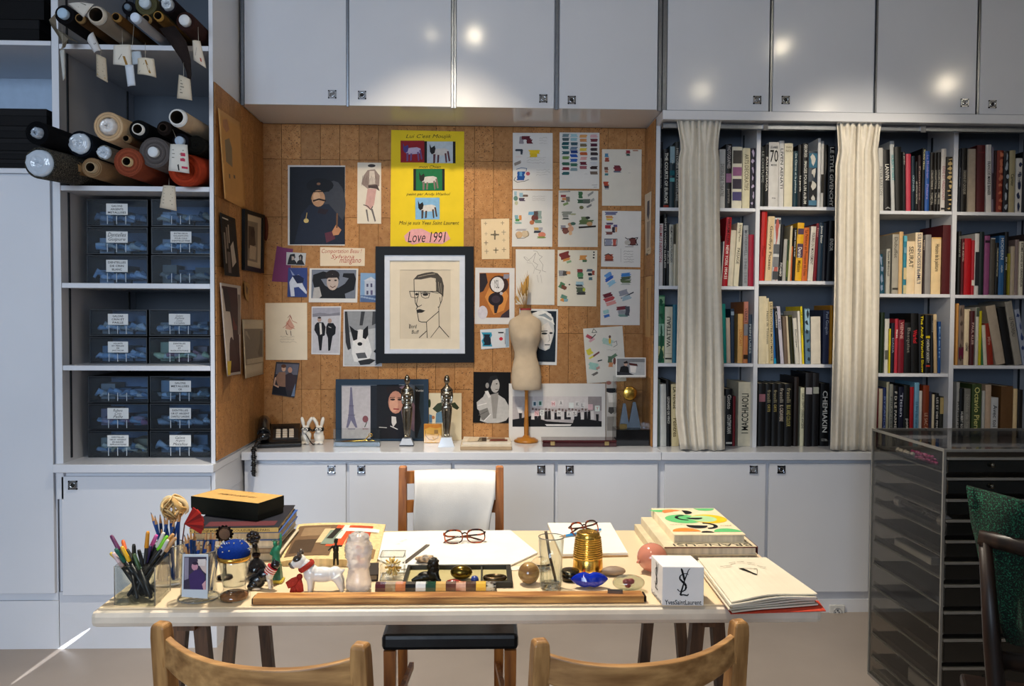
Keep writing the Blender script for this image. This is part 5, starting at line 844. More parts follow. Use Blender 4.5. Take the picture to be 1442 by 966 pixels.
# tray of magazines
t0, t1 = PZ(648, 634.5, ZC), PZ(721, 634.5, ZC); ty = t0.y; x0, x1 = t0.x, t1.x
ty += .004
tag(MB('#a08a6e').box((x0, ty, ZC+.0005), (x1, ty+.17, ZC+.016), bev=.002).build('magazine', bookm), 'thick brown magazine at the bottom of the worktop pile', 'magazine', 'magazines on the worktop')
tag(MB('#cdbfa8').box((x0+.004, ty+.003, ZC+.0165), (x1-.001, ty+.172, ZC+.026), bev=.001).build('magazine', bookm), 'beige magazine in the middle of the worktop pile', 'magazine', 'magazines on the worktop')
mg = tag(MB('#d2c8b8').hexa([V((x0+.010, ty+.008, ZC+.0265)), V((x1-.006, ty+.006, ZC+.0265)), V((x1-.004, ty+.165, ZC+.0265)), V((x0+.012, ty+.168, ZC+.0265))], [V((x0+.010, ty+.008, ZC+.036)), V((x1-.006, ty+.006, ZC+.034)), V((x1-.004, ty+.165, ZC+.036)), V((x0+.012, ty+.168, ZC+.04))]).build('magazine', bookm), 'top magazine with a brown and cream cover in the worktop pile', 'magazine', 'magazines on the worktop')
mb = MB()
for a, b, c, d, cl in ((.08,.1,.4,.9,'#c9b9a0'), (.3,.15,.5,.85,'#3b2c22'), (.55,.2,.95,.5,'#7a3c2a'), (.5,.55,.9,.9,'#9a7a5c')):
    L_ = lambda u, v: V((x0+.012+(x1-x0-.02)*u, ty+.01+.155*v, ZC+.0375+.0025*v))
    mb.poly([L_(a, b), L_(c, b+.05), L_(c, d), L_(a+.05, d)], cl)
mb.build('cover_print', ink, mg)

# mannequin with dried wheat
mp_ = PZ(741, 622.5, ZC); mx, my = mp_.x, mp_.y
mq = thing('mannequin', 'headless linen dress-form torso on a turned wooden stand', 'mannequin', (mx, my, ZC))
MB().lathe([(.0001, .0006), (.058, .0006), (.06, .006), (.058, .012), (.05, .014), (.046, .020), (.02, .024), (.012, .034), (.0001, .034)], (mx, my, ZC), 32).build('stand_base', mk('turned_oak', '#a56a22', .35, nscale=14, namt=.25), mq)
zb = PY(741, 548, my).z
MB().lathe([(.011, .03), (.0115, .09), (.0095, .13), (.011, .145), (.0085, .16), (.0085, zb-ZC-.012), (.013, zb-ZC-.004), (.013, zb-ZC+.004)], (mx, my, ZC), 20).build('stand_pole', MATS['turned_oak'], mq)
rows = [(548.5, 722.5, 760.5, .95), (547, 721.5, 761.5, 1), (540, 720.3, 762.3, 1), (530, 719.8, 762.5, 1), (520, 721, 761.2, .95), (510, 722.8, 758.2, .85), (503, 724.3, 756, .8), (496, 724.5, 755.5, .8), (488, 722, 757.6, .9), (478, 718.8, 761, 1.05), (470, 717.5, 762, 1.05), (462, 716.6, 762.4, .9), (455, 716.4, 762.3, .7), (450.5, 718.6, 760.4, .55), (447, 724, 755.5, .5), (444, 730, 750, .6), (440, 732.6, 747.8, .85), (435.5, 733, 747.6, .9)]
vs = []; n = 32
for y, a, b, dpt in rows:
    A0, B0 = PY(a, y, my), PY(b, y, my); c = (A0+B0)/2; rx = (B0.x-A0.x)/2; ry = min(rx*.72*dpt, .062)
    for j in range(n):
        t_ = 2*PI*j/n; x, yy = rx*math.cos(t_), ry*math.sin(t_)
        if 462 <= y <= 484 and yy < 0: yy -= .016*(math.exp(-((abs(x)-.032)/.02)**2))*math.exp(-((y-473)/7)**2)
        if 505 <= y <= 545 and yy > 0: yy *= 1.2
        vs.append(V((c.x+x, my+yy, c.z)))
m = len(rows); mb = MB()
mb.add(vs, [(i*n+j, i*n+(j+1) % n, (i+1)*n+(j+1) % n, (i+1)*n+j) for i in range(m-1) for j in range(n)], None, True); mb.add(vs[:n], [tuple(range(n))[::-1]]); mb.add(vs[-n:], [tuple(range(n))])
mb.build('torso', linen, mq)
nk = PY(740.2, 435.5, my)
MB('#8e1f2c').lathe([(.0272, -.004), (.0285, 0), (.027, .004), (.0001, .0042)], nk, 24, sy=.66).build('neck_band', satin, mq)
sm_ = MB('#8f7f6c')
for y0_, y1_ in ((440, 547),): sm_.tube([PY(741.5, yy, my)+V((0, -(.0165 if yy < 446 else .046 if yy < 462 else .0495 if yy < 480 else .041 if yy < 512 else .0515)-.004*math.exp(-((yy-473)/8)**2), 0)) for yy in (548,)] + [PY(741.5, 549, my)+V((0, -.05, 0))], .0006, 5)
sm_.build('seam', satin, mq)
wt = thing('wheat_bunch', 'small bunch of dried wheat stuck in the mannequin neck', 'dried plant', nk+V((0, 0, .004)))
for i, (dx, dy, top, thick) in enumerate([(-14,0,417,1),(-11,2,408,0),(-15,4,424,0),(-8,0,405,0),(-6,3,397,1),(-4,1,401,1),(-2,2,396,1),(0,0,392,1),(2,3,389,1),(4,1,387.5,1),(-9,5,412,0),(-12,6,420,0),(1,5,402,1),(-5,6,410,0)]):
    base = nk+V((dx*.0006, dy*.002-.004, .003)); tp_ = PY(740+dx, top, my+dy*.003); mid = base.lerp(tp_, .5)+V((.004, 0, 0))
    s_ = MB('#b08a4a').tube([base, mid, tp_], .0009, 5).build('stalk', matte, wt)
    e_ = MB('#b98f4e'); ea = base.lerp(tp_, .55 if thick else .75)
    e_.tube([ea, ea.lerp(tp_, .4), ea.lerp(tp_, .8), tp_], [.002, .0052 if thick else .003, .0045 if thick else .002, .001], 7)
    for k in range(7):
        c = ea.lerp(tp_, (k+.5)/7); s2 = 1 if k % 2 else -1; e_.tube([c, c+V((s2*.006, -.002, .022))], [.0012, .0003], 4)
    e_.build('ear', matte, s_)

# wine coloured case
c0, c1 = PZ(764, 629.5, ZC), PZ(868.5, 629.5, ZC); cy0 = c0.y; ch = PY(815, 620, cy0).z-ZC; cdp = .115
cs = thing('flat_case', 'flat wine-red lacquered case with two brass clasps', 'case', ((c0.x+c1.x)/2, cy0+cdp/2, ZC))
MB('#3a1416').box((c0.x, cy0, ZC+.0005), (c1.x, cy0+cdp, ZC+ch*.62), bev=.002).build('case_base', gloss, cs)
MB('#40171a').box((c0.x, cy0, ZC+ch*.64), (c1.x, cy0+cdp, ZC+ch), bev=.002).build('lid', gloss, cs)
for px in (778.2, 854.5): x = PY(px, 625, cy0).x; MB('#c9ad74').box((x-.011, cy0-.004, ZC+ch*.25), (x+.011, cy0, ZC+ch*.85), bev=.002).build('clasp', metal_vc, cs)

# trophy in a clear case
d0, d1 = PZ(867.5, 628, ZC), PZ(917, 628, ZC); dy0 = d0.y; dd = .13; zb1 = PY(892, 605, dy0).z; zt1 = PY(892, 532, dy0).z
tr = thing('trophy_case', 'gold disc trophy under a clear case on a black base', 'trophy', ((d0.x+d1.x)/2, dy0+dd/2, ZC))
MB('#0d0d0e').box((d0.x, dy0, ZC+.0005), (d1.x, dy0+dd, zb1), bev=.002).build('base', gloss, tr)
MB().box((d0.x+.002, dy0+.002, zb1+.0005), (d1.x-.006, dy0+dd-.002, zt1)).build('clear_cover', glass, tr)
gd = PY(887, 554, dy0+.06)
MB().lathe([(.0001, -.004), (.030, -.004), (.035, 0), (.030, .004), (.0001, .004)], gd, 32, M=Matrix.Rotation(PI/2, 3, 'X')).build('gold_disc', goldm, tr)
mb = MB('#7c848e'); zf = zb1+.002
for a, b, top in ((872, 886, 568), (884, 902, 566)):
    A_, B_, T_ = PY(a, 603, dy0+.06), PY(b, 603, dy0+.06), PY((a+b)/2, top, dy0+.065)
    mb.slab([V((A_.x, dy0+.05, zf)), V((B_.x, dy0+.05, zf)), V((T_.x+.006, dy0+.06, T_.z)), V((T_.x-.006, dy0+.06, T_.z))], (0, 1, 0), .02)
mb.build('steel_fin', metal_vc, tr)
MB('#c9a86a').box((d0.x+.02, dy0+.02, zf), (d0.x+.055, dy0+.03, zf+.022)).build('plaque', metal_vc, tr)
pl = lplane(dy0+.05, .12, zt1+.0008)
q = [(867.3, 503.5), (909.4, 503.5), (909.4, 530.6), (867, 530)]
b_y = proj((gd.x, dy0+.05, zt1+.0008))[1]; q[2] = (909.4, b_y); q[3] = (867, b_y)
sheet('propped_photo', 'small white edged photo of a man in a chair on top of the trophy case', 'photo', q, pl, '#d8d6d2', [('r','#77797c',1014,30,1250,170), ('r','#aaacae',1120,60,1250,170), ('p','#141416',[(1030,165),(1045,100),(1075,90),(1110,100),(1120,165)]), ('e','#b09080',1088,72,16,22), ('p','#1c1818',[(1070,60),(1100,48),(1108,70),(1075,72)]), ('p','#4a1f1c',[(1115,65),(1185,75),(1190,95),(1120,85)]), ('p','#d6d2ce',[(1125,90),(1180,92),(1172,150),(1130,145)]), ('p','#2c2c30',[(1014,140),(1120,150),(1160,168),(1014,170)])], C12, QT=ID)

# ================================================================== LABELLED DRAWERS
YD_ = 3.64
def dbox(px0, px1, py0, py1, zfloor, lines, hand_, contents, label, seed):
    x0, x1 = PY(px0, (py0+py1)/2, YD_).x, PY(px1, (py0+py1)/2, YD_).x
    z1, z0 = PY((px0+px1)/2, py0, YD_).z, PY((px0+px1)/2, py1, YD_).z
    if zfloor is not None: z0 = zfloor+.0006
    dp = .30; e = .004; r = random.Random(seed)
    t = thing('storage_bin', label, 'storage bin', ((x0+x1)/2, YD_+dp/2, z0), 'clear plastic bins on the shelves')
    mb = MB('#10151b')
    for lo, hi in (((x0, YD_, z0), (x0+e, YD_+dp, z1)), ((x1-e, YD_, z0), (x1, YD_+dp, z1)), ((x0+e, YD_, z0), (x1-e, YD_+dp, z0+e)), ((x0+e, YD_, z1-e), (x1-e, YD_+dp, z1)), ((x0+e, YD_+dp-e, z0+e), (x1-e, YD_+dp, z1-e))): mb.box(lo, hi)
    mb.build('case', satin, t)
    MB('#8ba2b8').box((x0+e, YD_+.215, z0+e), (x1-e, YD_+.22, z1-e)).build('liner', matte, t)  # pale sheet added behind the contents to brighten the bin
    fy = YD_-.004; hz = z1-z0
    f_ = MB().box((x0+.005, fy, z0+.006), (x1-.005, fy+.002, z1-.006)); fo = f_.build('front', glassb, t)
    lip = MB('#8fa0b0').box((x0+.006, fy-.010, z0+hz*.40), (x1-.006, fy-.0005, z0+hz*.40+.003)).build('pull_lip', glass, fo)
    for k in (.35, .5, .65): x = x0+(x1-x0)*k; MB('#c3ccd4').box((x-.0011, fy-.0035, z0+.008), (x+.0011, fy-.0003, z0+hz*.38)).build('rib', satin, fo)
    inn = MB()
    for i in range(9):
        cx = x0+.02+(x1-x0-.04)*(i+.5)/9; c = shade(contents[i % len(contents)], 1.7); hh = r.uniform(.012, .03)
        inn.tube([V((cx-.03+r.uniform(0, .02), YD_+.02+r.uniform(0, .05), z0+.012+r.uniform(0, .02)+hh*.5)), V((cx, YD_+.03, z0+.02+hh*r.uniform(.6, 1.3))), V((min(x1-.012, cx+.04), YD_+.02+r.uniform(0, .05), z0+.014+hh*.6))], [.006, r.uniform(.009, .016), .006], 7, c)
    for i in range(3): inn.box((x0+.01+.07*i, YD_+.1, z0+.006), (x0+.07+.07*i, YD_+.2, z0+hz*r.uniform(.4, .8)), contents[(i+1) % len(contents)])
    tag(inn.build('trimmings', cloth, t), None, None, None, 'stuff')
    if lines:
        lx0, lx1 = x0+(x1-x0)*.33, x0+(x1-x0)*.68; lz0, lz1 = z0+hz*.42, z0+hz*.84
        lb_ = MB('#d6d6d4').box((lx0, fy-.0016, lz0), (lx1, fy-.0002, lz1)).build('label_card', paper, fo)
        tx = MB(); n = len(lines); lh = (lz1-lz0)*.86/n
        for i, s in enumerate(lines):
            zc = lz1-(lz1-lz0)*.07-lh*(i+.5); mw = (lx1-lx0)*.86
            ptext(tx, lambda a, b: V(((lx0+lx1)/2+a, fy-.0019, zc+b)), '#17171a', s, w=min(mw, lh*.62*len(s)*(.8 if hand_ else .9)), h=lh*(.85 if hand_ else .62), shear=.35 if hand_ else 0, off=0 if hand_ else .015)
        tx.build('lettering', ink, lb_)
    return t
BL = ['#5d7488', '#7c90a2', '#a9b6c2', '#48606f']
SL, SLR = SHZ[2], SHZ[3]; ZBS = zb1_ = zs(652.5)
DR = [
 (122,208,281,318.5,None,['GALONS','ARGENTS','METALLISES'],0,['#6f7780','#8b929a','#aab4be','#4f6272'],'clear bin labelled silver braids, top of the column by the shelf track'),
 (122,208,320,358,None,['Dentelles','Guipure'],1,['#8fa2b0','#c9ccd0','#b9b4a8','#55707f'],'clear bin with handwritten Dentelles label above white lace bin'),
 (122,208,359.5,397,SHZ[2],['DENTELLES','DE CRIN','BLANC'],0,['#9aa6b4','#b4bcc6','#6a7f90'],'clear bin labelled white horsehair lace'),
 (213,297,281,318.5,None,None,0,['#b9ab94','#c9ccd0','#8d969e','#5b6f7e'],'clear unlabelled bin with a cream roll behind a hanging tag'),
 (213,297,320,358,None,['ENTRE DEUX','VOLANTS ETC','POUR COLS','DENTELLE FINE'],0,['#8fa2b0','#c4c9ce','#55707f'],'clear bin with a four line printed label under the unlabelled one'),
 (213,297,359.5,397,SHZ[2],None,0,['#8b8478','#a39a8a','#4f6272'],'clear bin with a torn cream slip at the front'),
 (126,207,436,473,None,['GALONS','CRIN ET','PAILLE'],0,['#8fa2b0','#b0a79a','#cfd2d6'],'clear bin labelled horsehair and straw braids'),
 (126,207,475,512,SHZ[3],['VOLANTS','ET PERLES','DE','JAIS NOIR'],0,['#b4bcc6','#8fa2b0','#d0d2d4'],'clear bin with a small four line label under the straw braids'),
 (210,296,436,473,None,['Galons','Paillete','Coton','Corselets'],1,['#8d969e','#b9b4aa','#5b6f7e'],'clear bin with a four line handwritten label'),
 (210,296,475,512,SHZ[3],['DENTELLES','COTON','ET','INCRUSTATIONS'],0,['#c9cf9a','#d8dcb0','#b98080','#c4a49a'],'clear bin of pale green and pink cotton lace'),
 (124,209,530,567,None,None,0,['#a9b6c2','#c3b9ae','#7c90a2'],'clear unlabelled bin above the handwritten Rubans bin'),
 (124,209,568.5,605,None,['Rubans','Crin','Paille'],1,['#8fa2b0','#b49aa0','#a06a7c'],'clear bin with handwritten Rubans label'),
 (124,209,606.5,645,'b',['DENTELLES','OR ET ARGENT','EN BANDE','APPLICATIONS'],0,['#8d969e','#c9bda6','#5b6f7e','#cbb58e'],'clear bin with a straw coloured clump, bottom of the column by the shelf track'),
 (211,297,530,567,None,['GALONS','METALLISES','OR'],0,['#8b8478','#b9c4ca','#77807f'],'clear bin labelled gold metallic braids with a round bobbin'),
 (211,297,568.5,605,None,['DENTELLES','OR ET ARGENT','CHANTILLY LANGEAIS'],0,['#9aa0a4','#7d7f80','#c9ccd0'],'clear bin with a three line printed label under the gold braids'),
 (211,297,606.5,645,'b',['Galons','Argent','Metallise'],1,['#9aa4ac','#8b959c','#6a7780'],'clear bin with handwritten Galons Argent label and coiled cords'),
]
for i, (a, b, c, d, zf, ln_, hn, ct, lb_) in enumerate(DR): dbox(a, b, c, d, ZBS if zf == 'b' else zf, ln_, hn, ct, lb_, i)

# ================================================================== FABRIC ROLLS
def roll(px, py, rpx, Yend, col, core, label, ccol='#c9ccd0', rc=.4, body=None, back=4.18, mat=None, dx=0.0, dz=.02, hollow=False, wrap=False):
    c = PY(px, py, Yend); R_ = rpx*Yend/1200; bx = min(-1.112-R_*1.02, max(-1.694+R_*1.02, c.x+dx))
    kf = (back-Yend)/(YL-Yend); zsh = SHZ[1] if py > 100 else SHZ[0]; ez = c.z+dz      # rest on the shelf edge, clear of the uprights
    if c.z+dz/kf < zsh+R_*1.02: ez = c.z+(zsh+R_*1.02-c.z)*kf
    if c.x+(bx-c.x)/kf < -1.698+R_*1.02: bx = c.x+(-1.698+R_*1.02-c.x)*kf
    if c.x+(bx-c.x)/kf > -1.110-R_*1.02: bx = c.x+(-1.110-R_*1.02-c.x)*kf
    bx = min(-1.112-R_*1.02, bx)
    e = V((bx, back, ez)); ax = (e-c).normalized(); M = ax.to_track_quat('Z', 'Y').to_matrix(); L = (e-c).length
    t = thing('fabric_roll', label, 'fabric roll', c, 'rolls of cloth on the shelves')
    mb = MB(body or col); r = random.Random(int(px*7+py)); prof = []
    n_r = 5; k0 = rc if core or hollow else .05
    for i in range(n_r):
        ra = R_*(k0+(1-k0)*i/n_r); rb = R_*(k0+(1-k0)*(i+.75)/n_r); o1 = r.uniform(0, .006)
        prof += [(ra, .004+o1), (rb, o1), (rb+R_*.01, .008)]
    prof += [(R_*.97, .003), (R_, .006), (R_*1.01, L*.4), (R_, L), (R_*rc if hollow else .0001, L)]
    cols = [shade(col, .75+.25*((i//3) % 2)) for i in range(len(prof)-1)]
    for i in range(len(prof)-4, len(prof)-1): cols[i] = body or col
    mb.lathe(prof, c, 28, M=M, cols=cols); mb.build('cloth', mat or cloth, t)
    if core:
        rr_ = R_*rc; cm = MB(ccol); s = -.012
        if hollow: cm.lathe([(rr_*.98, L*.5), (rr_*.98, s), (rr_*.8, s)], c, 20, M=M); cm.lathe([(rr_*.8, s), (rr_*.78, L*.4), (rr_*.78, L*.99)], c, 20, '#4f463d', M=M)  # inner wall coloured darker, shade of the tube mouth painted in
        elif wrap:
            pr = [(rr_*1.0, .01)]+[(rr_*(1-k/7), -.006-.010*math.sin(k*2.1+px)**2) for k in range(1, 7)]+[(.0001, .004)]
            vs0 = len(cm.v); cm.lathe(pr, c, 22, M=M)
            cm.v[vs0:] = [tuple(V(p)+V((r.uniform(-1, 1), r.uniform(-1, 1), r.uniform(-1, 1)))*.0022) for p in cm.v[vs0:]]
        else: cm.lathe([(rr_, .02), (rr_, s), (rr_*.9, s-.003), (.0001, s-.003)], c, 20, M=M)
        cm.build('core' if not wrap else 'plastic_end', matte if not wrap else gloss, t)
    return t, c, M
GY = '#9aa4b0'
roll(51.7,187,16,3.22,'#0c0d10',1,'black fabric roll with a crumpled white end above the tweed roll',GY,.5,wrap=True,dx=.03)
roll(55.4,229.5,21.5,3.24,'#77705f',1,'dark grey tweed roll with a plastic wrapped end against the shelf upright','#b4bdc8',.88,'#26241f',mat=mk('grey_tweed','#15140f',.95,nscale=240,namt=.4,col2='#6a6355',ramp=(.45,.7)),wrap=True,dx=.02)
roll(112,202,17.5,3.38,'#12161f',1,'navy fabric roll with a large crumpled white plastic end','#b9c0c8',.84,wrap=True)
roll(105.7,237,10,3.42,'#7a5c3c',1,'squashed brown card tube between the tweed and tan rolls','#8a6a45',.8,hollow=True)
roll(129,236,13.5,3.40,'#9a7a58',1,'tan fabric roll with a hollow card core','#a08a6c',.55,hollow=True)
roll(152,178,20,3.36,'#c9a983',1,'large beige roll stuffed with white tissue','#cfc9c4',.62,wrap=True,mat=matte)
roll(146.7,214.6,10,3.42,'#8d8577',1,'short roll with a flat white wrapped end under the beige roll','#b9c0c8',.9,wrap=True)
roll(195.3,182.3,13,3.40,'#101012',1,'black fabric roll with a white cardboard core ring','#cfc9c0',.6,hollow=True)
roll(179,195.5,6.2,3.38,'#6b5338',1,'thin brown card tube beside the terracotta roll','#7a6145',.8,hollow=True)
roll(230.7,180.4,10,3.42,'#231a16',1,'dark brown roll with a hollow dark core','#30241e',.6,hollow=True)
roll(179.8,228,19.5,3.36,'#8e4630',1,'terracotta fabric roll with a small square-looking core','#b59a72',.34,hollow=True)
roll(217,214.6,21,3.38,'#5f5856',1,'grey felt roll with a white stick core','#d0d4d8',.34)
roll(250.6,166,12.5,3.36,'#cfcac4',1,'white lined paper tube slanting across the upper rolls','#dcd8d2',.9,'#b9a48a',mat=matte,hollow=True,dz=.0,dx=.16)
roll(254,199,11,3.44,'#17151a',1,'dark roll with a pale blue plug at its core','#a9b9cc',.58)
roll(275,204,13,3.46,'#15130f',0,'dark pinstriped folded roll beside the shelf side')
roll(259,240,22,3.42,'#a83c22',0,'bright orange-red fabric roll lying at the shelf side')
TZ = dict(dz=.01)
roll(90,20,13,3.34,'#141214',1,'dark roll with a pale blue capped core on the high shelf','#a9c0d4',.55,**TZ)
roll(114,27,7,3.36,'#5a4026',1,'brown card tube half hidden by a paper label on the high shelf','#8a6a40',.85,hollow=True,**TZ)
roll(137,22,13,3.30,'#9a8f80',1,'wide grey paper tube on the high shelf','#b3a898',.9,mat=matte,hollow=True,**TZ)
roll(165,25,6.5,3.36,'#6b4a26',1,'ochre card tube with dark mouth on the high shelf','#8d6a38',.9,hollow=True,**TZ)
roll(181,11,9.5,3.40,'#17161a',1,'black roll with a small blue-grey core on the high shelf','#6b7a88',.45,**TZ)
roll(192,26,7,3.30,'#b9bcc4',1,'slim white tube pushed out from the high shelf','#c9d4e4',.95,mat=matte,**TZ)
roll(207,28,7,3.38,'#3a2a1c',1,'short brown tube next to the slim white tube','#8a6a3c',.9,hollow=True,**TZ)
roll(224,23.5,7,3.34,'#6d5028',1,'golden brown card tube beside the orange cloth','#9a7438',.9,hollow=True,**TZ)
roll(205,5,15,3.40,'#5c573c',1,'olive green roll with a pale core on the high shelf','#b9c4cc',.5,**TZ)
roll(236,6,11.5,3.38,'#221a1e',1,'plum black roll with a crumpled white core','#b4b9c0',.75,wrap=True,**TZ)
roll(261,29.6,13,3.36,'#3a2420',1,'maroon patterned roll with a white core at the shelf side','#cfd0d2',.58,**TZ)
# a length of dark cloth slipping off the high shelf
mb = MB('#2a2220'); qd = [[(224,40),(240,62),(255,84),(262,100),(266,122)], [(246,36),(262,58),(268,84),(269,104),(267,124)]]
vs = [PY(x, y, 3.40-.03*i/4-.01*k) for k in (0, 1) for i, (x, y) in enumerate(qd[k])]
mb.add(vs, [(i, i+1, 6+i, 5+i) for i in range(4)], None, True)
o = tag(mb.build('cloth_end', cloth), 'loose dark cloth end slipping down from the high shelf', 'cloth'); sd = o.modifiers.new('thick', 'SOLIDIFY'); sd.thickness = .003
mb = MB('#8b8272'); vs = [PY(x, y, Y) for x, y, Y in ((69,28,3.36),(78,19,3.34),(80,40,3.40),(72,36,3.37),(96,55,3.40),(110,60,3.44),(88,62,3.42),(92,66,3.44),(86,69,3.43))]
mb.add(vs, [(0,1,2,3),(3,2,4,7),(2,5,4),(4,7,6),(6,7,8)], None); o = tag(mb.build('cloth_end', cloth), 'grey-beige cloth flap folded over the high shelf edge', 'cloth'); sd = o.modifiers.new('thick', 'SOLIDIFY'); sd.thickness = .002
# paper tags
def ptag(quad, Y, label, marks, string=None, col='#cfc9bf', bow=.006):
    q = [PY(x, y, Y) for x, y in quad]; N_ = 6; vs = []
    t = thing('paper_tag', label, 'tag', (q[2]+q[3])/2, 'paper tags on the cloth rolls')
    mb = MB(col)
    for i in range(N_+1):
        for j in range(N_+1):
            u, v = j/N_, i/N_; p = (q[0]*(1-u)+q[1]*u)*(1-v)+(q[3]*(1-u)+q[2]*u)*v; vs.append(p+V((0, bow*math.sin(PI*u)*-1+bow*v, 0)))
    mb.add(vs, [(i*(N_+1)+j, i*(N_+1)+j+1, (i+1)*(N_+1)+j+1, (i+1)*(N_+1)+j) for i in range(N_) for j in range(N_)], None, True)
    o = mb.build('card', paper, t); sd = o.modifiers.new('thick', 'SOLIDIFY'); sd.thickness = .0008
    if marks:
        pm = MB()
        for k, (c, pts) in enumerate(marks):
            pm.poly([((q[0]*(1-u)+q[1]*u)*(1-v)+(q[3]*(1-u)+q[2]*u)*v)+V((0, bow*math.sin(PI*u)*-1+bow*v-.0012-.0002*k, 0)) for u, v in pts], c)
        pm.build('writing', ink, o)
    if string: MB('#b9b2a4').tube([PY(*string[0], Y+.09), PY(*string[1], Y-.003)], .0007, 5).build('string', matte, t)
LN = [('#6b665c', rr(.15, .2+.14*i, .8-.1*(i % 2), .225+.14*i)) for i in range(5)]
ptag([(135.5,76),(149.5,82),(151,116),(135,107)], 3.27, 'buff paper tag of typed lines under the wide grey tube', LN+[('#9a7a3c', rr(.1,.85,.85,.9))], ((141,68),(142,78)), '#b3a48e')
ptag([(123,58),(131,45),(141,70),(131,74)], 3.25, 'white looped paper tag folded around a cord', [('#222', rr(.6,.55,.8,.62))], None, '#c4c4c4', .012)
ptag([(160,64),(184,63),(185,94),(158.5,90)], 3.27, 'wide white tag with a brown stripe and pencil triangle', [('#8a6424', [(.55,.55),(.68,.55),(.82,.95),(.7,.98)]), ('#77736c', [(.3,.72),(.5,.45),(.52,.47),(.34,.74)])], ((172,42),(172.5,65)), '#cfc8bc')
ptag([(176,92),(188,91.5),(190,120),(179,121.5)], 3.24, 'plain bluish white tag below two others', (), ((189,30),(184,93)), '#c3cad4')
ptag([(182,74),(198,72),(201,90),(184,91)], 3.28, 'pale blue-grey tag tucked behind two white tags', (), None, '#aeb8c0')
ptag([(194,82),(217,83),(218.5,108),(192,103)], 3.23, 'curled cream tag with a diagonal brown stripe', [('#8a6424', [(.5,.15),(.58,.12),(.78,.85),(.68,.86)]), ('#77736c', [(.1,.85),(.45,.3),(.47,.32),(.14,.87)])], ((204.5,60),(204.5,84)), '#cfc4b0', .012)
ptag([(271,57),(282,58),(290,96),(272,84)], 3.28, 'cream tag with clipped corners and a red dash', [('#a8452f', rr(.62,.7,.74,.85)), ('#8b8680', [(.2,.7),(.45,.3),(.47,.32),(.24,.72)])], ((279,38),(279.5,58)), '#cbbfae')
ptag([(252,105),(268,112),(270,141),(248.5,138)], 3.30, 'speckled cream tag hanging lowest from the high shelf', [('#6b665c', rr(.2,.2+.13*i,.3+.1*(i % 3),.24+.13*i)) for i in range(5)], ((258.5,86),(258.5,107)), '#c3b6a2')
ptag([(84,72),(91,69.5),(91.5,110),(88,114)], 3.36, 'narrow twisted white tag by the shelf upright', (), ((87,20),(88,72)), '#b4b4b0')
ptag([(96,5),(118,3.5),(132,5),(117,24)], 3.28, 'large tilted label with a printed square bracket', [('#33302b', [(.3,.4),(.75,.55),(.74,.6),(.3,.45)]), ('#33302b', [(.72,.1),(.78,.12),(.76,.6),(.7,.58)])], None, '#c3beb4')
ptag([(240,203),(264,204),(266,244),(236.5,240)], 3.34, 'large tag with red stamps hanging over the orange-red roll', [('#b02a4a', rr(.62,.3,.86,.42)), ('#b02a4a', rr(.6,.5,.84,.6)), ('#222', [(.45,.75),(.52,.72),(.56,.95),(.5,.95)]), ('#b02a4a', rr(.66,.78,.95,.86))]+LN[:3], ((243,182),(252,204)), '#cfcbc2')
ptag([(230,261),(247,262),(248,297),(224,292)], 3.38, 'small cream tag dangling in front of the upper drawers', LN+[('#6b665c', rr(.15,.08,.85,.1))], ((238,250),(238,263)), '#c9bca8')

# ================================================================== TABLE, CHAIRS, ACRYLIC TOWER
TX0, TX1, TY0, TY1 = -.845, .757, 1.845, 2.52
tb = thing('trestle_table', 'long cream trestle table crowded with books and curios', 'table', ((TX0+TX1)/2, (TY0+TY1)/2, 0))
MB().box((TX0, TY0, .698), (TX1, TY1, .7345)).build('tabletop', edgem, tb, bevel=.012)
MB().box((TX0+.014, TY0+.012, .7346), (TX1-.014, TY1-.012, .7396), bev=.0012).build('top_sheet', topm, tb)
for X, (sf_, sb_) in ((-.675, (.03, .09)), (.535, (.03, .09))):
    tr_ = MB().box((X-.02, TY0+.10, .655), (X+.02, TY1-.03, .6975)).build('trestle_beam', woodd, tb)
    for Y, s in ((TY0+.14, .032), (TY1-.06, .05)):
        for sg in (-1, 1):
            a, b = X+sg*(s*.5+.004), X+sg*(s*.5+.065); h = .015
            MB().hexa([V((b-h, Y-h, .001)), V((b+h, Y-h, .001)), V((b+h, Y+h, .001)), V((b-h, Y+h, .001))], [V((a-h, Y-h, .69)), V((a+h, Y-h, .69)), V((a+h, Y+h, .69)), V((a-h, Y+h, .69))]).build('trestle_leg', woodd, tb)
        MB().box((X-.055, Y-.009, .25), (X+.055, Y+.009, .275)).build('crossbar', woodd, tb)
def bar(mb, p, q, w, d, ax=(0, 0, 1)):
    """a straight timber of w by d between two points"""
    p, q = V(p), V(q); t = (q-p).normalized(); u = V(ax)-t*V(ax).dot(t); u = u.normalized() if u.length > 1e-4 else t.orthogonal().normalized(); s = t.cross(u)
    mb.hexa([p+u*a*w/2+s*b*d/2 for a, b in ((-1,-1),(1,-1),(1,1),(-1,1))], [q+u*a*w/2+s*b*d/2 for a, b in ((-1,-1),(1,-1),(1,1),(-1,1))]); return mb
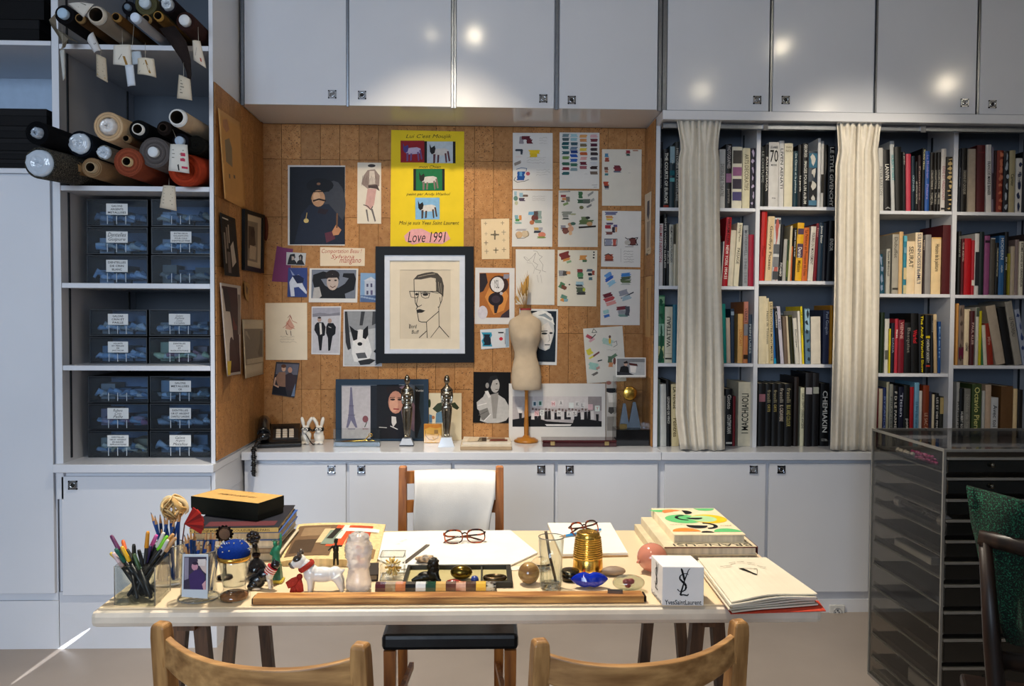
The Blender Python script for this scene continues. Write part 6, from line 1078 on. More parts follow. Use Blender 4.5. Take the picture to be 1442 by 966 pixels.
# -- the two chairs on the near side, seen from behind
def near_chair(pa, pb, label):
    A_, B_ = PZ(*pa, .805), PZ(*pb, .805); mid = (A_+B_)/2; r = (B_-A_); W = r.length; r.normalize(); f = V((-r.y, r.x, 0))
    t = thing('wooden_chair', label, 'chair', (mid.x, mid.y, 0), 'pale wooden chairs with a curved back rail')
    L3 = lambda x, y, z: V((mid.x, mid.y, z)) + r*x + f*y
    for s in (-1, 1):
        x = s*W/2; m_ = MB()
        secs = [(.0, -.03, .013), (.2, .0, .016), (.45, .03, .018), (.62, .02, .018), (.78, .002, .016), (.800, .0, .0145), (.805, .0, .010)]
        pts = [L3(x, y, max(z, .001)) for z, y, w in secs]
        m_.tube(pts, [(w*1.35, w*1.35) for z, y, w in secs], 4, flat=tuple(r+f), smooth=False); m_.build('back_post', woodl, t, bevel=.003)
        fl = MB(); fl.tube([L3(s*.19, .42, .001), L3(s*.19, .41, .43)], [.016, .021], 8); fl.build('front_leg', woodl, t)
        st_ = MB(); bar(st_, L3(s*.18, .03, .2), L3(s*.19, .41, .2), .02, .014); st_.build('stretcher', woodl, t)
    n = 18; vs = []
    for i in range(n+1):
        u = -1+2*i/n; x = u*(W/2-.010); y = -.050*(1-u*u)+.002; zt = .785-.006-.018*(1-abs(u)**3) ; hb = .052+.010*(1-u*u)
        for dy, z in ((-.009, zt), (.009, zt), (.009, zt-hb), (-.009, zt-hb)): vs.append(L3(x, y+dy, z))
    fs = [(i*4+k, i*4+(k+1) % 4, i*4+4+(k+1) % 4, i*4+4+k) for i in range(n) for k in range(4)]+[(0, 1, 2, 3), (n*4+3, n*4+2, n*4+1, n*4)]
    m_ = MB(); m_.add(vs, fs, None); m_.build('back_rail', woodh, t, bevel=.003)
    m_ = MB(); m_.hexa([L3(x, y, .43) for x, y in ((-.18,.0),(.18,.0),(.21,.43),(-.21,.43))], [L3(x, y, .455) for x, y in ((-.18,.0),(.18,.0),(.21,.43),(-.21,.43))]); m_.build('seat', woodh, t, bevel=.006)
near_chair((227, 876), (507.5, 905), 'pale wooden chair with curved back rail in front of the pen holders')
near_chair((761, 900), (1041, 873), 'pale wooden chair with curved back rail in front of the white cube')
# -- the chair behind the table with a cloth over its back
ch = thing('wooden_chair', 'orange oak chair with black seat and white cloth over its back', 'chair', (-.1, 2.6, 0))
yb, yf2 = 2.79, 2.385
XA, XB = PY(567, 700, yb).x, PY(703.5, 700, yb).x; zt = PY(635, 657, yb).z
for x in (XA, XB):
    m_ = MB(); m_.tube([(x, yb+.03, .001), (x, yb, .44), (x, yb, .6), (x, yb+.012, zt-.004), (x, yb+.012, zt)], [.02, .023, .021, .018, .014], 4, flat=(1, 1, 0), smooth=False); m_.build('back_post', woodo, ch, bevel=.002)
for ya, yb_ in ((664, 681), (705, 722)):
    z1, z0 = PY(635, ya, yb).z, PY(635, yb_, yb).z; m_ = MB(); n = 10; vs = []
    for i in range(n+1):
        u = -1+2*i/n; x = (XA+XB)/2+u*(XB-XA)/2*.96; y = yb+.004+.02*(1-u*u)
        for dy, z in ((-.007, z1), (.007, z1), (.007, z0), (-.007, z0)): vs.append((x, y+dy, z))
    m_.add(vs, [(i*4+k, i*4+(k+1) % 4, i*4+4+(k+1) % 4, i*4+4+k) for i in range(n) for k in range(4)]); m_.build('back_slat', woodo, ch)
XS0, XS1 = PY(537, 905, yf2).x, PY(730, 905, yf2).x
for x in (XS0+.022, XS1-.022): MB().tube([(x, yf2+.025, .001), (x, yf2+.025, .425)], [.019, .024], 4, flat=(1, 1, 0), smooth=False).build('front_leg', woodo, ch)
for x in (XS0+.022, XS1-.022): bar(MB(), (x, yf2+.03, .22), (x+(.03 if x < 0 else -.03), yb, .22), .022, .014).build('stretcher', woodo, ch)
sm_ = MB('#0e0e0f'); sm_.box((XS0, yf2, .428), (XS1, yb-.02, .474)); sm_.build('seat_cushion', mk('black_leather', '#0d0d0e', .35, nscale=60, namt=.1, bump=.1), ch, bevel=.012)
# white cloth: down the front of the back, over the top slat
n, m = 26, 24; vs = []; xa, xb = PY(583, 700, yb-.01).x, PY(697, 700, yb-.01).x; ztop = PY(640, 667, yb).z
for i in range(m+1):
    s = i/m*.62-.14                                       # arc length over the slat: negative behind, positive in front
    for j in range(n+1):
        u = j/n; bow = .02*(1-(2*u-1)**2)
        xr_ = xb-(.035*max(0, s-.08)/.2 if s > 0 else 0)
        x = xa+(xr_-xa)*u+.002*math.sin(s*30+j)
        if s < 0: y = yb+.02+bow+.006; z = ztop+.004+s
        else: y = yb-.012+bow-.012*min(1, s*12)+.005*math.sin(u*9+s*6)*s*4; z = ztop+.006-s
        if abs(s) < .02: y = yb+.006+bow-.016*s/.02; z = ztop+.008-abs(s)*.3
        vs.append((x, y, z))
mb = MB('#e0dcd4'); mb.add(vs, [(i*(n+1)+j, i*(n+1)+j+1, (i+1)*(n+1)+j+1, (i+1)*(n+1)+j) for i in range(m) for j in range(n)], None, True)
wc = tag(mb.build('draped_cloth', mk('white_cotton_coat', '#e3dfd8', .9, nscale=30, namt=.04, bump=.1, bscale=300)), 'white cotton coat hung over the oak chair back', 'cloth'); sd = wc.modifiers.new('thick', 'SOLIDIFY'); sd.thickness = .004

# -- dark chair with a green tweed coat at the end of the table
A_, B_ = PY(1387, 757, 1.75), V((1.43, 1.56, .90)); r = V((B_.x-A_.x, B_.y-A_.y, 0)); W = r.length; r.normalize(); f = V((-r.y, r.x, 0)); O = V((A_.x, A_.y, 0))
dc = thing('dark_chair', 'near-black wooden chair beside the acrylic tower', 'chair', O+r*W/2)
Q = lambda x, y, z: O+r*x+f*y+V((0, 0, z))
for x, d in ((0, .035), (W, -.035)):
    MB().tube([Q(x+d*1.6, -.02, .001), Q(x+d*1.2, -.0, .45), Q(x+d*.5, .0, .7), Q(x, .0, A_.z-.004)], [.019, .021, .018, .013], 8).build('back_post', woodx, dc)
    MB().tube([Q(x+d, .40, .001), Q(x+d, .40, .43)], [.017, .022], 8).build('front_leg', woodx, dc)
MB().tube([Q(-.012, .0, A_.z), Q(W*.25, -.02, A_.z-.012), Q(W*.75, -.02, A_.z-.012), Q(W+.012, .0, A_.z)], [(.016, .012), (.022, .013), (.022, .013), (.016, .012)], 10, flat=(0, 0, 1)).build('top_rail', woodx, dc)
MB().hexa([Q(x, y, .43) for x, y in ((0,.02),(W,.02),(W+.02,.43),(-.02,.43))], [Q(x, y, .46) for x, y in ((0,.02),(W,.02),(W+.02,.43),(-.02,.43))]).build('seat', woodx, dc, bevel=.008)
MB().tube([Q(.03, .0, .66), Q(W-.03, .0, .66)], [(.02, .008)]*2, 8, flat=(0, 0, 1)).build('back_slat', woodx, dc)
edge = [(1361.5,683),(1366,708),(1372,732),(1380,760),(1387,792),(1397,825),(1408,860),(1420,900)]
n = 12; vs = []
for i, (x, y) in enumerate(edge):
    for j in range(n+1):
        u = j/n; yy = y+(34*u if i < 3 else 26*u); Y = 1.80-.16*u+.012*math.sin(u*9+i*.8)
        vs.append(PY(x+(1490-x)*u, yy, Y))
mb = MB('#0a2a1e'); mb.add(vs, [(i*(n+1)+j, i*(n+1)+j+1, (i+1)*(n+1)+j+1, (i+1)*(n+1)+j) for i in range(len(edge)-1) for j in range(n)], None, True)
o = tag(mb.build('tweed_coat', tweed), 'green speckled tweed coat hanging on the dark chair', 'coat'); sd = o.modifiers.new('thick', 'SOLIDIFY'); sd.thickness = .012

# -- acrylic drawer tower
AX0, AX1, AY0, AY1, AZ = 1.49, 2.08, 2.69, 3.2, .945
at_ = thing('drawer_tower', 'clear acrylic tower of shallow jewellery drawers', 'drawer tower', ((AX0+AX1)/2, (AY0+AY1)/2, 0))
MB().box((AX0, AY0, .012), (AX0+.006, AY1, AZ)).build('side_panel', acryl, at_)
MB().box((AX1-.006, AY0, .012), (AX1, AY1, AZ)).build('side_panel', acryl, at_)
MB().box((AX0+.006, AY1-.006, .012), (AX1-.006, AY1, AZ)).build('back_panel', acryl, at_)
MB().box((AX0, AY0, AZ), (AX1, AY1, AZ+.008)).build('top_panel', acryl, at_)
MB('#6a6864').box((AX0, AY0, .0005), (AX1, AY1, .012)).build('base_panel', satin, at_)
for x in (AX0-.001, AX1-.007):
    for y in (AY0-.001, AY1-.007): MB().box((x, y, .012), (x+.008, y+.008, AZ+.009)).build('corner_edge', edgegl, at_)
for y in (AY0-.001, AY1-.007): MB().box((AX0+.007, y, AZ), (AX1-.007, y+.008, AZ+.009)).build('top_edge', edgegl, at_)
for x in (AX0-.001, AX1-.007): MB().box((x, AY0+.007, AZ), (x+.008, AY1-.007, AZ+.009)).build('top_edge', edgegl, at_)
LV = [.938, .872, .802, .735, .667, .597, .522, .434, .343, .250, .162, .074, .014]
for i in range(len(LV)-1):
    z1, z0 = LV[i]-.008, LV[i+1]+.004
    MB().box((AX0+.007, AY0+.01, z0-.003), (AX0+.016, AY1-.01, z0+.001)).build('runner', edgegl, at_)
    MB().box((AX1-.016, AY0+.01, z0-.003), (AX1-.007, AY1-.01, z0+.001)).build('runner', edgegl, at_)
    fr_col = '#0a0d0c' if i != len(LV)-3 else '#0c1018'
    d_ = MB('#14110f' if i < len(LV)-2 else '#77736c').box((AX0+.012, AY0+.012, z0+.0015), (AX1-.012, AY1-.012, z0+.006)).build('drawer', mk('dark_felt_tray', None, .5, nscale=20, namt=.2), at_)
    MB(fr_col if i < len(LV)-2 else '#6d6a66').box((AX0+.012, AY0-.002, z0+.002), (AX1-.012, AY0+.010, z1-.012), bev=.002).build('drawer_front', gloss, d_)
    MB().box((AX0+.012, AY0-.003, z1-.011), (AX1-.012, AY0+.010, z1-.003)).build('front_lip', edgegl, d_)
    MB().box((AX0+.0125, AY0+.012, z0+.006), (AX0+.016, AY1-.012, z0+.02)).build('tray_side', acryl, d_)
    MB('#55544f').lathe([(.0001, .014), (.007, .012), (.008, .006), (.004, 0)], ((AX0+AX1)/2-.14, AY0-.003, (z0+z1)/2), 12, M=Matrix.Rotation(PI/2, 3, 'X')).build('knob', metal_vc, d_)
    for y in (AY0+.06, AY0+.26, AY0+.44): MB('#222').lathe([(.004, .003), (.0001, .004)], (AX0-.0005, y, z0+.004), 10, M=Matrix.Rotation(-PI/2, 3, 'Y')).build('screw', satin, at_)
# contents seen through the side
def inside(i): return LV[i+1]+.0112
z = inside(0)
for k in range(3):
    b = MB('#c02a78'); r = random.Random(k)
    for j in range(16): b.ell((AX0+.030+.028*k+.006*math.sin(j*1.1+k), AY0+.10+.07*k+.0085*j, z+.006), .006, '#c02a78' if j % 3 else '#d86aa8', n=8, m=6)
    tag(b.build('bead_string', gloss), ['pink bead string nearest the tower side in the top drawer', 'pink bead string in the middle of the top drawer', 'pink bead string next to the white beads in the top drawer'][k], 'beads', 'pink beads in the tower')
b = MB('#cfc9bd')
for j in range(7): b.ell((AX0+.035+.006*math.cos(j*2), AY0+.28+.017*j, z+.009), .0085, n=10, m=7)
tag(b.build('bead_string', gloss), 'row of large white beads in the top tower drawer', 'beads')
z = inside(3); gh = thing('glass_dumbbell', 'clear glass dumbbell rod in the fourth tower drawer', 'glass rod', (AX0+.06, AY0+.25, z))
MB().tube([(AX0+.05, AY0+.09, z+.022), (AX0+.05, AY0+.36, z+.022)], .010, 12).build('rod', clearc, gh)
for y in (AY0+.06, AY0+.36): MB().lathe([(.0001, 0), (.018, .0), (.022, .008), (.022, .03), (.018, .038), (.0001, .038)], (AX0+.05, y, z+.022), 10, M=Matrix.Rotation(-PI/2, 3, 'X'), smooth=False).build('knob_end', crystal, gh)
z = inside(5); tag(MB('#a9a6a0').box((AX0+.04, AY0+.14, z), (AX0+.075, AY0+.40, z+.028), bev=.002).build('small_box', paper), 'long white box in the sixth tower drawer', 'box')
z = inside(10); tag(MB('#8d8a84').box((AX0+.03, AY0+.05, z), (AX0+.16, AY0+.26, z+.05), bev=.002).build('small_box', paper), 'white carton in the lowest dark tower drawer', 'box')

# ================================================================== THINGS ON THE TABLE
T1, T2, T3, T4, T6, T7, T8 = cr(120,660,4.39), cr(380,720,5.15), cr(600,720,5.15), cr(860,700,4.506), cr(250,740,8.053), cr(700,740,6.27), cr(540,740,7.21)
Z0 = .7402
def on(x, y, z=None): return PZ(x, y, Z0 if z is None else z)
def ring_tube(mb, c, rx, ry, r, n=24, ax='z', col=None, a0=0, a1=2*PI):
    pts = []
    for i in range(n+1):
        a = a0+(a1-a0)*i/n; x, y = rx*math.cos(a), ry*math.sin(a)
        pts.append(V(c)+(V((x, y, 0)) if ax == 'z' else V((x, 0, y))))
    mb.tube(pts, r, 8, col, caps=(a1-a0) < 6.2); return mb
# ---- pen holder
f0, f1, k1 = on(161.5, 852.5), on(218.5, 854), on(240, 832); k0 = f0+(k1-f1); hP = .086
ph = thing('pen_holder', 'square clear glass holder crammed with felt pens', 'pen holder', (f0+k1)/2)
ctr = (f0+f1+k0+k1)/4; Cq = [f0, f1, k1, k0]; Iq = [ctr+(p-ctr)*.93 for p in Cq]; up = V((0, 0, 1))
mb = MB()
for i in range(4):
    j = (i+1) % 4; mb.hexa([Cq[i], Cq[j], Iq[j], Iq[i]], [p+up*hP for p in (Cq[i], Cq[j], Iq[j], Iq[i])])
mb.build('glass_wall', glass, ph)
MB().hexa(Iq, [p+up*.006 for p in Iq]).build('glass_floor', glass, ph)
for i in range(4):
    MB('#aab4b0').tube([Cq[i]+up*hP, Cq[(i+1) % 4]+up*hP], .0012, 6).build('rim', glass, ph)
    MB('#9aa4a0').tube([Cq[i]+up*.001, Cq[i]+up*hP], .0012, 6).build('corner', edgegl, ph)
pens = [(160,412,'#5a1e4c'),(186,495,'#1d5a4c'),(232,442,'#d2622a'),(225,480,'#d8a522'),(172,520,'#cdb0ae'),(155,520,'#c9a93a'),(258,498,'#2c302e'),(300,468,'#1c1f1c'),(300,525,'#2f4a26'),(405,475,'#2b2456'),(442,408,'#cf5aa4'),(486,395,'#cfcabf'),(508,415,'#7ac42a'),(512,440,'#c4bfb9'),(388,388,'#d08a26'),(546,402,'#d9a468'),(560,425,'#b98a5c'),(430,470,'#191a1d'),(470,500,'#17181b'),(330,500,'#141518')]
PN = ['plum','teal','orange','golden','blush','mustard','charcoal','black-green','olive','indigo','pink','white','lime','silver','amber','peach','tan','inky','jet','soot']
for i, (u, v, c) in enumerate(pens):
    r = random.Random(i); Yp = ctr.y+r.uniform(-.03, .035)+(.02 if u > 380 else 0); top = PY(*T1(u, v), Yp)
    fx, fy = r.uniform(.15, .85), r.uniform(.15, .85)
    if 380 < u: fx = r.uniform(.05, .45)
    elif u < 240: fx = r.uniform(.45, .8)
    bot = (Iq[0]*(1-fx)+Iq[1]*fx)*(1-fy)+(Iq[3]*(1-fx)+Iq[2]*fx)*fy+up*.008
    ax = (top-bot); L = ax.length; ax.normalize(); cp = top-ax*.038
    t = thing('felt_pen', '%s capped felt pen standing in the glass holder' % PN[i], 'pen', bot, 'felt pens in the glass holder')
    MB('#101113').tube([bot, bot+ax*.003, cp], [.003, .0042, .0042], 8).build('barrel', satin, t)
    MB(c).tube([cp, cp+ax*.002, top-ax*.004, top], [.0046, .005, .0042, .003], 10).build('cap', satin, t)
# ---- pencils
pcl = {}
def pencil(bot, top, label, grp, col='#123f86'):
    ax = top-bot; L = ax.length; ax.normalize(); M = ax.to_track_quat('Z', 'Y').to_matrix()
    mb = MB(col); mb.lathe([(.0001, 0), (.0036, 0), (.0036, L-.022)], bot, 6, M=M, smooth=False)
    o = mb.build('pencil', satin, None, bot); tag(o, label, 'pencil', grp)
    m2 = MB('#b98a5c'); m2.lathe([(.0036, L-.022), (.0012, L-.005), (.0001, L)], bot, 6, M=M, cols=['#b98a5c', '#2a2522'], smooth=False); m2.build('tip', matte, o)
def jar(c, r0, r1, h, name, label, cat, foot=0, wall=.0025, mat=None):
    t = thing(name, label, cat, c); b = V(c)+V((0, 0, .0006))
    pr = ([(.0001, 0), (foot, 0), (foot, .005), (r0, .010)] if foot else [(.0001, 0), (r0, 0)])+[(r0+(r1-r0)*k, h*max(k, .15)) for k in (.2, .5, 1)]+[(r1-wall, h), (r0-wall, .012), (.0001, .010)]
    MB().lathe(pr, b, 32).build('glass_body', mat or glass, t)
    ring_tube(MB('#b9c4c2'), b+V((0, 0, h)), r1-wall/2, r1-wall/2, .0013, 32).build('rim', edgegl, t)
    ring_tube(MB('#b9c4c2'), b+V((0, 0, .002)), (foot or r0)-.001, (foot or r0)-.001, .0015, 32).build('base_ring', edgegl, t)
    return t
jc = on(236, 822); jar(jc, .036, .038, .095, 'pencil_glass', 'tall clear tumbler of blue pencils behind the felt pens', 'glass')
for i, (u, v) in enumerate([(405,268),(430,288),(462,280),(486,290),(512,285),(528,278),(546,278),(556,300),(578,270),(596,275),(470,360)]):
    top = PY(*T1(u, v), jc.y+random.Random(i).uniform(-.02, .02)); a = i*2.4
    pencil(V((jc.x+.022*math.cos(a)*(1 if u > 480 else .6), jc.y+.02*math.sin(a), Z0+.013)), top, 'long blue pencil standing in the tumbler behind the felt pens', 'pencils in the tall tumbler', ['#123f86','#153f7a','#0f3470'][i % 3])
pj = on(280, 842); jar(pj, .039, .040, .108, 'pencil_glass', 'footed clear glass of short blue pencils with an instant photo', 'glass', foot=.045)
for i, (u, v) in enumerate([(60,195),(75,100),(110,85),(150,45),(195,55),(160,170),(190,200),(235,180),(290,150),(330,160),(375,185),(335,50),(380,45),(430,45),(490,150),(125,130),(210,120),(250,165),(305,190),(350,200),(95,215),(140,210)]):
    r = random.Random(i+40); top = PY(*T6(u, v), pj.y+r.uniform(-.025, .02)); a = r.uniform(0, 6.28)
    pencil(V((pj.x+(top.x-pj.x)*.35+.012*math.cos(a), pj.y+.02*math.sin(a), Z0+.014)), top, 'short blue pencil standing in the glass with the instant photo', 'pencils in the footed glass', ['#154a92','#123f86','#1a5aa4','#0f2f5c'][i % 4])
ppl = (V((0, pj.y-.0415, 0)), V((0, -1, 0)))
sheet('instant_photo', 'instant photo of a figure in purple stuck on the pencil glass', 'photo', [(603,528),(762,528),(757,803),(597,790)], ppl, '#c3cad0', [('p','#3a3244',[(612,545),(750,545),(746,748),(607,745)]), ('p','#c9b4ac',[(690,575),(750,565),(748,650),(725,630)]), ('p','#d8ccc6',[(695,560),(745,558),(740,600),(700,600)]), ('e','#c08a98',677,605,20,24), ('p','#3f2c5c',[(640,660),(680,625),(715,625),(740,665),(735,748),(650,746)]), ('p','#c99aa0',[(722,715),(745,690),(745,748),(730,748)]), ('p','#8a8494',[(614,550),(640,550),(638,680),(612,690)]), ('e','#2a2034',680,585,18,10)], T1)
# ---- straw pompom and red tassel
pc_ = PY(245, 715, jc.y+.02); sp = thing('straw_pompom', 'ball of curled raffia straw above the pencils', 'pompom', pc_)
for k in range(10):
    r = random.Random(k); b = MB(['#c9ab78','#b8935c','#d8c094'][k % 3]); M = Euler((r.uniform(-.6, .6)+1.2, r.uniform(-.6, .6), r.uniform(0, 3))).to_matrix(); R_ = .034-.0018*k
    b.tube([pc_+M @ V((R_*math.cos(a), R_*.8*math.sin(a), .006*math.sin(a*3+k))) for a in [i*.3 for i in range(19)]], [.0005]+[(.006, .0018)]*17+[.0005], 6); b.build('straw_band', matte, sp)
MB('#b8935c').tube([pc_-V((0, 0, .03)), V((jc.x+.01, jc.y+.015, Z0+.013))], .0018, 6).build('stem', matte, sp)
tc_ = PY(260, 738, jc.y+.015); te = PY(281, 732, jc.y+.015); tt_ = thing('red_tassel', 'pleated red paper flower beside the raffia ball', 'paper flower', tc_)
d_ = (te-tc_).normalized()
for k in range(7):
    a = (k-3)*.22; R3 = Matrix.Rotation(a, 3, 'Y'); e = tc_+R3 @ d_*.045; s = V((0, 1, 0))*.004
    w = (R3 @ V((-d_.z, 0, d_.x)))*.007
    MB(['#8e1f1a','#a8281f','#6e1a18'][k % 3]).hexa([tc_-s*.3, tc_-s*.3+w*.2, e+w-s, e-w-s], [tc_+s*.3, tc_+s*.3+w*.2, e+w+s*(k % 2), e-w+s*(k % 2)]).build('petal', matte, tt_)
ring_tube(MB('#b98a5c'), tc_+d_*.03, .003, .016, .0012, 16, 'x').build('cream_band', matte, tt_)
MB('#5a2c20').tube([tc_, V((jc.x+.02, jc.y+.012, Z0+.015))], .0016, 6).build('stem', matte, tt_)
# ---- pincushion glass
pg = on(330, 843); pt = thing('pincushion_glass', 'gilt rimmed glass holding a blue pincushion', 'pincushion', pg); b = pg+V((0, 0, .0006))
MB().lathe([(.0001, 0), (.033, 0), (.036, .004), (.034, .012), (.025, .018), (.024, .024), (.0265, .04), (.032, .075), (.036, .098), (.0335, .098), (.024, .03), (.0001, .026)], b, 32).build('glass_body', glass, pt)
MB('#9a6a3a').lathe([(.0001, .002), (.031, .002), (.031, .011), (.022, .015), (.0001, .015)], b, 24).build('foot_beads', mk('amber_glass_foot', '#8a5a34', .1, nscale=90, namt=.5, coat=.5), pt)
MB().lathe([(.0338, .089), (.0363, .089), (.0368, .098), (.0342, .098)], b, 32).build('gilt_rim', goldm, pt)
cu = MB('#0d2f7c'); cu.ell(b+V((0, 0, .106)), (.035, .035, .027), n=24, m=14); co = cu.build('cushion', cloth, pt)
for i in range(34):
    r = random.Random(i+5); a = r.uniform(0, 6.28); el = r.uniform(.2, 1.15); d = V((math.cos(a)*math.cos(el), math.sin(a)*math.cos(el), math.sin(el)*.78)); p = b+V((0, 0, .106))+V((d.x*.035, d.y*.035, d.z*.034))
    q = p+d*.004; MB('#c9c9c9').tube([p-d*.003, q], .0004, 4).ell(q, .0014, ['#d8d6c9','#d9cf8a','#c9d4e0','#c9a23a'][i % 4], n=8, m=6).build('pin', gloss, co)
# ---- dark ring frame and flower-stoppered bottle behind it
rp = PY(316, 752, 2.06); hm = thing('hand_mirror', 'small beaded dark hand mirror behind the pincushion', 'mirror', (rp.x, 2.06, Z0))
ring_tube(MB('#2a201a'), rp, .0165, .0165, .003, 24, 'x').build('rim', metal_vc, hm)
for k in range(14): a = 2*PI*k/14; MB('#1c1613').ell(rp+V((.019*math.cos(a), 0, .019*math.sin(a))), .0034, n=8, m=6).build('bead', metal_vc, hm)
MB('#a8846a').lathe([(.0001, 0), (.0165, 0)], rp, 20, M=Matrix.Rotation(PI/2, 3, 'X')).build('mirror_glass', metal_vc, hm)
MB('#2a201a').tube([rp-V((0, 0, .018)), V((rp.x, 2.06, Z0+.006))], [.003, .005], 8).build('stem', metal_vc, hm)
MB('#2a201a').lathe([(.0001, .0006), (.02, .0006), (.018, .006), (.0001, .008)], (rp.x, 2.06, Z0), 20).build('foot', metal_vc, hm)
bp = on(361, 814); pb = thing('perfume_bottle', 'dark glass bottle with a black flower stopper', 'bottle', bp)
MB('#1a1718').lathe([(.0001, .0006), (.020, .0006), (.024, .012), (.023, .03), (.014, .042), (.007, .047), (.007, .056), (.0001, .056)], bp, 24).build('bottle', gloss, pb)
MB('#3a2f2c').lathe([(.007, .05), (.010, .054), (.010, .06), (.0001, .062)], bp, 16).build('collar', metal_vc, pb)
fz = PY(357, 757, bp.y); 
MB('#171214').tube([bp+V((0, 0, .06)), bp.lerp(fz, .5)+V((0, 0, .03)), fz], [.009, .007, .006], 8).build('stopper', gloss, pb)
for k in range(7): a = 2*PI*k/7; MB('#1d1517').ell(fz+V((.010*math.cos(a), -.002, .010*math.sin(a))), (.008, .006, .008), n=10, m=7).build('petal', gloss, pb)
# ---- book pile and box beside them
def flatbook(name, label, x0, x1, y0, y1, z0, z1, cov, page, rot=0, cat='book', grp=None, spine='x0', lip=.003):
    c = V(((x0+x1)/2, (y0+y1)/2, z0)); R_ = Matrix.Rotation(rot, 3, 'Z'); t = MB(cov)
    def B(m_, lo, hi, col=None):
        vs = [(X, Y, Z) for Z in (lo[2], hi[2]) for X, Y in ((lo[0], lo[1]), (hi[0], lo[1]), (hi[0], hi[1]), (lo[0], hi[1]))]
        m_.add([c+R_ @ (V(p)-c) for p in vs], [(0,3,2,1),(4,5,6,7),(0,1,5,4),(1,2,6,5),(2,3,7,6),(3,0,4,7)], col)
    e = .0022
    B(t, (x0, y0, z0), (x1, y1, z0+e)); B(t, (x0, y0, z1-e), (x1, y1, z1))
    if spine == 'x0': B(t, (x0, y0, z0+e), (x0+e, y1, z1-e))
    elif spine == 'x1': B(t, (x1-e, y0, z0+e), (x1, y1, z1-e))
    else: B(t, (x0, y0, z0+e), (x1, y0+e, z1-e))
    o = tag(t.build(name, bookm), label, cat, grp)
    p = MB(page); B(p, (x0+(e if spine == 'x0' else lip), y0+(e if spine == 'y0' else lip), z0+e), (x1-(e if spine == 'x1' else lip), y1-lip, z1-e)); p.build('page_block', pagem, o)
    return o, c, R_
BY = 2.205; bx0, bx1 = (277-681)/1200*BY, (389-681)/1200*BY
flatbook('book', 'thick cream paperback at the bottom of the pile under the dark box', bx0+.01, bx1+.012, BY, BY+.25, Z0+.0005, Z0+.018, '#c9bda6', '#d8cdb8', .02)
flatbook('book', 'brown bound book second from the bottom under the dark box', bx0+.005, bx1-.004, BY+.004, BY+.25, Z0+.0185, Z0+.032, '#8a7868', '#b5a48c', -.03)
flatbook('book', 'white paperback in the middle of the pile under the dark box', bx0+.0, bx1+.004, BY+.003, BY+.245, Z0+.0325, Z0+.052, '#cfc8bc', '#ded6c6', .0)
ob, _, _ = flatbook('book', 'blue jacketed book below the dark lettered book', bx0-.005, bx1+.008, BY, BY+.255, Z0+.0525, Z0+.074, '#3d5fa8', '#cbbd9f', .03)
ob, c_, R_ = flatbook('book', 'dark lettered art book directly under the black box', bx0-.014, bx1+.004, BY-.006, BY+.25, Z0+.0745, Z0+.088, '#25262e', '#c9bb98', .05, spine='y0')
mb = MB('#d0b878')
mb.add([c_+R_ @ (V(p)-c_) for p in ((bx0-.014, BY-.0068, Z0+.0755), (bx1+.004, BY-.0068, Z0+.0755), (bx1+.004, BY-.0068, Z0+.087), (bx0-.014, BY-.0068, Z0+.087))], [(0, 1, 2, 3)])
ptext(mb, lambda a, b_: c_+R_ @ (V(((bx0+bx1)/2+a, BY-.0072, Z0+.0813+b_))-c_), '#33261a', 'TONALITES DES COULEURS DE PARIS', w=.17, h=.0062)
ptext(mb, lambda a, b_: c_+R_ @ (V((bx1+.0048, BY+.12+a, Z0+.0813+b_))-c_), '#e0c98c', 'PARIS COULEURS', w=.16, h=.008)
mb.add([c_+R_ @ (V(p)-c_) for p in ((bx0+.02, BY+.01, Z0+.0884), (bx1-.01, BY+.01, Z0+.0884), (bx1-.01, BY+.06, Z0+.0884), (bx0+.02, BY+.06, Z0+.0884))], [(0, 1, 2, 3)], '#5a2f34')
mb.build('lettering', ink, ob)
zb_ = Z0+.0896; q0, q1, q2 = PZ(269, 722.6, zb_), PZ(363.7, 734, zb_), PZ(400, 721.5, zb_); q3 = q0+(q2-q1); zh = .047
bx = thing('gift_box', 'shallow dark green-black box with a tan lettered lid on the book pile', 'box', (q0+q2)/2)
c = (q0+q1+q2+q3)/4; qq = [q0, q1, q2, q3]; ins = [c+(p-c)*.985 for p in qq]
MB('#14150f').hexa(ins, [p+up*zh*.5 for p in ins]).build('base', matte, bx)
MB('#171811').hexa([p+up*zh*.32 for p in qq], [p+up*zh for p in qq]).build('lid', matte, bx)
mb = MB('#c39a5c'); tq = [c+(p-c)*.985+up*(zh+.0004) for p in qq]; mb.poly(tq)
ex, ey = (q1-q0).normalized(), (q3-q0).normalized()
ptext(mb, lambda a, b_: c-ex*a-ey*b_+up*(zh+.0008), '#4a3218', 'YVES SAINT LAURENT', w=.13, h=.014)
ptext(mb, lambda a, b_: c+ey*.045-ex*a-ey*b_+up*(zh+.0008), '#6a4a28', 'rive gauche', w=.04, h=.006); mb.build('lid_print', ink, bx)
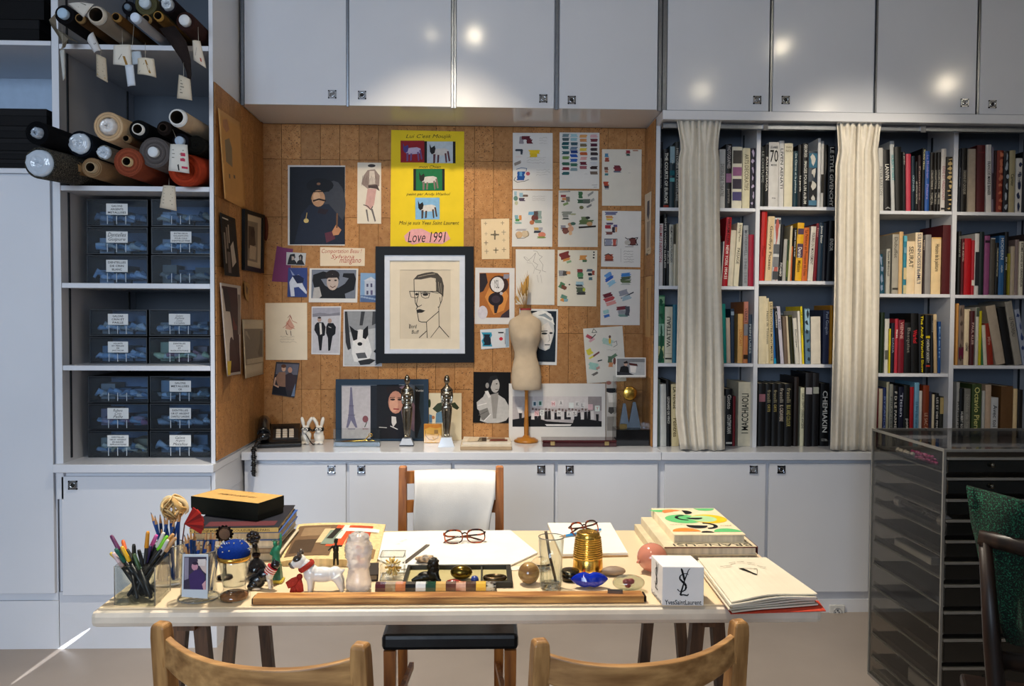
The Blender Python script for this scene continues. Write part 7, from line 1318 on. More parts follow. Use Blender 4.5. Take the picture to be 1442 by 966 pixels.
# ---- open magazine
mq = [on(393, 797), on(530, 799), on(543, 741), on(420, 741)]
mg = thing('open_magazine', 'open colour magazine with orange picture beside the book pile', 'magazine', (mq[0]+mq[2])/2)
n = 14; vs = []
for i in range(n+1):
    u = i/n; hgt = .010+.010*math.sin(PI*min(1, u*1.05))**.6
    for v in (0, 1): p = (mq[0]*(1-u)+mq[1]*u)*(1-v)+(mq[3]*(1-u)+mq[2]*u)*v; vs += [p, p+up*(hgt*(1-.45*v))]
mb = MB('#d8be8a'); mb.add(vs, [f for i in range(n) for f in ((i*4, i*4+4, i*4+5, i*4+1), (i*4+3, i*4+7, i*4+6, i*4+2), (i*4+1, i*4+5, i*4+7, i*4+3), (i*4+2, i*4+6, i*4+4, i*4))]); mb.build('pages', pagem, mg)
def mu(u, v, k=0):
    p = (mq[0]*(1-u)+mq[1]*u)*(1-v)+(mq[3]*(1-u)+mq[2]*u)*v; hgt = .010+.010*math.sin(PI*min(1, u*1.05))**.6; return p+up*(hgt*(1-.45*v)+.0008+.0003*k)
mb = MB()
def grid(u0, v0, u1, v1, col, k, sl=0):
    m_ = 8; mb.add([mu(u0+(u1-u0)*i/m_+sl*j, v0+(v1-v0)*j, k) for i in range(m_+1) for j in (0, 1)], [(2*i, 2*i+2, 2*i+3, 2*i+1) for i in range(m_)], col)
grid(.03, .08, .5, .92, '#6f5740', 0); grid(.06, .15, .3, .5, '#4a3a2c', 1); grid(.1, .6, .4, .85, '#8d7458', 1); grid(.3, .4, .42, .8, '#c9b48c', 2, .04); grid(.42, .3, .60, .9, '#c9502c', 3, .05); grid(.5, .5, .56, .9, '#e0d6c4', 4, .05); grid(.36, .35, .5, .75, '#7c8a7c', 4, .05); grid(.4, .5, .47, .8, '#26221f', 5, .06); grid(.62, .35, .85, .9, '#b5482a', 3, .02); grid(.55, .72, .95, .82, '#ece4d4', 5); grid(.66, .08, .96, .3, '#8a6c48', 2)
mb.build('picture', ink, mg)
flatbook('book', 'thin grey book sticking out under the open magazine', (522-681)/1200*2.10, (536-681)/1200*2.10, 2.03, 2.13, Z0+.0005, Z0+.016, '#332e2a', '#8d8272', .1)
# ---- green robed statuette
gp = on(389, 820); gs = thing('green_statuette', 'small green robed statuette with raised torch on yellow foot', 'statuette', gp)
MB('#c9b03a').box(gp+V((-.017, -.014, .0006)), gp+V((.017, .018, .008)), bev=.002).build('foot', satin, gs)
MB('#1d5a44').hexa([gp+V((a*.0135, b_*.0115, .0085)) for a, b_ in ((-1,-1),(1,-1),(1,1),(-1,1))], [gp+V((a*.0105, b_*.0095, .042)) for a, b_ in ((-1,-1),(1,-1),(1,1),(-1,1))]).build('plinth', satin, gs)
m_ = MB(); z = .043
m_.lathe([(.0001, z), (.011, z), (.0095, z+.012), (.0085, z+.028), (.0105, z+.036), (.008, z+.042), (.004, z+.045), (.0001, z+.046)], gp, 16); m_.ell(gp+V((-.002, -.002, z+.050)), (.0052, .0055, .0065))
m_.tube([gp+V((.008, 0, z+.037)), gp+V((.011, 0, z+.05)), gp+V((.011, 0, z+.064))], [.0042, .0034, .0028], 8); m_.tube([gp+V((-.008, 0, z+.036)), gp+V((-.011, -.005, z+.026)), gp+V((-.005, -.009, z+.026))], .0035, 8); m_.build('robed_figure', mk('green_patina', '#1f7a58', .5, nscale=60, namt=.4, bump=.3), gs, remesh=.0014)
MB('#2a8a66').lathe([(.002, 0), (.0034, .004), (.001, .012), (.0001, .014)], gp+V((.011, 0, z+.063)), 10).build('torch', satin, gs)
for k in range(5): a = PI*(.15+.7*k/4); MB('#1f7a58').tube([gp+V((-.002+.004*math.cos(a), -.002, z+.053+.003*math.sin(a))), gp+V((-.002+.009*math.cos(a), -.002, z+.054+.008*math.sin(a)))], [.0012, .0004], 5).build('crown_spike', satin, gs)
# ---- little black dog in a striped scarf
dp = on(370, 829); ds = thing('dog_figurine', 'small black and white seated dog wearing a striped red scarf', 'figurine', dp)
m_ = MB(); m_.ell(dp+V((-.014, .002, .018)), (.020, .013, .018)); m_.ell(dp+V((.004, 0, .032)), (.017, .012, .016), M=Matrix.Rotation(.6, 3, 'Y')); m_.ell(dp+V((-.022, -.008, .008)), (.013, .008, .008)); m_.tube([dp+V((.012, 0, .036)), dp+V((.024, 0, .050))], [.011, .010], 10); m_.ell(dp+V((.030, -.002, .057)), (.011, .010, .010)); m_.tube([dp+V((.026, .005, .062)), dp+V((.024, .006, .071))], [.004, .001], 6); m_.tube([dp+V((.030, -.006, .063)), dp+V((.030, -.008, .071))], [.004, .001], 6); m_.build('body', mk('black_glaze', '#121213', .25, coat=.4), ds, remesh=.0018)
for y in (-.006, .006): MB('#d3c8b8').tube([dp+V((.013, y, .034)), dp+V((.017, y, .016)), dp+V((.019, y-.002, .003)), dp+V((.023, y-.003, .003))], [.0062, .0045, .004, .003], 10).build('front_leg', gloss, ds)
MB('#cfc4b4').ell(dp+V((.017, -.003, .034)), (.009, .011, .013)).build('chest', gloss, ds)
MB('#cfc4b4').ell(dp+V((-.012, -.012, .003)), (.011, .004, .003)).build('hind_paw', gloss, ds)
sf2 = MB()
for k in range(7):
    a0 = -.012+.0045*k; ax_ = V((.55, 0, .83)); o_ = dp+V((.018, 0, .043))+ax_*(k-3)*.0026
    sf2.tube([o_, o_+ax_*.0028], .0132, 14, '#a8262c' if k % 2 == 0 else '#d8cfc4')
sf2.build('scarf', matte, ds)
# ---- white bulldog with a red ribbon
bd = on(452, 833); bs = thing('dog_figurine', 'white bulldog figurine standing with a big red ribbon collar', 'figurine', bd); wh = mk('white_porcelain', '#ddd9d2', .15, nscale=20, namt=.06, coat=.4)
m_ = MB(); Bp = lambda x, y, z: bd+V((x, y, z))
m_.ell(Bp(.002, 0, .040), (.036, .017, .018)); m_.ell(Bp(-.022, 0, .043), (.019, .018, .021)); m_.ell(Bp(.032, 0, .041), (.018, .016, .018)); m_.tube([Bp(-.026, 0, .052), Bp(-.040, -.002, .066)], [.015, .015], 12); m_.ell(Bp(-.048, -.003, .072), (.016, .016, .016)); m_.ell(Bp(-.058, -.006, .066), (.010, .012, .010))
for s in (-1, 1):
    m_.tube([Bp(-.024, s*.010, .036), Bp(-.022, s*.011, .018), Bp(-.023, s*.011, .004), Bp(-.028, s*.011, .003)], [.009, .0068, .0058, .004], 10); m_.tube([Bp(.036, s*.010, .038), Bp(.044, s*.011, .024), Bp(.047, s*.011, .012), Bp(.050, s*.011, .004), Bp(.045, s*.011, .003)], [.012, .009, .006, .0055, .004], 10)
m_.tube([Bp(.047, 0, .046), Bp(.055, 0, .052)], [.005, .002], 8); m_.build('body', wh, bs, remesh=.002)
for s in (-1, 1): MB('#4a3f38').tube([Bp(-.046, s*.009-.002, .084), Bp(-.047, s*.013-.002, .092), Bp(-.050, s*.013-.003, .097)], [.006, .005, .001], 8).build('ear', gloss, bs)
MB('#35302c').ell(Bp(-.051, -.010, .078), (.011, .009, .009)).build('eye_patch', gloss, bs)
MB('#6a625c').ell(Bp(-.062, -.007, .063), (.008, .010, .008)).build('muzzle', gloss, bs)
MB('#121212').ell(Bp(-.0695, -.008, .067), (.003, .004, .003)).build('nose', gloss, bs)
rb = MB('#a8382c'); d = V((.5, 0, -.87)); R_ = Matrix.Rotation(-.62, 3, 'Y')
rb.lathe([(.0185, -.006), (.0205, 0), (.0185, .006)], Bp(-.033, -.001, .060), 24, M=R_); rb.build('collar_ribbon', cloth, bs)
for k, (pts, wd) in enumerate((([(-.045,-.016,.040),(-.058,-.022,.030),(-.072,-.024,.022)], .010), ([(-.045,-.016,.040),(-.046,-.022,.022),(-.042,-.024,.006)], .010), ([(-.045,-.016,.040),(-.056,-.02,.016),(-.060,-.022,.004)], .009))):
    MB('#a8382c').tube([Bp(*p) for p in pts], [(.003, .002), (wd, .002), (wd*.8, .002)], 8, flat=(1, 0, 0)).build('ribbon_tail', cloth, bs)
MB('#8e2c24').ell(Bp(-.045, -.017, .040), (.007, .006, .007)).build('ribbon_knot', cloth, bs)
# ---- dark standing figurine
sg = on(473, 796.5, Z0+.016); fg = thing('small_bronze', 'tiny dark figurine standing with one arm stretched out', 'figurine', sg)
m_ = MB(); m_.ell(sg+V((0, 0, .041)), (.0075, .006, .012)); m_.ell(sg+V((0, 0, .060)), (.005, .005, .006)); m_.ell(sg+V((.001, 0, .0655)), (.0055, .0055, .003))
for s in (-1, 1): m_.tube([sg+V((s*.003, 0, .032)), sg+V((s*.004, 0, .015)), sg+V((s*.005, 0, .001))], [.0042, .0032, .0026], 8)
m_.tube([sg+V((-.006, 0, .050)), sg+V((-.012, 0, .044)), sg+V((-.019, -.002, .038))], [.003, .0025, .002], 7); m_.tube([sg+V((.006, 0, .050)), sg+V((.012, 0, .049)), sg+V((.016, -.003, .051))], [.003, .0025, .002], 7); m_.tube([sg+V((0, 0, .05)), sg+V((0, 0, .058))], .003, 7); m_.build('figure', bronze, fg, remesh=.0012)
# ---- crystal statuette
cy = on(505, 831); r = random.Random(3); vs = []; n = 20
prof = [(.0, 0), (.024, 0), (.029, .006), (.0295, .02), (.026, .035), (.024, .05), (.027, .065), (.029, .08), (.031, .095), (.029, .108), (.024, .118), (.021, .128), (.012, .134), (.0, .136)]
n = 26; pf2 = []
for (ra, za), (rb_, zb2) in zip(prof, prof[1:]): pf2 += [(ra+(rb_-ra)*q/3, za+(zb2-za)*q/3) for q in range(3)]
pf2.append(prof[-1])
mb = MB(); mb.lathe(pf2, cy+V((0, 0, .0006)), n); mb.v = [tuple(V(p)+V((r.uniform(-1, 1), r.uniform(-1, 1), r.uniform(-.5, .5)))*(.0030 if p[2] > Z0+.055 else .0006)) for p in mb.v]
tag(mb.build('crystal_carving', crystal), 'frosted rock crystal carving beside the bulldog', 'crystal')
# ---- flower cube and dark block
fc = on(552, 816); fb = thing('flower_cube', 'clear cube paperweight holding a dried yellow flower', 'paperweight', fc); h_ = .0285
MB().box(fc+V((-h_, -h_+.02, .0006)), fc+V((h_, h_+.02, 2*h_)), bev=.0015).build('clear_cube', glass, fb)
for z in (.001, 2*h_): 
    for a, b_ in (((-1, -1), (1, -1)), ((1, -1), (1, 1)), ((1, 1), (-1, 1)), ((-1, 1), (-1, -1))): MB('#cfc4a8').tube([fc+V((a[0]*h_, a[1]*h_+.02, z)), fc+V((b_[0]*h_, b_[1]*h_+.02, z))], .0009, 5).build('cube_edge', edgegl, fb)
fl = MB('#d6b36a'); r = random.Random(9)
for k in range(70):
    a, e = r.uniform(0, 6.28), r.uniform(-1.2, 1.4); d = V((math.cos(a)*math.cos(e), math.sin(a)*math.cos(e), math.sin(e))); p = fc+V((0, .02, .027)); fl.tube([p+d*.008, p+d*r.uniform(.018, .024)], [.002, .0022], 5, ['#d6b36a', '#c99a4a', '#e0c88a'][k % 3])
tag(fl.build('dried_flower', matte, fb), None, None, None, 'stuff')
# ---- papers
def papers(name, label, px, z0, th, col='#e6e1d6', n=1, cat='paper'):
    pts = [on(x, y, Z0+z0) for x, y in px]; mb = MB(col); mb.slab(pts, (0, 0, 1), th, col); return tag(mb.build(name, paper), label, cat)
papers('paper_sheet', 'broad white drawing sheet under the spectacles', [(566,803),(523,786),(520,752),(600,749.5),(719,748.5),(757,780),(716,799)], .0006, .004)
papers('paper_sheet', 'second white sheet slipped under the drawing sheet by the tray', [(560,806.5),(560,800),(700,799),(738,797),(728,803)], .0002, .0003, '#ddd4c2')
np_ = papers('note_pad', 'white paper pad under the blue pencil', [(771,740.5),(859.5,740),(884,783),(791,785)], .0004, .009, cat='pad')
mb = MB('#a8824e'); mb.slab([on(x, y, Z0+.0005) for x, y in ((771,740.5),(859.5,740),(884.3,783.6),(790.7,785.6))], (0, 0, 1), .0025); mb.build('pad_backing', satin, np_)
mb = MB('#c9b28a')
for x, y in ((565.0,762),(560,766),(570,760)): c = on(x, y, Z0+.0052); mb.poly([c+V((-.006, -.003, 0)), c+V((.007, 0, 0)), c+V((.004, .004, 0))], '#c3b79a')
tag(mb.build('pencil_trimming', matte), 'faint pencil doodle chips on the drawing sheet', 'scrap', None, 'stuff')
# ---- dark ruler, stone
def stick(p, q, w, h, z, name, label, col, cat, mat=satin):
    a, b_ = on(*p, Z0+z), on(*q, Z0+z); m_ = MB(col); bar(m_, a+up*h/2, b_+up*h/2, h, w); return tag(m_.build(name, mat), label, cat)
stick((569.5, 793.5), (602.5, 768), .010, .003, .0052, 'ruler', 'short dark grey ruler lying on the white sheet', '#4a423a', 'ruler')
def rock(c, rad, col, name, label, seed, mat, rough=.15, cat='stone'):
    r = random.Random(seed); mb = MB(col); mb.ell(V(c)+V((0, 0, rad[2])), rad, n=14, m=9); cc = V(c)+V((0, 0, rad[2]))
    k = {}
    for i, p in enumerate(mb.v):
        key = tuple(round(x, 4) for x in p)
        if key not in k: k[key] = 1+r.uniform(-rough, rough)
        q = cc+(V(p)-cc)*k[key]; mb.v[i] = (q.x, q.y, max(q.z, V(c).z+.0004))
    return tag(mb.build(name, mat), label, cat)
rock(on(599.5, 792, Z0+.0052), (.026, .014, .009), '#8d7256', 'stone', 'rough brown mineral lump on the white sheet', 2, mk('mica_rock', '#5a4430', .4, nscale=70, namt=.4, col2='#c9aa84', ramp=(.4, .65), bump=.5), .2)
# ---- spectacles
def specs(name, label, c, ang, sc, z, cols, mat=gloss):
    R_ = Matrix.Rotation(ang, 3, 'Z'); o_ = V(c)+up*z; t = thing(name, label, 'glasses', c); P_ = lambda x, y, zz=0: o_+R_ @ V((x*sc, y*sc, zz))
    for s in (-1, 1):
        m_ = MB(); pts = [P_(s*.034+.027*math.copysign(abs(math.cos(a))**.7, math.cos(a)), .004*math.cos(a)*0, .0195+.0185*math.copysign(abs(math.sin(a))**.75, math.sin(a))) for a in [2*PI*i/28 for i in range(29)]]
        m_.tube(pts, [(.0028 if 3 < i < 12 else .0018) for i in range(29)], 8, cols[0], caps=False)
        lo = m_.build('rim', mat, t)
        MB().poly([p for p in pts[:-1]]).build('lens', glass, lo)
        tm = MB(cols[1]); yy = .012 if s > 0 else .022
        tm.tube([P_(s*.062, 0, .030), P_(s*.062, yy*.6, .029), P_(s*.05, yy, .027), P_(-s*.02, yy+.004, .024), P_(-s*.055, yy+.006, .014), P_(-s*.064, yy+.006, .006)], [.0028, .0028, .0026, .0024, .0026, .003], 8); tm.build('temple', mat, t)
    m_ = MB(cols[0]); m_.tube([P_(-.009, 0, .027), P_(0, -.001, .030), P_(.009, 0, .027)], .0022, 8); m_.build('bridge', mat, t)
# lying on their temples, lens side up: turn the upright pair onto the sheet
def specs_flat(name, label, c, ang, tilt, sc, z, cols):
    before = set(bpy.data.objects); specs(name, label, V((0, 0, 0)), 0, sc, 0, cols); t = next(o for o in bpy.data.objects if o not in before and o.parent is None)
    t.location = V(c)+up*z; t.rotation_euler = Euler((tilt, 0, ang)); return t
tort = mk('tortoiseshell', '#2a0f08', .15, nscale=45, namt=.3, col2='#a8471c', ramp=(.42, .62), coat=.4)
_g = gloss; gloss_backup = gloss; gloss = tort
def specs_mat(*a): pass
specs.__defaults__ = (tort,)
specs_flat('spectacles', 'tortoiseshell spectacles folded on the white sheet', on(655, 768), .12, -.55, .92, .0058, ('#5a2414', '#3a1810'))
specs_flat('spectacles', 'dark spectacles folded on the pad behind the thimble', on(826, 758), .5, -.5, .75, .0105, ('#4a3a30', '#2c2420'))
gloss = _g
# ---- blue pencil on the pad
pencil(on(846, 745.5, Z0+.016), on(787, 756, Z0+.014), 'pale blue pencil lying on the white pad', None, '#2f86c4')
# ---- black tray with stones
tq = [on(566.5, 828.5), on(721, 829.5)]; ty0 = tq[0].y; tx0, tx1 = tq[0].x, tq[1].x+.002; ty1 = on(640, 802.5).y; th_ = .014
tt = thing('trinket_tray', 'long black framed tray of small curios', 'tray', ((tx0+tx1)/2, (ty0+ty1)/2, Z0))
MB('#b5a878').box((tx0+.006, ty0+.006, Z0+.0006), (tx1-.006, ty1-.006, Z0+.003)).build('tray_floor', satin, tt)
for lo, hi in (((tx0, ty0, Z0+.0006), (tx1, ty0+.008, Z0+th_)), ((tx0, ty1-.008, Z0+.0006), (tx1, ty1, Z0+th_)), ((tx0, ty0+.008, Z0+.0006), (tx0+.008, ty1-.008, Z0+th_)), ((tx1-.012, ty0+.008, Z0+.0006), (tx1, ty1-.008, Z0+th_))): MB('#15160f').box(lo, hi, bev=.001).build('tray_wall', satin, tt)
xm = PY(677, 815, ty0).x; MB('#2c2c22').box((xm, ty0+.009, Z0+.003), (xm+.004, ty1-.009, Z0+.011)).build('divider', satin, tt)
zt_ = .0034
sx = on(606, 820, Z0+zt_); m_ = MB(); B3 = lambda x, y, z: sx+V((x, y, z))
m_.ell(B3(.006, .012, .020), (.014, .013, .022)); m_.ell(B3(.008, .012, .042), (.011, .011, .012)); m_.ell(B3(.013, .010, .038), (.007, .007, .009)); m_.ell(B3(-.012, .014, .011), (.02, .012, .011)); m_.tube([B3(-.02, .012, .008), B3(-.034, .008, .006), B3(-.045, .004, .003)], [.010, .007, .003], 8); m_.tube([B3(.012, .006, .02), B3(.018, .002, .006), B3(.024, -.002, .003)], [.008, .006, .004], 8); m_.ell(B3(.002, .012, .036), (.010, .010, .014))
for k in range(46):
    rr_ = random.Random(k); a, e = rr_.uniform(0, 6.28), rr_.uniform(-.9, 1.4); m_.ell(B3(.007, .012, .036)+V((math.cos(a)*math.cos(e)*.013, math.sin(a)*math.cos(e)*.012, math.sin(e)*.017)), .0038, n=8, m=6)
tag(m_.build('lion_bronze', bronze, remesh=.0011), 'dark bronze crouching lion in the black tray', 'figurine')
eg = on(649.5, 818, Z0+zt_); m_ = MB(); m_.ell(eg+V((0, .012, .0175)), (.0265, .0175, .017), n=28, m=18); tag(m_.build('bronze_egg', mk('gilded_bronze', '#6f5a24', .22, .9, nscale=30, namt=.4)), 'polished bronze egg in the black tray', 'egg')
rock(on(639, 823, Z0+zt_), (.019, .009, .006), '#8e2418', 'stone', 'red polished stone in the black tray', 5, mk('red_jasper', '#8e2418', .2, nscale=20, namt=.3, coat=.3), .06)
m_ = MB('#2c3f86'); c = on(668.5, 822, Z0+zt_); m_.ell(c+V((0, 0, .0098)), .0095, n=16, m=12); tag(m_.build('marble_ball', mk('lapis', '#2c3f86', .35, nscale=50, namt=.4)), 'small blue lapis ball in the black tray', 'ball')
c = on(697, 818, Z0+zt_); m_ = MB(); ring_tube(m_, c+V((0, .006, .0062)), .024, .015, .005, 30); tag(m_.build('bronze_ring', mk('dark_gold_ring', '#5a4a34', .25, .9, nscale=20, namt=.3)), 'heavy dark metal bangle in the black tray', 'bangle')
# ---- bar of coloured stones
s0, s1 = on(528, 833.5), on(698.5, 833.5); wsg = (s1.x-s0.x)/12
sb = thing('stone_bar', 'polished bar of twelve coloured stone segments', 'stone bar', (s0+s1)/2)
SC = [('#3a1a20','#5a2a2c'),('#b5a888','#8a7458'),('#a8623c','#c47a4c'),('#101114','#1c1e22'),('#d0d4d8','#c3c8ce'),('#1f3a2e','#2f5a44'),('#c9a05a','#d8b878'),('#4a2c26','#6a4236'),('#8e3420','#c9a08c'),('#3a2820','#5a3f30'),('#d8a83a','#e0b850'),('#1a1a1c','#b9b4a4')]
for i, (a, b_) in enumerate(SC):
    x = s0.x+wsg*i; hx = [(-.0135, .0006), (.0135, .0006), (.0135, .009), (.0095, .0165), (-.0095, .0165), (-.0135, .009)]
    vs = [V((X, s0.y+.0137+y, Z0+z)) for X in (x+.0002, x+wsg-.0002) for y, z in hx]
    m_ = MB(a); m_.add(vs, [tuple(range(6)), tuple(range(6, 12))[::-1]]+[(k, (k+1) % 6, 6+(k+1) % 6, 6+k) for k in range(6)])
    m_.build('stone_segment', mk('stone_%d' % i, a, .14, nscale=22 if i != 11 else 70, namt=.1, col2=b_, ramp=(.45, .6) if i in (11, 8, 1) else (.3, .8), coat=.4), sb)
# ---- long wooden rail
w0, w1 = on(356, 852.5), on(912, 851.5); wy = w0.y; wd_ = .036; wh_ = .0165
wr = thing('wooden_rail', 'long worn wooden rail along the front of the curios', 'rail', ((w0.x+w1.x)/2, wy+wd_/2, Z0))
MB().box((w0.x, wy, Z0+.0006), (w1.x-.006, wy+wd_, Z0+wh_), bev=.0012).build('rail', woodt, wr)
MB('#2a1a10').box((w1.x-.006, wy+.002, Z0+.0012), (w1.x, wy+wd_-.002, Z0+wh_-.001), bev=.002).build('end_brush', matte, wr)
MB('#3a2a1c').box((w0.x-.004, wy+.004, Z0+.0012), (w0.x, wy+wd_-.004, Z0+wh_-.003), bev=.001).build('end_cap', matte, wr)
m_ = stick((855.5, 834), (877, 835), .010, .006, wh_+.0005, 'small_bar', 'small grey metal bar lying on the wooden rail', '#77706a', 'bar', metal_vc)
# ---- balls, glass, thimble
c = on(745, 823.5); m_ = MB(); m_.ell(c+V((0, .008, .0262)), (.0258, .0258, .0258), n=28, m=18); tag(m_.build('marble_ball', mk('banded_onyx', '#7a5a34', .12, nscale=9, namt=.1, stretch=(1, 1, 4), col2='#c9a86c', ramp=(.4, .62), coat=.5)), 'banded brown onyx ball beside the tumbler', 'ball')
c = on(761, 803); m_ = MB(); m_.lathe([(.0001, .0006), (.026, .0006), (.027, .006), (.023, .02), (.013, .029), (.0001, .032)], c+V((0, .01, 0)), 28); tag(m_.build('glass_dome', clearc), 'clear glass dome paperweight behind the tumbler', 'paperweight')
gc = on(776, 829); gt = thing('tumbler', 'cut glass tumbler holding a metal rod', 'glass', gc); b = gc+V((0, .004, .0006))
MB().lathe([(.0001, 0), (.0245, 0), (.025, .004), (.0262, .06), (.0305, .121), (.029, .121), (.0245, .06), (.0225, .014), (.0001, .012)], b, 36).build('glass_body', glass, gt)
ring_tube(MB('#cfc4b4'), b+V((0, 0, .121)), .0298, .0298, .0011, 32).build('rim', edgegl, gt)
for k in range(16): a = 2*PI*k/16; MB('#d8d4cc').tube([b+V((.0252*math.cos(a), .0252*math.sin(a), .008)), b+V((.0262*math.cos(a), .0262*math.sin(a), .05+.008*(k % 2)))], [.0022, .0008], 6).build('cut_flute', glass, gt)
MB('#c9c4ba').lathe([(.0001, .001), (.0235, .001), (.0235, .012), (.0001, .012)], b, 24).build('thick_base', clearc, gt)
m_ = MB('#6a625c'); m_.tube([b+V((.012, .004, .014)), b+V((-.002, .012, .07)), PY(768.5, 748, gc.y+.03)], .0035, 6); tag(m_.build('metal_rod', metal_vc), 'flat grey metal rod leaning in the tumbler', 'rod')
c = on(803, 817); dk_ = thing('round_box', 'round engraved dark pewter box beside the tumbler', 'box', c)
MB('#3a352e').lathe([(.0001, .0006), (.021, .0006), (.0215, .016), (.0001, .016)], c, 28).build('box_base', metal_vc, dk_)
MB('#57503f').lathe([(.0222, .0162), (.0225, .023), (.020, .026), (.016, .0255), (.014, .027), (.008, .0265), (.006, .028), (.0001, .028)], c, 28).build('lid', metal_vc, dk_)
tc_ = on(828, 803); tm = thing('giant_thimble', 'large gold thimble with ridged sides', 'thimble', tc_); b = tc_+V((0, .004, .0006)); pr = [(.0001, 0), (.038, 0), (.0385, .004), (.0375, .008), (.0368, .028), (.036, .030)]
for k in range(10): z = .032+k*.0053; R_ = .0362-.0055*(k/10); pr += [(R_-.0012, z), (R_+.0014, z+.0012), (R_+.0012, z+.0034), (R_-.0014, z+.0050)]
pr += [(.0300, .088), (.0285, .094), (.024, .097), (.022, .0955), (.0001, .0945)]
MB().lathe(pr, b, 48).build('thimble_body', goldm, tm)
dm = MB('#d9a441')
for k in range(10):
    for j in range(36):
        a = 2*PI*(j+.5*(k % 2))/36; R_ = .0372-.0055*(k/10); p = b+V((R_*math.cos(a), R_*math.sin(a), .034+k*.0053))
        if math.sin(a) < .2: dm.ell(p, .0011, n=5, m=3)
for k in range(1, 4):
    for j in range(6*k): a = 2*PI*j/(6*k); dm.ell(b+V((.0065*k*math.cos(a), .0065*k*math.sin(a), .0955)), .0014, n=5, m=3)
tag(dm.build('dimple', goldm, tm), None, None, None, 'stuff')
# ---- blue crystal, heart paperweight, pebble, rose quartz
bl = on(830.5, 829); m_ = MB(); r = random.Random(4); prof = []
vs = []; n = 22
for i in range(n+1):
    u = -1+2*i/n; rz = .022*(1-abs(u)**2.2)**.8*(1-.22*math.exp(-(u/.18)**2))+.0006; ry = .017*(1-abs(u)**2)+.0006
    for j in range(12): a = 2*PI*j/12; vs.append(bl+V((u*.044, .008+ry*math.cos(a), .0185+rz*.85*math.sin(a)+.002*abs(u))))
m_.add(vs, [(i*12+j, i*12+(j+1) % 12, (i+1)*12+(j+1) % 12, (i+1)*12+j) for i in range(n) for j in range(12)], None, False); tag(m_.build('blue_crystal', bluec), 'deep blue faceted crystal shaped like lips', 'crystal')
hp = on(886, 833); ht = thing('heart_paperweight', 'clear glass pebble paperweight with a red heart inside', 'paperweight', hp)
MB().ell(hp+V((0, .008, .0185)), (.038, .026, .018), n=28, m=18).build('glass_pebble', glass, ht)
MB().ell(hp+V((0, .008, .0185)), (.0375, .0255, .0175), n=28, m=18).build('glass_core', glassmat('faint_green_glass', (.86, .88, .8), .02, .05, .06), ht)
m_ = MB('#8e0f1c'); m_.ell(hp+V((-.007, .0, .023)), (.0085, .006, .007)); m_.ell(hp+V((.004, .0, .024)), (.0085, .006, .007)); m_.ell(hp+V((-.003, .0, .016)), (.0075, .005, .008)); m_.build('red_heart', satin, ht)
rock(on(864, 810), (.030, .018, .011), '#8d7864', 'stone', 'flat grey-brown pebble beside the thimble', 8, mk('brown_pebble', '#8d7864', .55, nscale=15, namt=.25), .03)
m_ = MB('#b02a1c'); c = on(815, 813); m_.ell(c+V((0, 0, .006)), (.009, .007, .006)); tag(m_.build('stone', gloss), 'little red bead stone behind the blue crystal', 'stone')
c = on(919.5, 807); m_ = MB(); m_.ell(c+V((0, .012, .0362)), (.038, .036, .0355), n=32, m=20); m_.tube([c+V((-.034, .0, .030)), c+V((-.041, -.002, .027))], [.006, .002], 8); tag(m_.build('rose_quartz', pinkq), 'smooth pink rose quartz ball next to the white cube', 'stone')
# ---- white cube with monogram
c0, c1 = on(932.5, 853), on(991, 853.5); e1 = (c1-c0); sz = e1.length; e1.normalize(); e2 = V((-e1.y, e1.x, 0)); hz = .087
e2 = (e2*1.0 - e1*.12).normalized()
cb = thing('white_cube', 'white card cube printed with a black monogram', 'paper cube', c0+e1*sz/2+e2*sz/2)
q4 = [c0, c1, c1+e2*sz, c0+e2*sz]; MB('#e4e1de').hexa([p+up*.0006 for p in q4], [p+up*hz for p in q4]).build('cube', paper, cb, bevel=.0015)
mb = MB()
def fx(u, v, o=.0006, L0=c0, d=e1, nn=None): return L0+d*(u*sz)+up*(v*hz)-(e2 if nn is None else nn)*o
def stroke(pts, ws, L0=c0, d=e1, nn=None, o=.0006):
    for (a, w0_), (b_, w1_) in zip(zip(pts, ws), zip(pts[1:], ws[1:])):
        dx, dy = b_[0]-a[0], b_[1]-a[1]; L = math.hypot(dx, dy) or 1; nx, ny = -dy/L, dx/L
        mb.poly([fx(a[0]-nx*w0_/2, a[1]-ny*w0_/2, o, L0, d, nn), fx(b_[0]-nx*w1_/2, b_[1]-ny*w1_/2, o, L0, d, nn), fx(b_[0]+nx*w1_/2, b_[1]+ny*w1_/2, o, L0, d, nn), fx(a[0]+nx*w0_/2, a[1]+ny*w0_/2, o, L0, d, nn)], '#121212')
def mono(L0=c0, d=e1, nn=None):
    stroke([(.44,.96),(.46,.93),(.53,.66)], [.02,.05,.05], L0, d, nn); stroke([(.66,.96),(.62,.92),(.53,.66),(.43,.28)], [.012,.02,.03,.045], L0, d, nn, .0008)      # Y and the tall L stem
    stroke([(.43,.28),(.50,.29),(.60,.27),(.63,.31)], [.04,.03,.035,.02], L0, d, nn, .0009)
    S_ = [(.62,.80),(.58,.83),(.50,.83),(.42,.77),(.41,.70),(.46,.64),(.53,.58),(.57,.50),(.55,.42),(.48,.37),(.40,.38),(.36,.43)]
    stroke(S_, [.012,.018,.02,.03,.04,.05,.055,.05,.04,.025,.018,.03], L0, d, nn, .001)
mono(); mono(c0+e2*sz, -e2, e1)
ptext(mb, lambda a, b_: fx(.5, .095)+e1*a+up*b_, '#141414', 'YvesSaintLaurent', w=sz*.88, h=hz*.125, off=.012)
ptext(mb, lambda a, b_: fx(.5, .075, .0006, c0+e2*sz, -e2, e1)-e2*a+up*b_, '#1c1c1c', 'YvesSaintLaurent', w=sz*.86, h=hz*.11, off=.005)
mb.build('monogram', ink, cb)
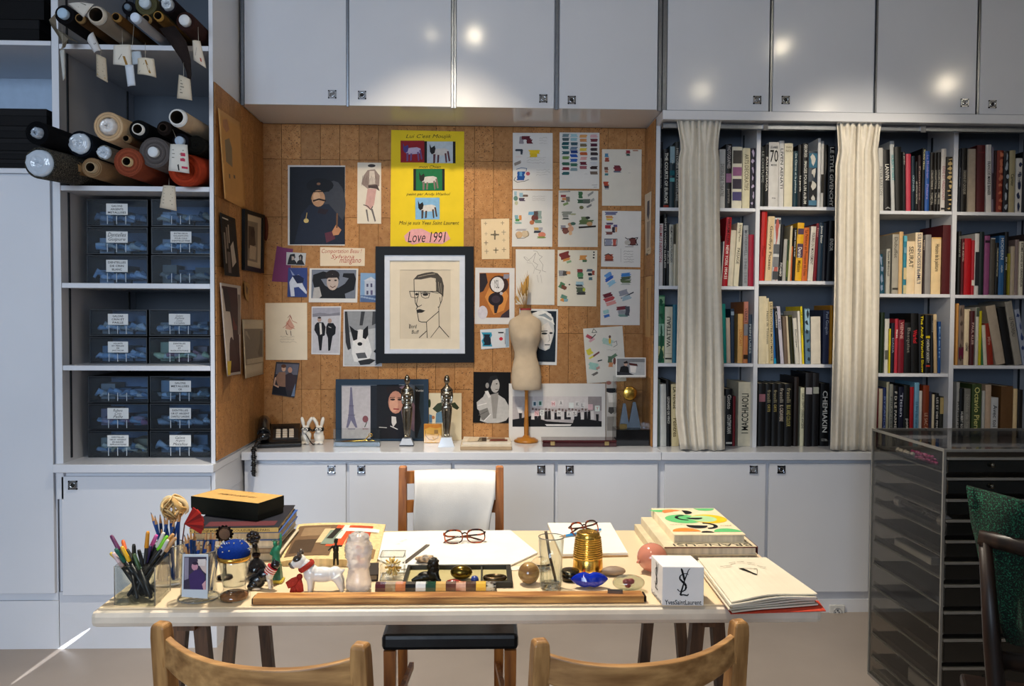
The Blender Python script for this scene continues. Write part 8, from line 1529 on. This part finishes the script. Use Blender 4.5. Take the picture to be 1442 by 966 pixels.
# ---- pile of art books with a bright geometric jacket
flatbook('book', 'cream hardback at the bottom of the pile behind the folio', .452, .70, 2.19, 2.50, Z0+.0005, Z0+.020, '#c9bb9c', '#d6ccb8', 0)
ob, c_, R_ = flatbook('book', 'thick art book lettered in large black capitals along its edge', .470, .712, 2.165, 2.49, Z0+.0205, Z0+.043, '#d3c4a6', '#c9bda8', 0, spine='x0')
mb = MB('#5a1c1c'); mb.poly([V((.470, 2.1648, Z0+.040)), V((.712, 2.1648, Z0+.040)), V((.712, 2.1648, Z0+.043)), V((.470, 2.1648, Z0+.043))])
ptext(mb, lambda a, b_: V((.60-a, 2.183-b_, Z0+.0434)), '#1f1a16', 'BRANCUSI', w=.205, h=.024)
mb.poly([V((.715, 2.168, Z0+.022)), V((.715, 2.48, Z0+.022)), V((.715, 2.48, Z0+.042)), V((.715, 2.168, Z0+.042))], '#6a2422'); mb.build('lettering', ink, ob)
X0, X1, Y0, Y1, zt_ = .503, .692, 2.20, 2.505, Z0+.066
ob, c_, R_ = flatbook('book', 'art book with a green, yellow and black geometric cover on top of its pile', X0, X1, Y0, Y1, Z0+.0435, zt_, '#e6d6b4', '#c9bda6', 0)
mb = MB(); g2 = lambda u, v, k=0: V((X0+(X1-X0)*u, Y0+(Y1-Y0)*v, zt_+.0004+.0001*k))
def disc(u, v, r, col, k, a0=0, a1=2*PI, ri=0):
    asp = (X1-X0)/(Y1-Y0); n_ = 28; out = [g2(u+r*math.cos(a0+(a1-a0)*i/n_), v+r*asp*math.sin(a0+(a1-a0)*i/n_), k) for i in range(n_+1)]
    if ri:
        inn = [g2(u+ri*math.cos(a0+(a1-a0)*i/n_), v+ri*asp*math.sin(a0+(a1-a0)*i/n_), k) for i in range(n_+1)]; b0 = len(mb.v); mb.add(out+inn, [(i, i+1, n_+2+i, n_+1+i) for i in range(n_)], col)
    else: mb.poly(out[:-1] if a1-a0 > 6.2 else out, col)
GREEN, YEL, ORA, BLK = '#62b874', '#e8bc22', '#e0853a', '#17171a'
disc(.12, .95, .2, GREEN, 1, PI*1.1, PI*2); disc(.82, .98, .16, GREEN, 1, PI, 2*PI); disc(.34, .56, .27, GREEN, 1); disc(.72, .56, .27, YEL, 2); disc(.64, .56, .20, '#a9cf9a', 3); disc(.28, .84, .16, '#d8824a', 2, .5, PI+.5); disc(.36, .80, .1, '#e6d6b4', 3); disc(.22, .10, .2, ORA, 2, 0, PI); disc(.80, .08, .2, GREEN, 2, 0, PI)
disc(.44, .82, .13, BLK, 5, -PI/2, PI/2); disc(.40, .60, .17, BLK, 5, PI/2, PI*1.5, .12); disc(.52, .60, .12, BLK, 5, PI, 2*PI); disc(.56, .30, .18, BLK, 5, -PI/2, PI/2, .12); disc(.44, .30, .15, BLK, 5, PI*.9, 2*PI); disc(.5, .06, .09, BLK, 5, 0, PI)
ptext(mb, lambda a, b_: g2(.2, .34, 6)-V((a, b_, 0)), '#3a342a', 'sculptures', w=.05, h=.008); ptext(mb, lambda a, b_: g2(.86, .3, 6)-V((a, b_, 0)), '#3a342a', 'paris', w=.03, h=.01); mb.build('jacket_print', ink, ob)
# ---- folio of loose pages in a red folder
fo = [on(993, 813), on(1029, 865), on(1163, 861), on(1100, 800)]
ft_ = thing('folio', 'thick folio of loose cream pages in a red paper folder', 'folio', (fo[0]+fo[2])/2)
MB('#b4402e').slab([fo[0], fo[1], fo[2], on(1152, 846), on(1104, 805)], (0, 0, 1), .0015, '#b4402e').build('folder_back', matte, ft_)
base = [PZ(1028.7, 846, Z0+.030), PZ(1150, 836, Z0+.030), PZ(1078, 784.5, Z0+.030), PZ(982, 785, Z0+.030)]
for k in range(6):
    z = .003+.0046*k; r = random.Random(k); dx, dy = r.uniform(-.004, .006), r.uniform(-.006, .004); n = 12; vs = []
    for i in range(n+1):
        u = i/n
        for v in (0, 1):
            p = (base[0]*(1-u)+base[1]*u)*(1-v)+(base[3]*(1-u)+base[2]*u)*v; q = V((p.x+dx, p.y+dy, Z0+z+(.006*math.sin(PI*u*.9)+.002*math.sin(u*7+k))*(1-v)*(.3+.14*k)))
            vs += [q, q+up*.0030]
    MB('#d9cfba' if k % 2 else '#e0d8c6').add(vs, [f for i in range(n) for f in ((i*4, i*4+4, i*4+5, i*4+1), (i*4+3, i*4+7, i*4+6, i*4+2), (i*4+1, i*4+5, i*4+7, i*4+3), (i*4+2, i*4+6, i*4+4, i*4))]+[(0, 1, 3, 2), (n*4+2, n*4+3, n*4+1, n*4)], None).build('page_bundle', paper, ft_)
mb = MB(); fz_ = V((0, 0, Z0+.0318))
prints(mb, (V((0, 0, Z0+.0335)), V((0, 0, 1))), T4, [('p','#15140f',[(815,452),(840,450),(930,490),(925,496)]), ('l','#6a6250',2,[(810,450),(928,452),(930,492)]), ('l','#8b8270',2.5,[(750,418),(790,412)]), ('l','#8b8270',2.5,[(800,410),(845,408)]), ('l','#8b8270',2.5,[(695,440),(770,432)]), ('l','#8b8270',2.5,[(930,435),(985,445)]), ('l','#8b8270',2,[(865,415),(915,420)])], .0002); mb.build('page_print', ink, ft_)
MB('#c9492f').slab([fo[0]+up*.0016, fo[1]+up*.0016+V((.012, .006, 0)), on(1034, 858)+up*.004, on(998, 812)+up*.004], (0, 0, 1), .001).build('folder_flap', matte, ft_)

# ================================================================== CEILING SPOTLIGHTS
for i, (loc, tgt, pw, colr, cone) in enumerate(SPOTS):
    loc = V(loc); d = (V(tgt)-loc).normalized(); R3 = d.to_track_quat('Z', 'Y').to_matrix()
    t = thing('ceiling_spotlight', ['white ceiling spotlight over the table aimed down at the papers', 'white ceiling spotlight in front of the table aimed at the curios', 'white ceiling spotlight aimed at the second curtain', 'white ceiling spotlight over the acrylic tower', 'white ceiling spotlight near the room end wall', 'white ceiling spotlight aimed into the cork niche', 'white ceiling spotlight beyond the bookcase end'][i], 'spotlight', loc)
    mb = MB('#d8d8d8'); mb.lathe([(.0001, -.07), (.035, -.07), (.05, -.02), (.055, .045), (.05, .045), (.045, .0)], loc, 20, M=R3); mb.build('head', satin, t)
    MB('#d8d8d8').tube([loc-d*.05, V((loc.x, loc.y, ZCEIL-.001))], .008, 8).build('stem', satin, t)
    l = bpy.data.lights.new('bulb', 'SPOT'); l.energy = pw; l.color = colr; l.spot_size = math.radians(cone*2); l.spot_blend = .7; l.shadow_soft_size = .045
    o = bpy.data.objects.new('bulb', l); COL.objects.link(o); o.parent = t; o.location = d*.075
    o.rotation_euler = d.to_track_quat('-Z', 'Y').to_euler()
    em = bpy.data.materials.get('lit_bulb') or bpy.data.materials.new('lit_bulb'); em.use_nodes = True
    P = em.node_tree.nodes['Principled BSDF']; P.inputs['Emission Color'].default_value = (1, .86, .62, 1); P.inputs['Emission Strength'].default_value = 120
    MB('#fff').ell(loc+d*.02, .028, n=16, m=10).build('globe', em, t)

# ================================================================== ADDED SPOTLIGHT FOR THE STREAK ACROSS FLOOR AND PLINTH
F1, F2, P3 = PZ(8, 969, 0), PZ(81, 917.5, 0), PY(129, 883.5, YL+.012)
F2 = V((F2.x, YL+.012, 0)); va, vb = (F2-F1).normalized(), (P3-F2).normalized()
dr_ = (va*.88-vb*.48).normalized(); nn_ = va.cross(vb).normalized(); xx = nn_.cross(dr_).normalized()
ea, eb = (F1-F2).dot(xx), (P3-F2).dot(xx); wd2 = abs(eb-ea)
pos = F2+xx*(ea+eb)/2-dr_*4.6; zz = -dr_; yy_ = zz.cross(xx)
l = bpy.data.lights.new('daylight_slit', 'SPOT'); l.energy = 3600; l.color = (.95, .97, 1); l.shadow_soft_size = .002; l.spot_blend = .12  # added spotlight squashed to a thin fan, standing in for an assumed daylight beam
l.spot_size = 2*math.atan(wd2/2/4.6)
o = bpy.data.objects.new('daylight_slit', l); COL.objects.link(o)
o.matrix_world = Matrix.Translation(pos) @ Matrix((xx, yy_, zz)).transposed().to_4x4() @ Matrix.Diagonal((1, .014/wd2, 1, 1))
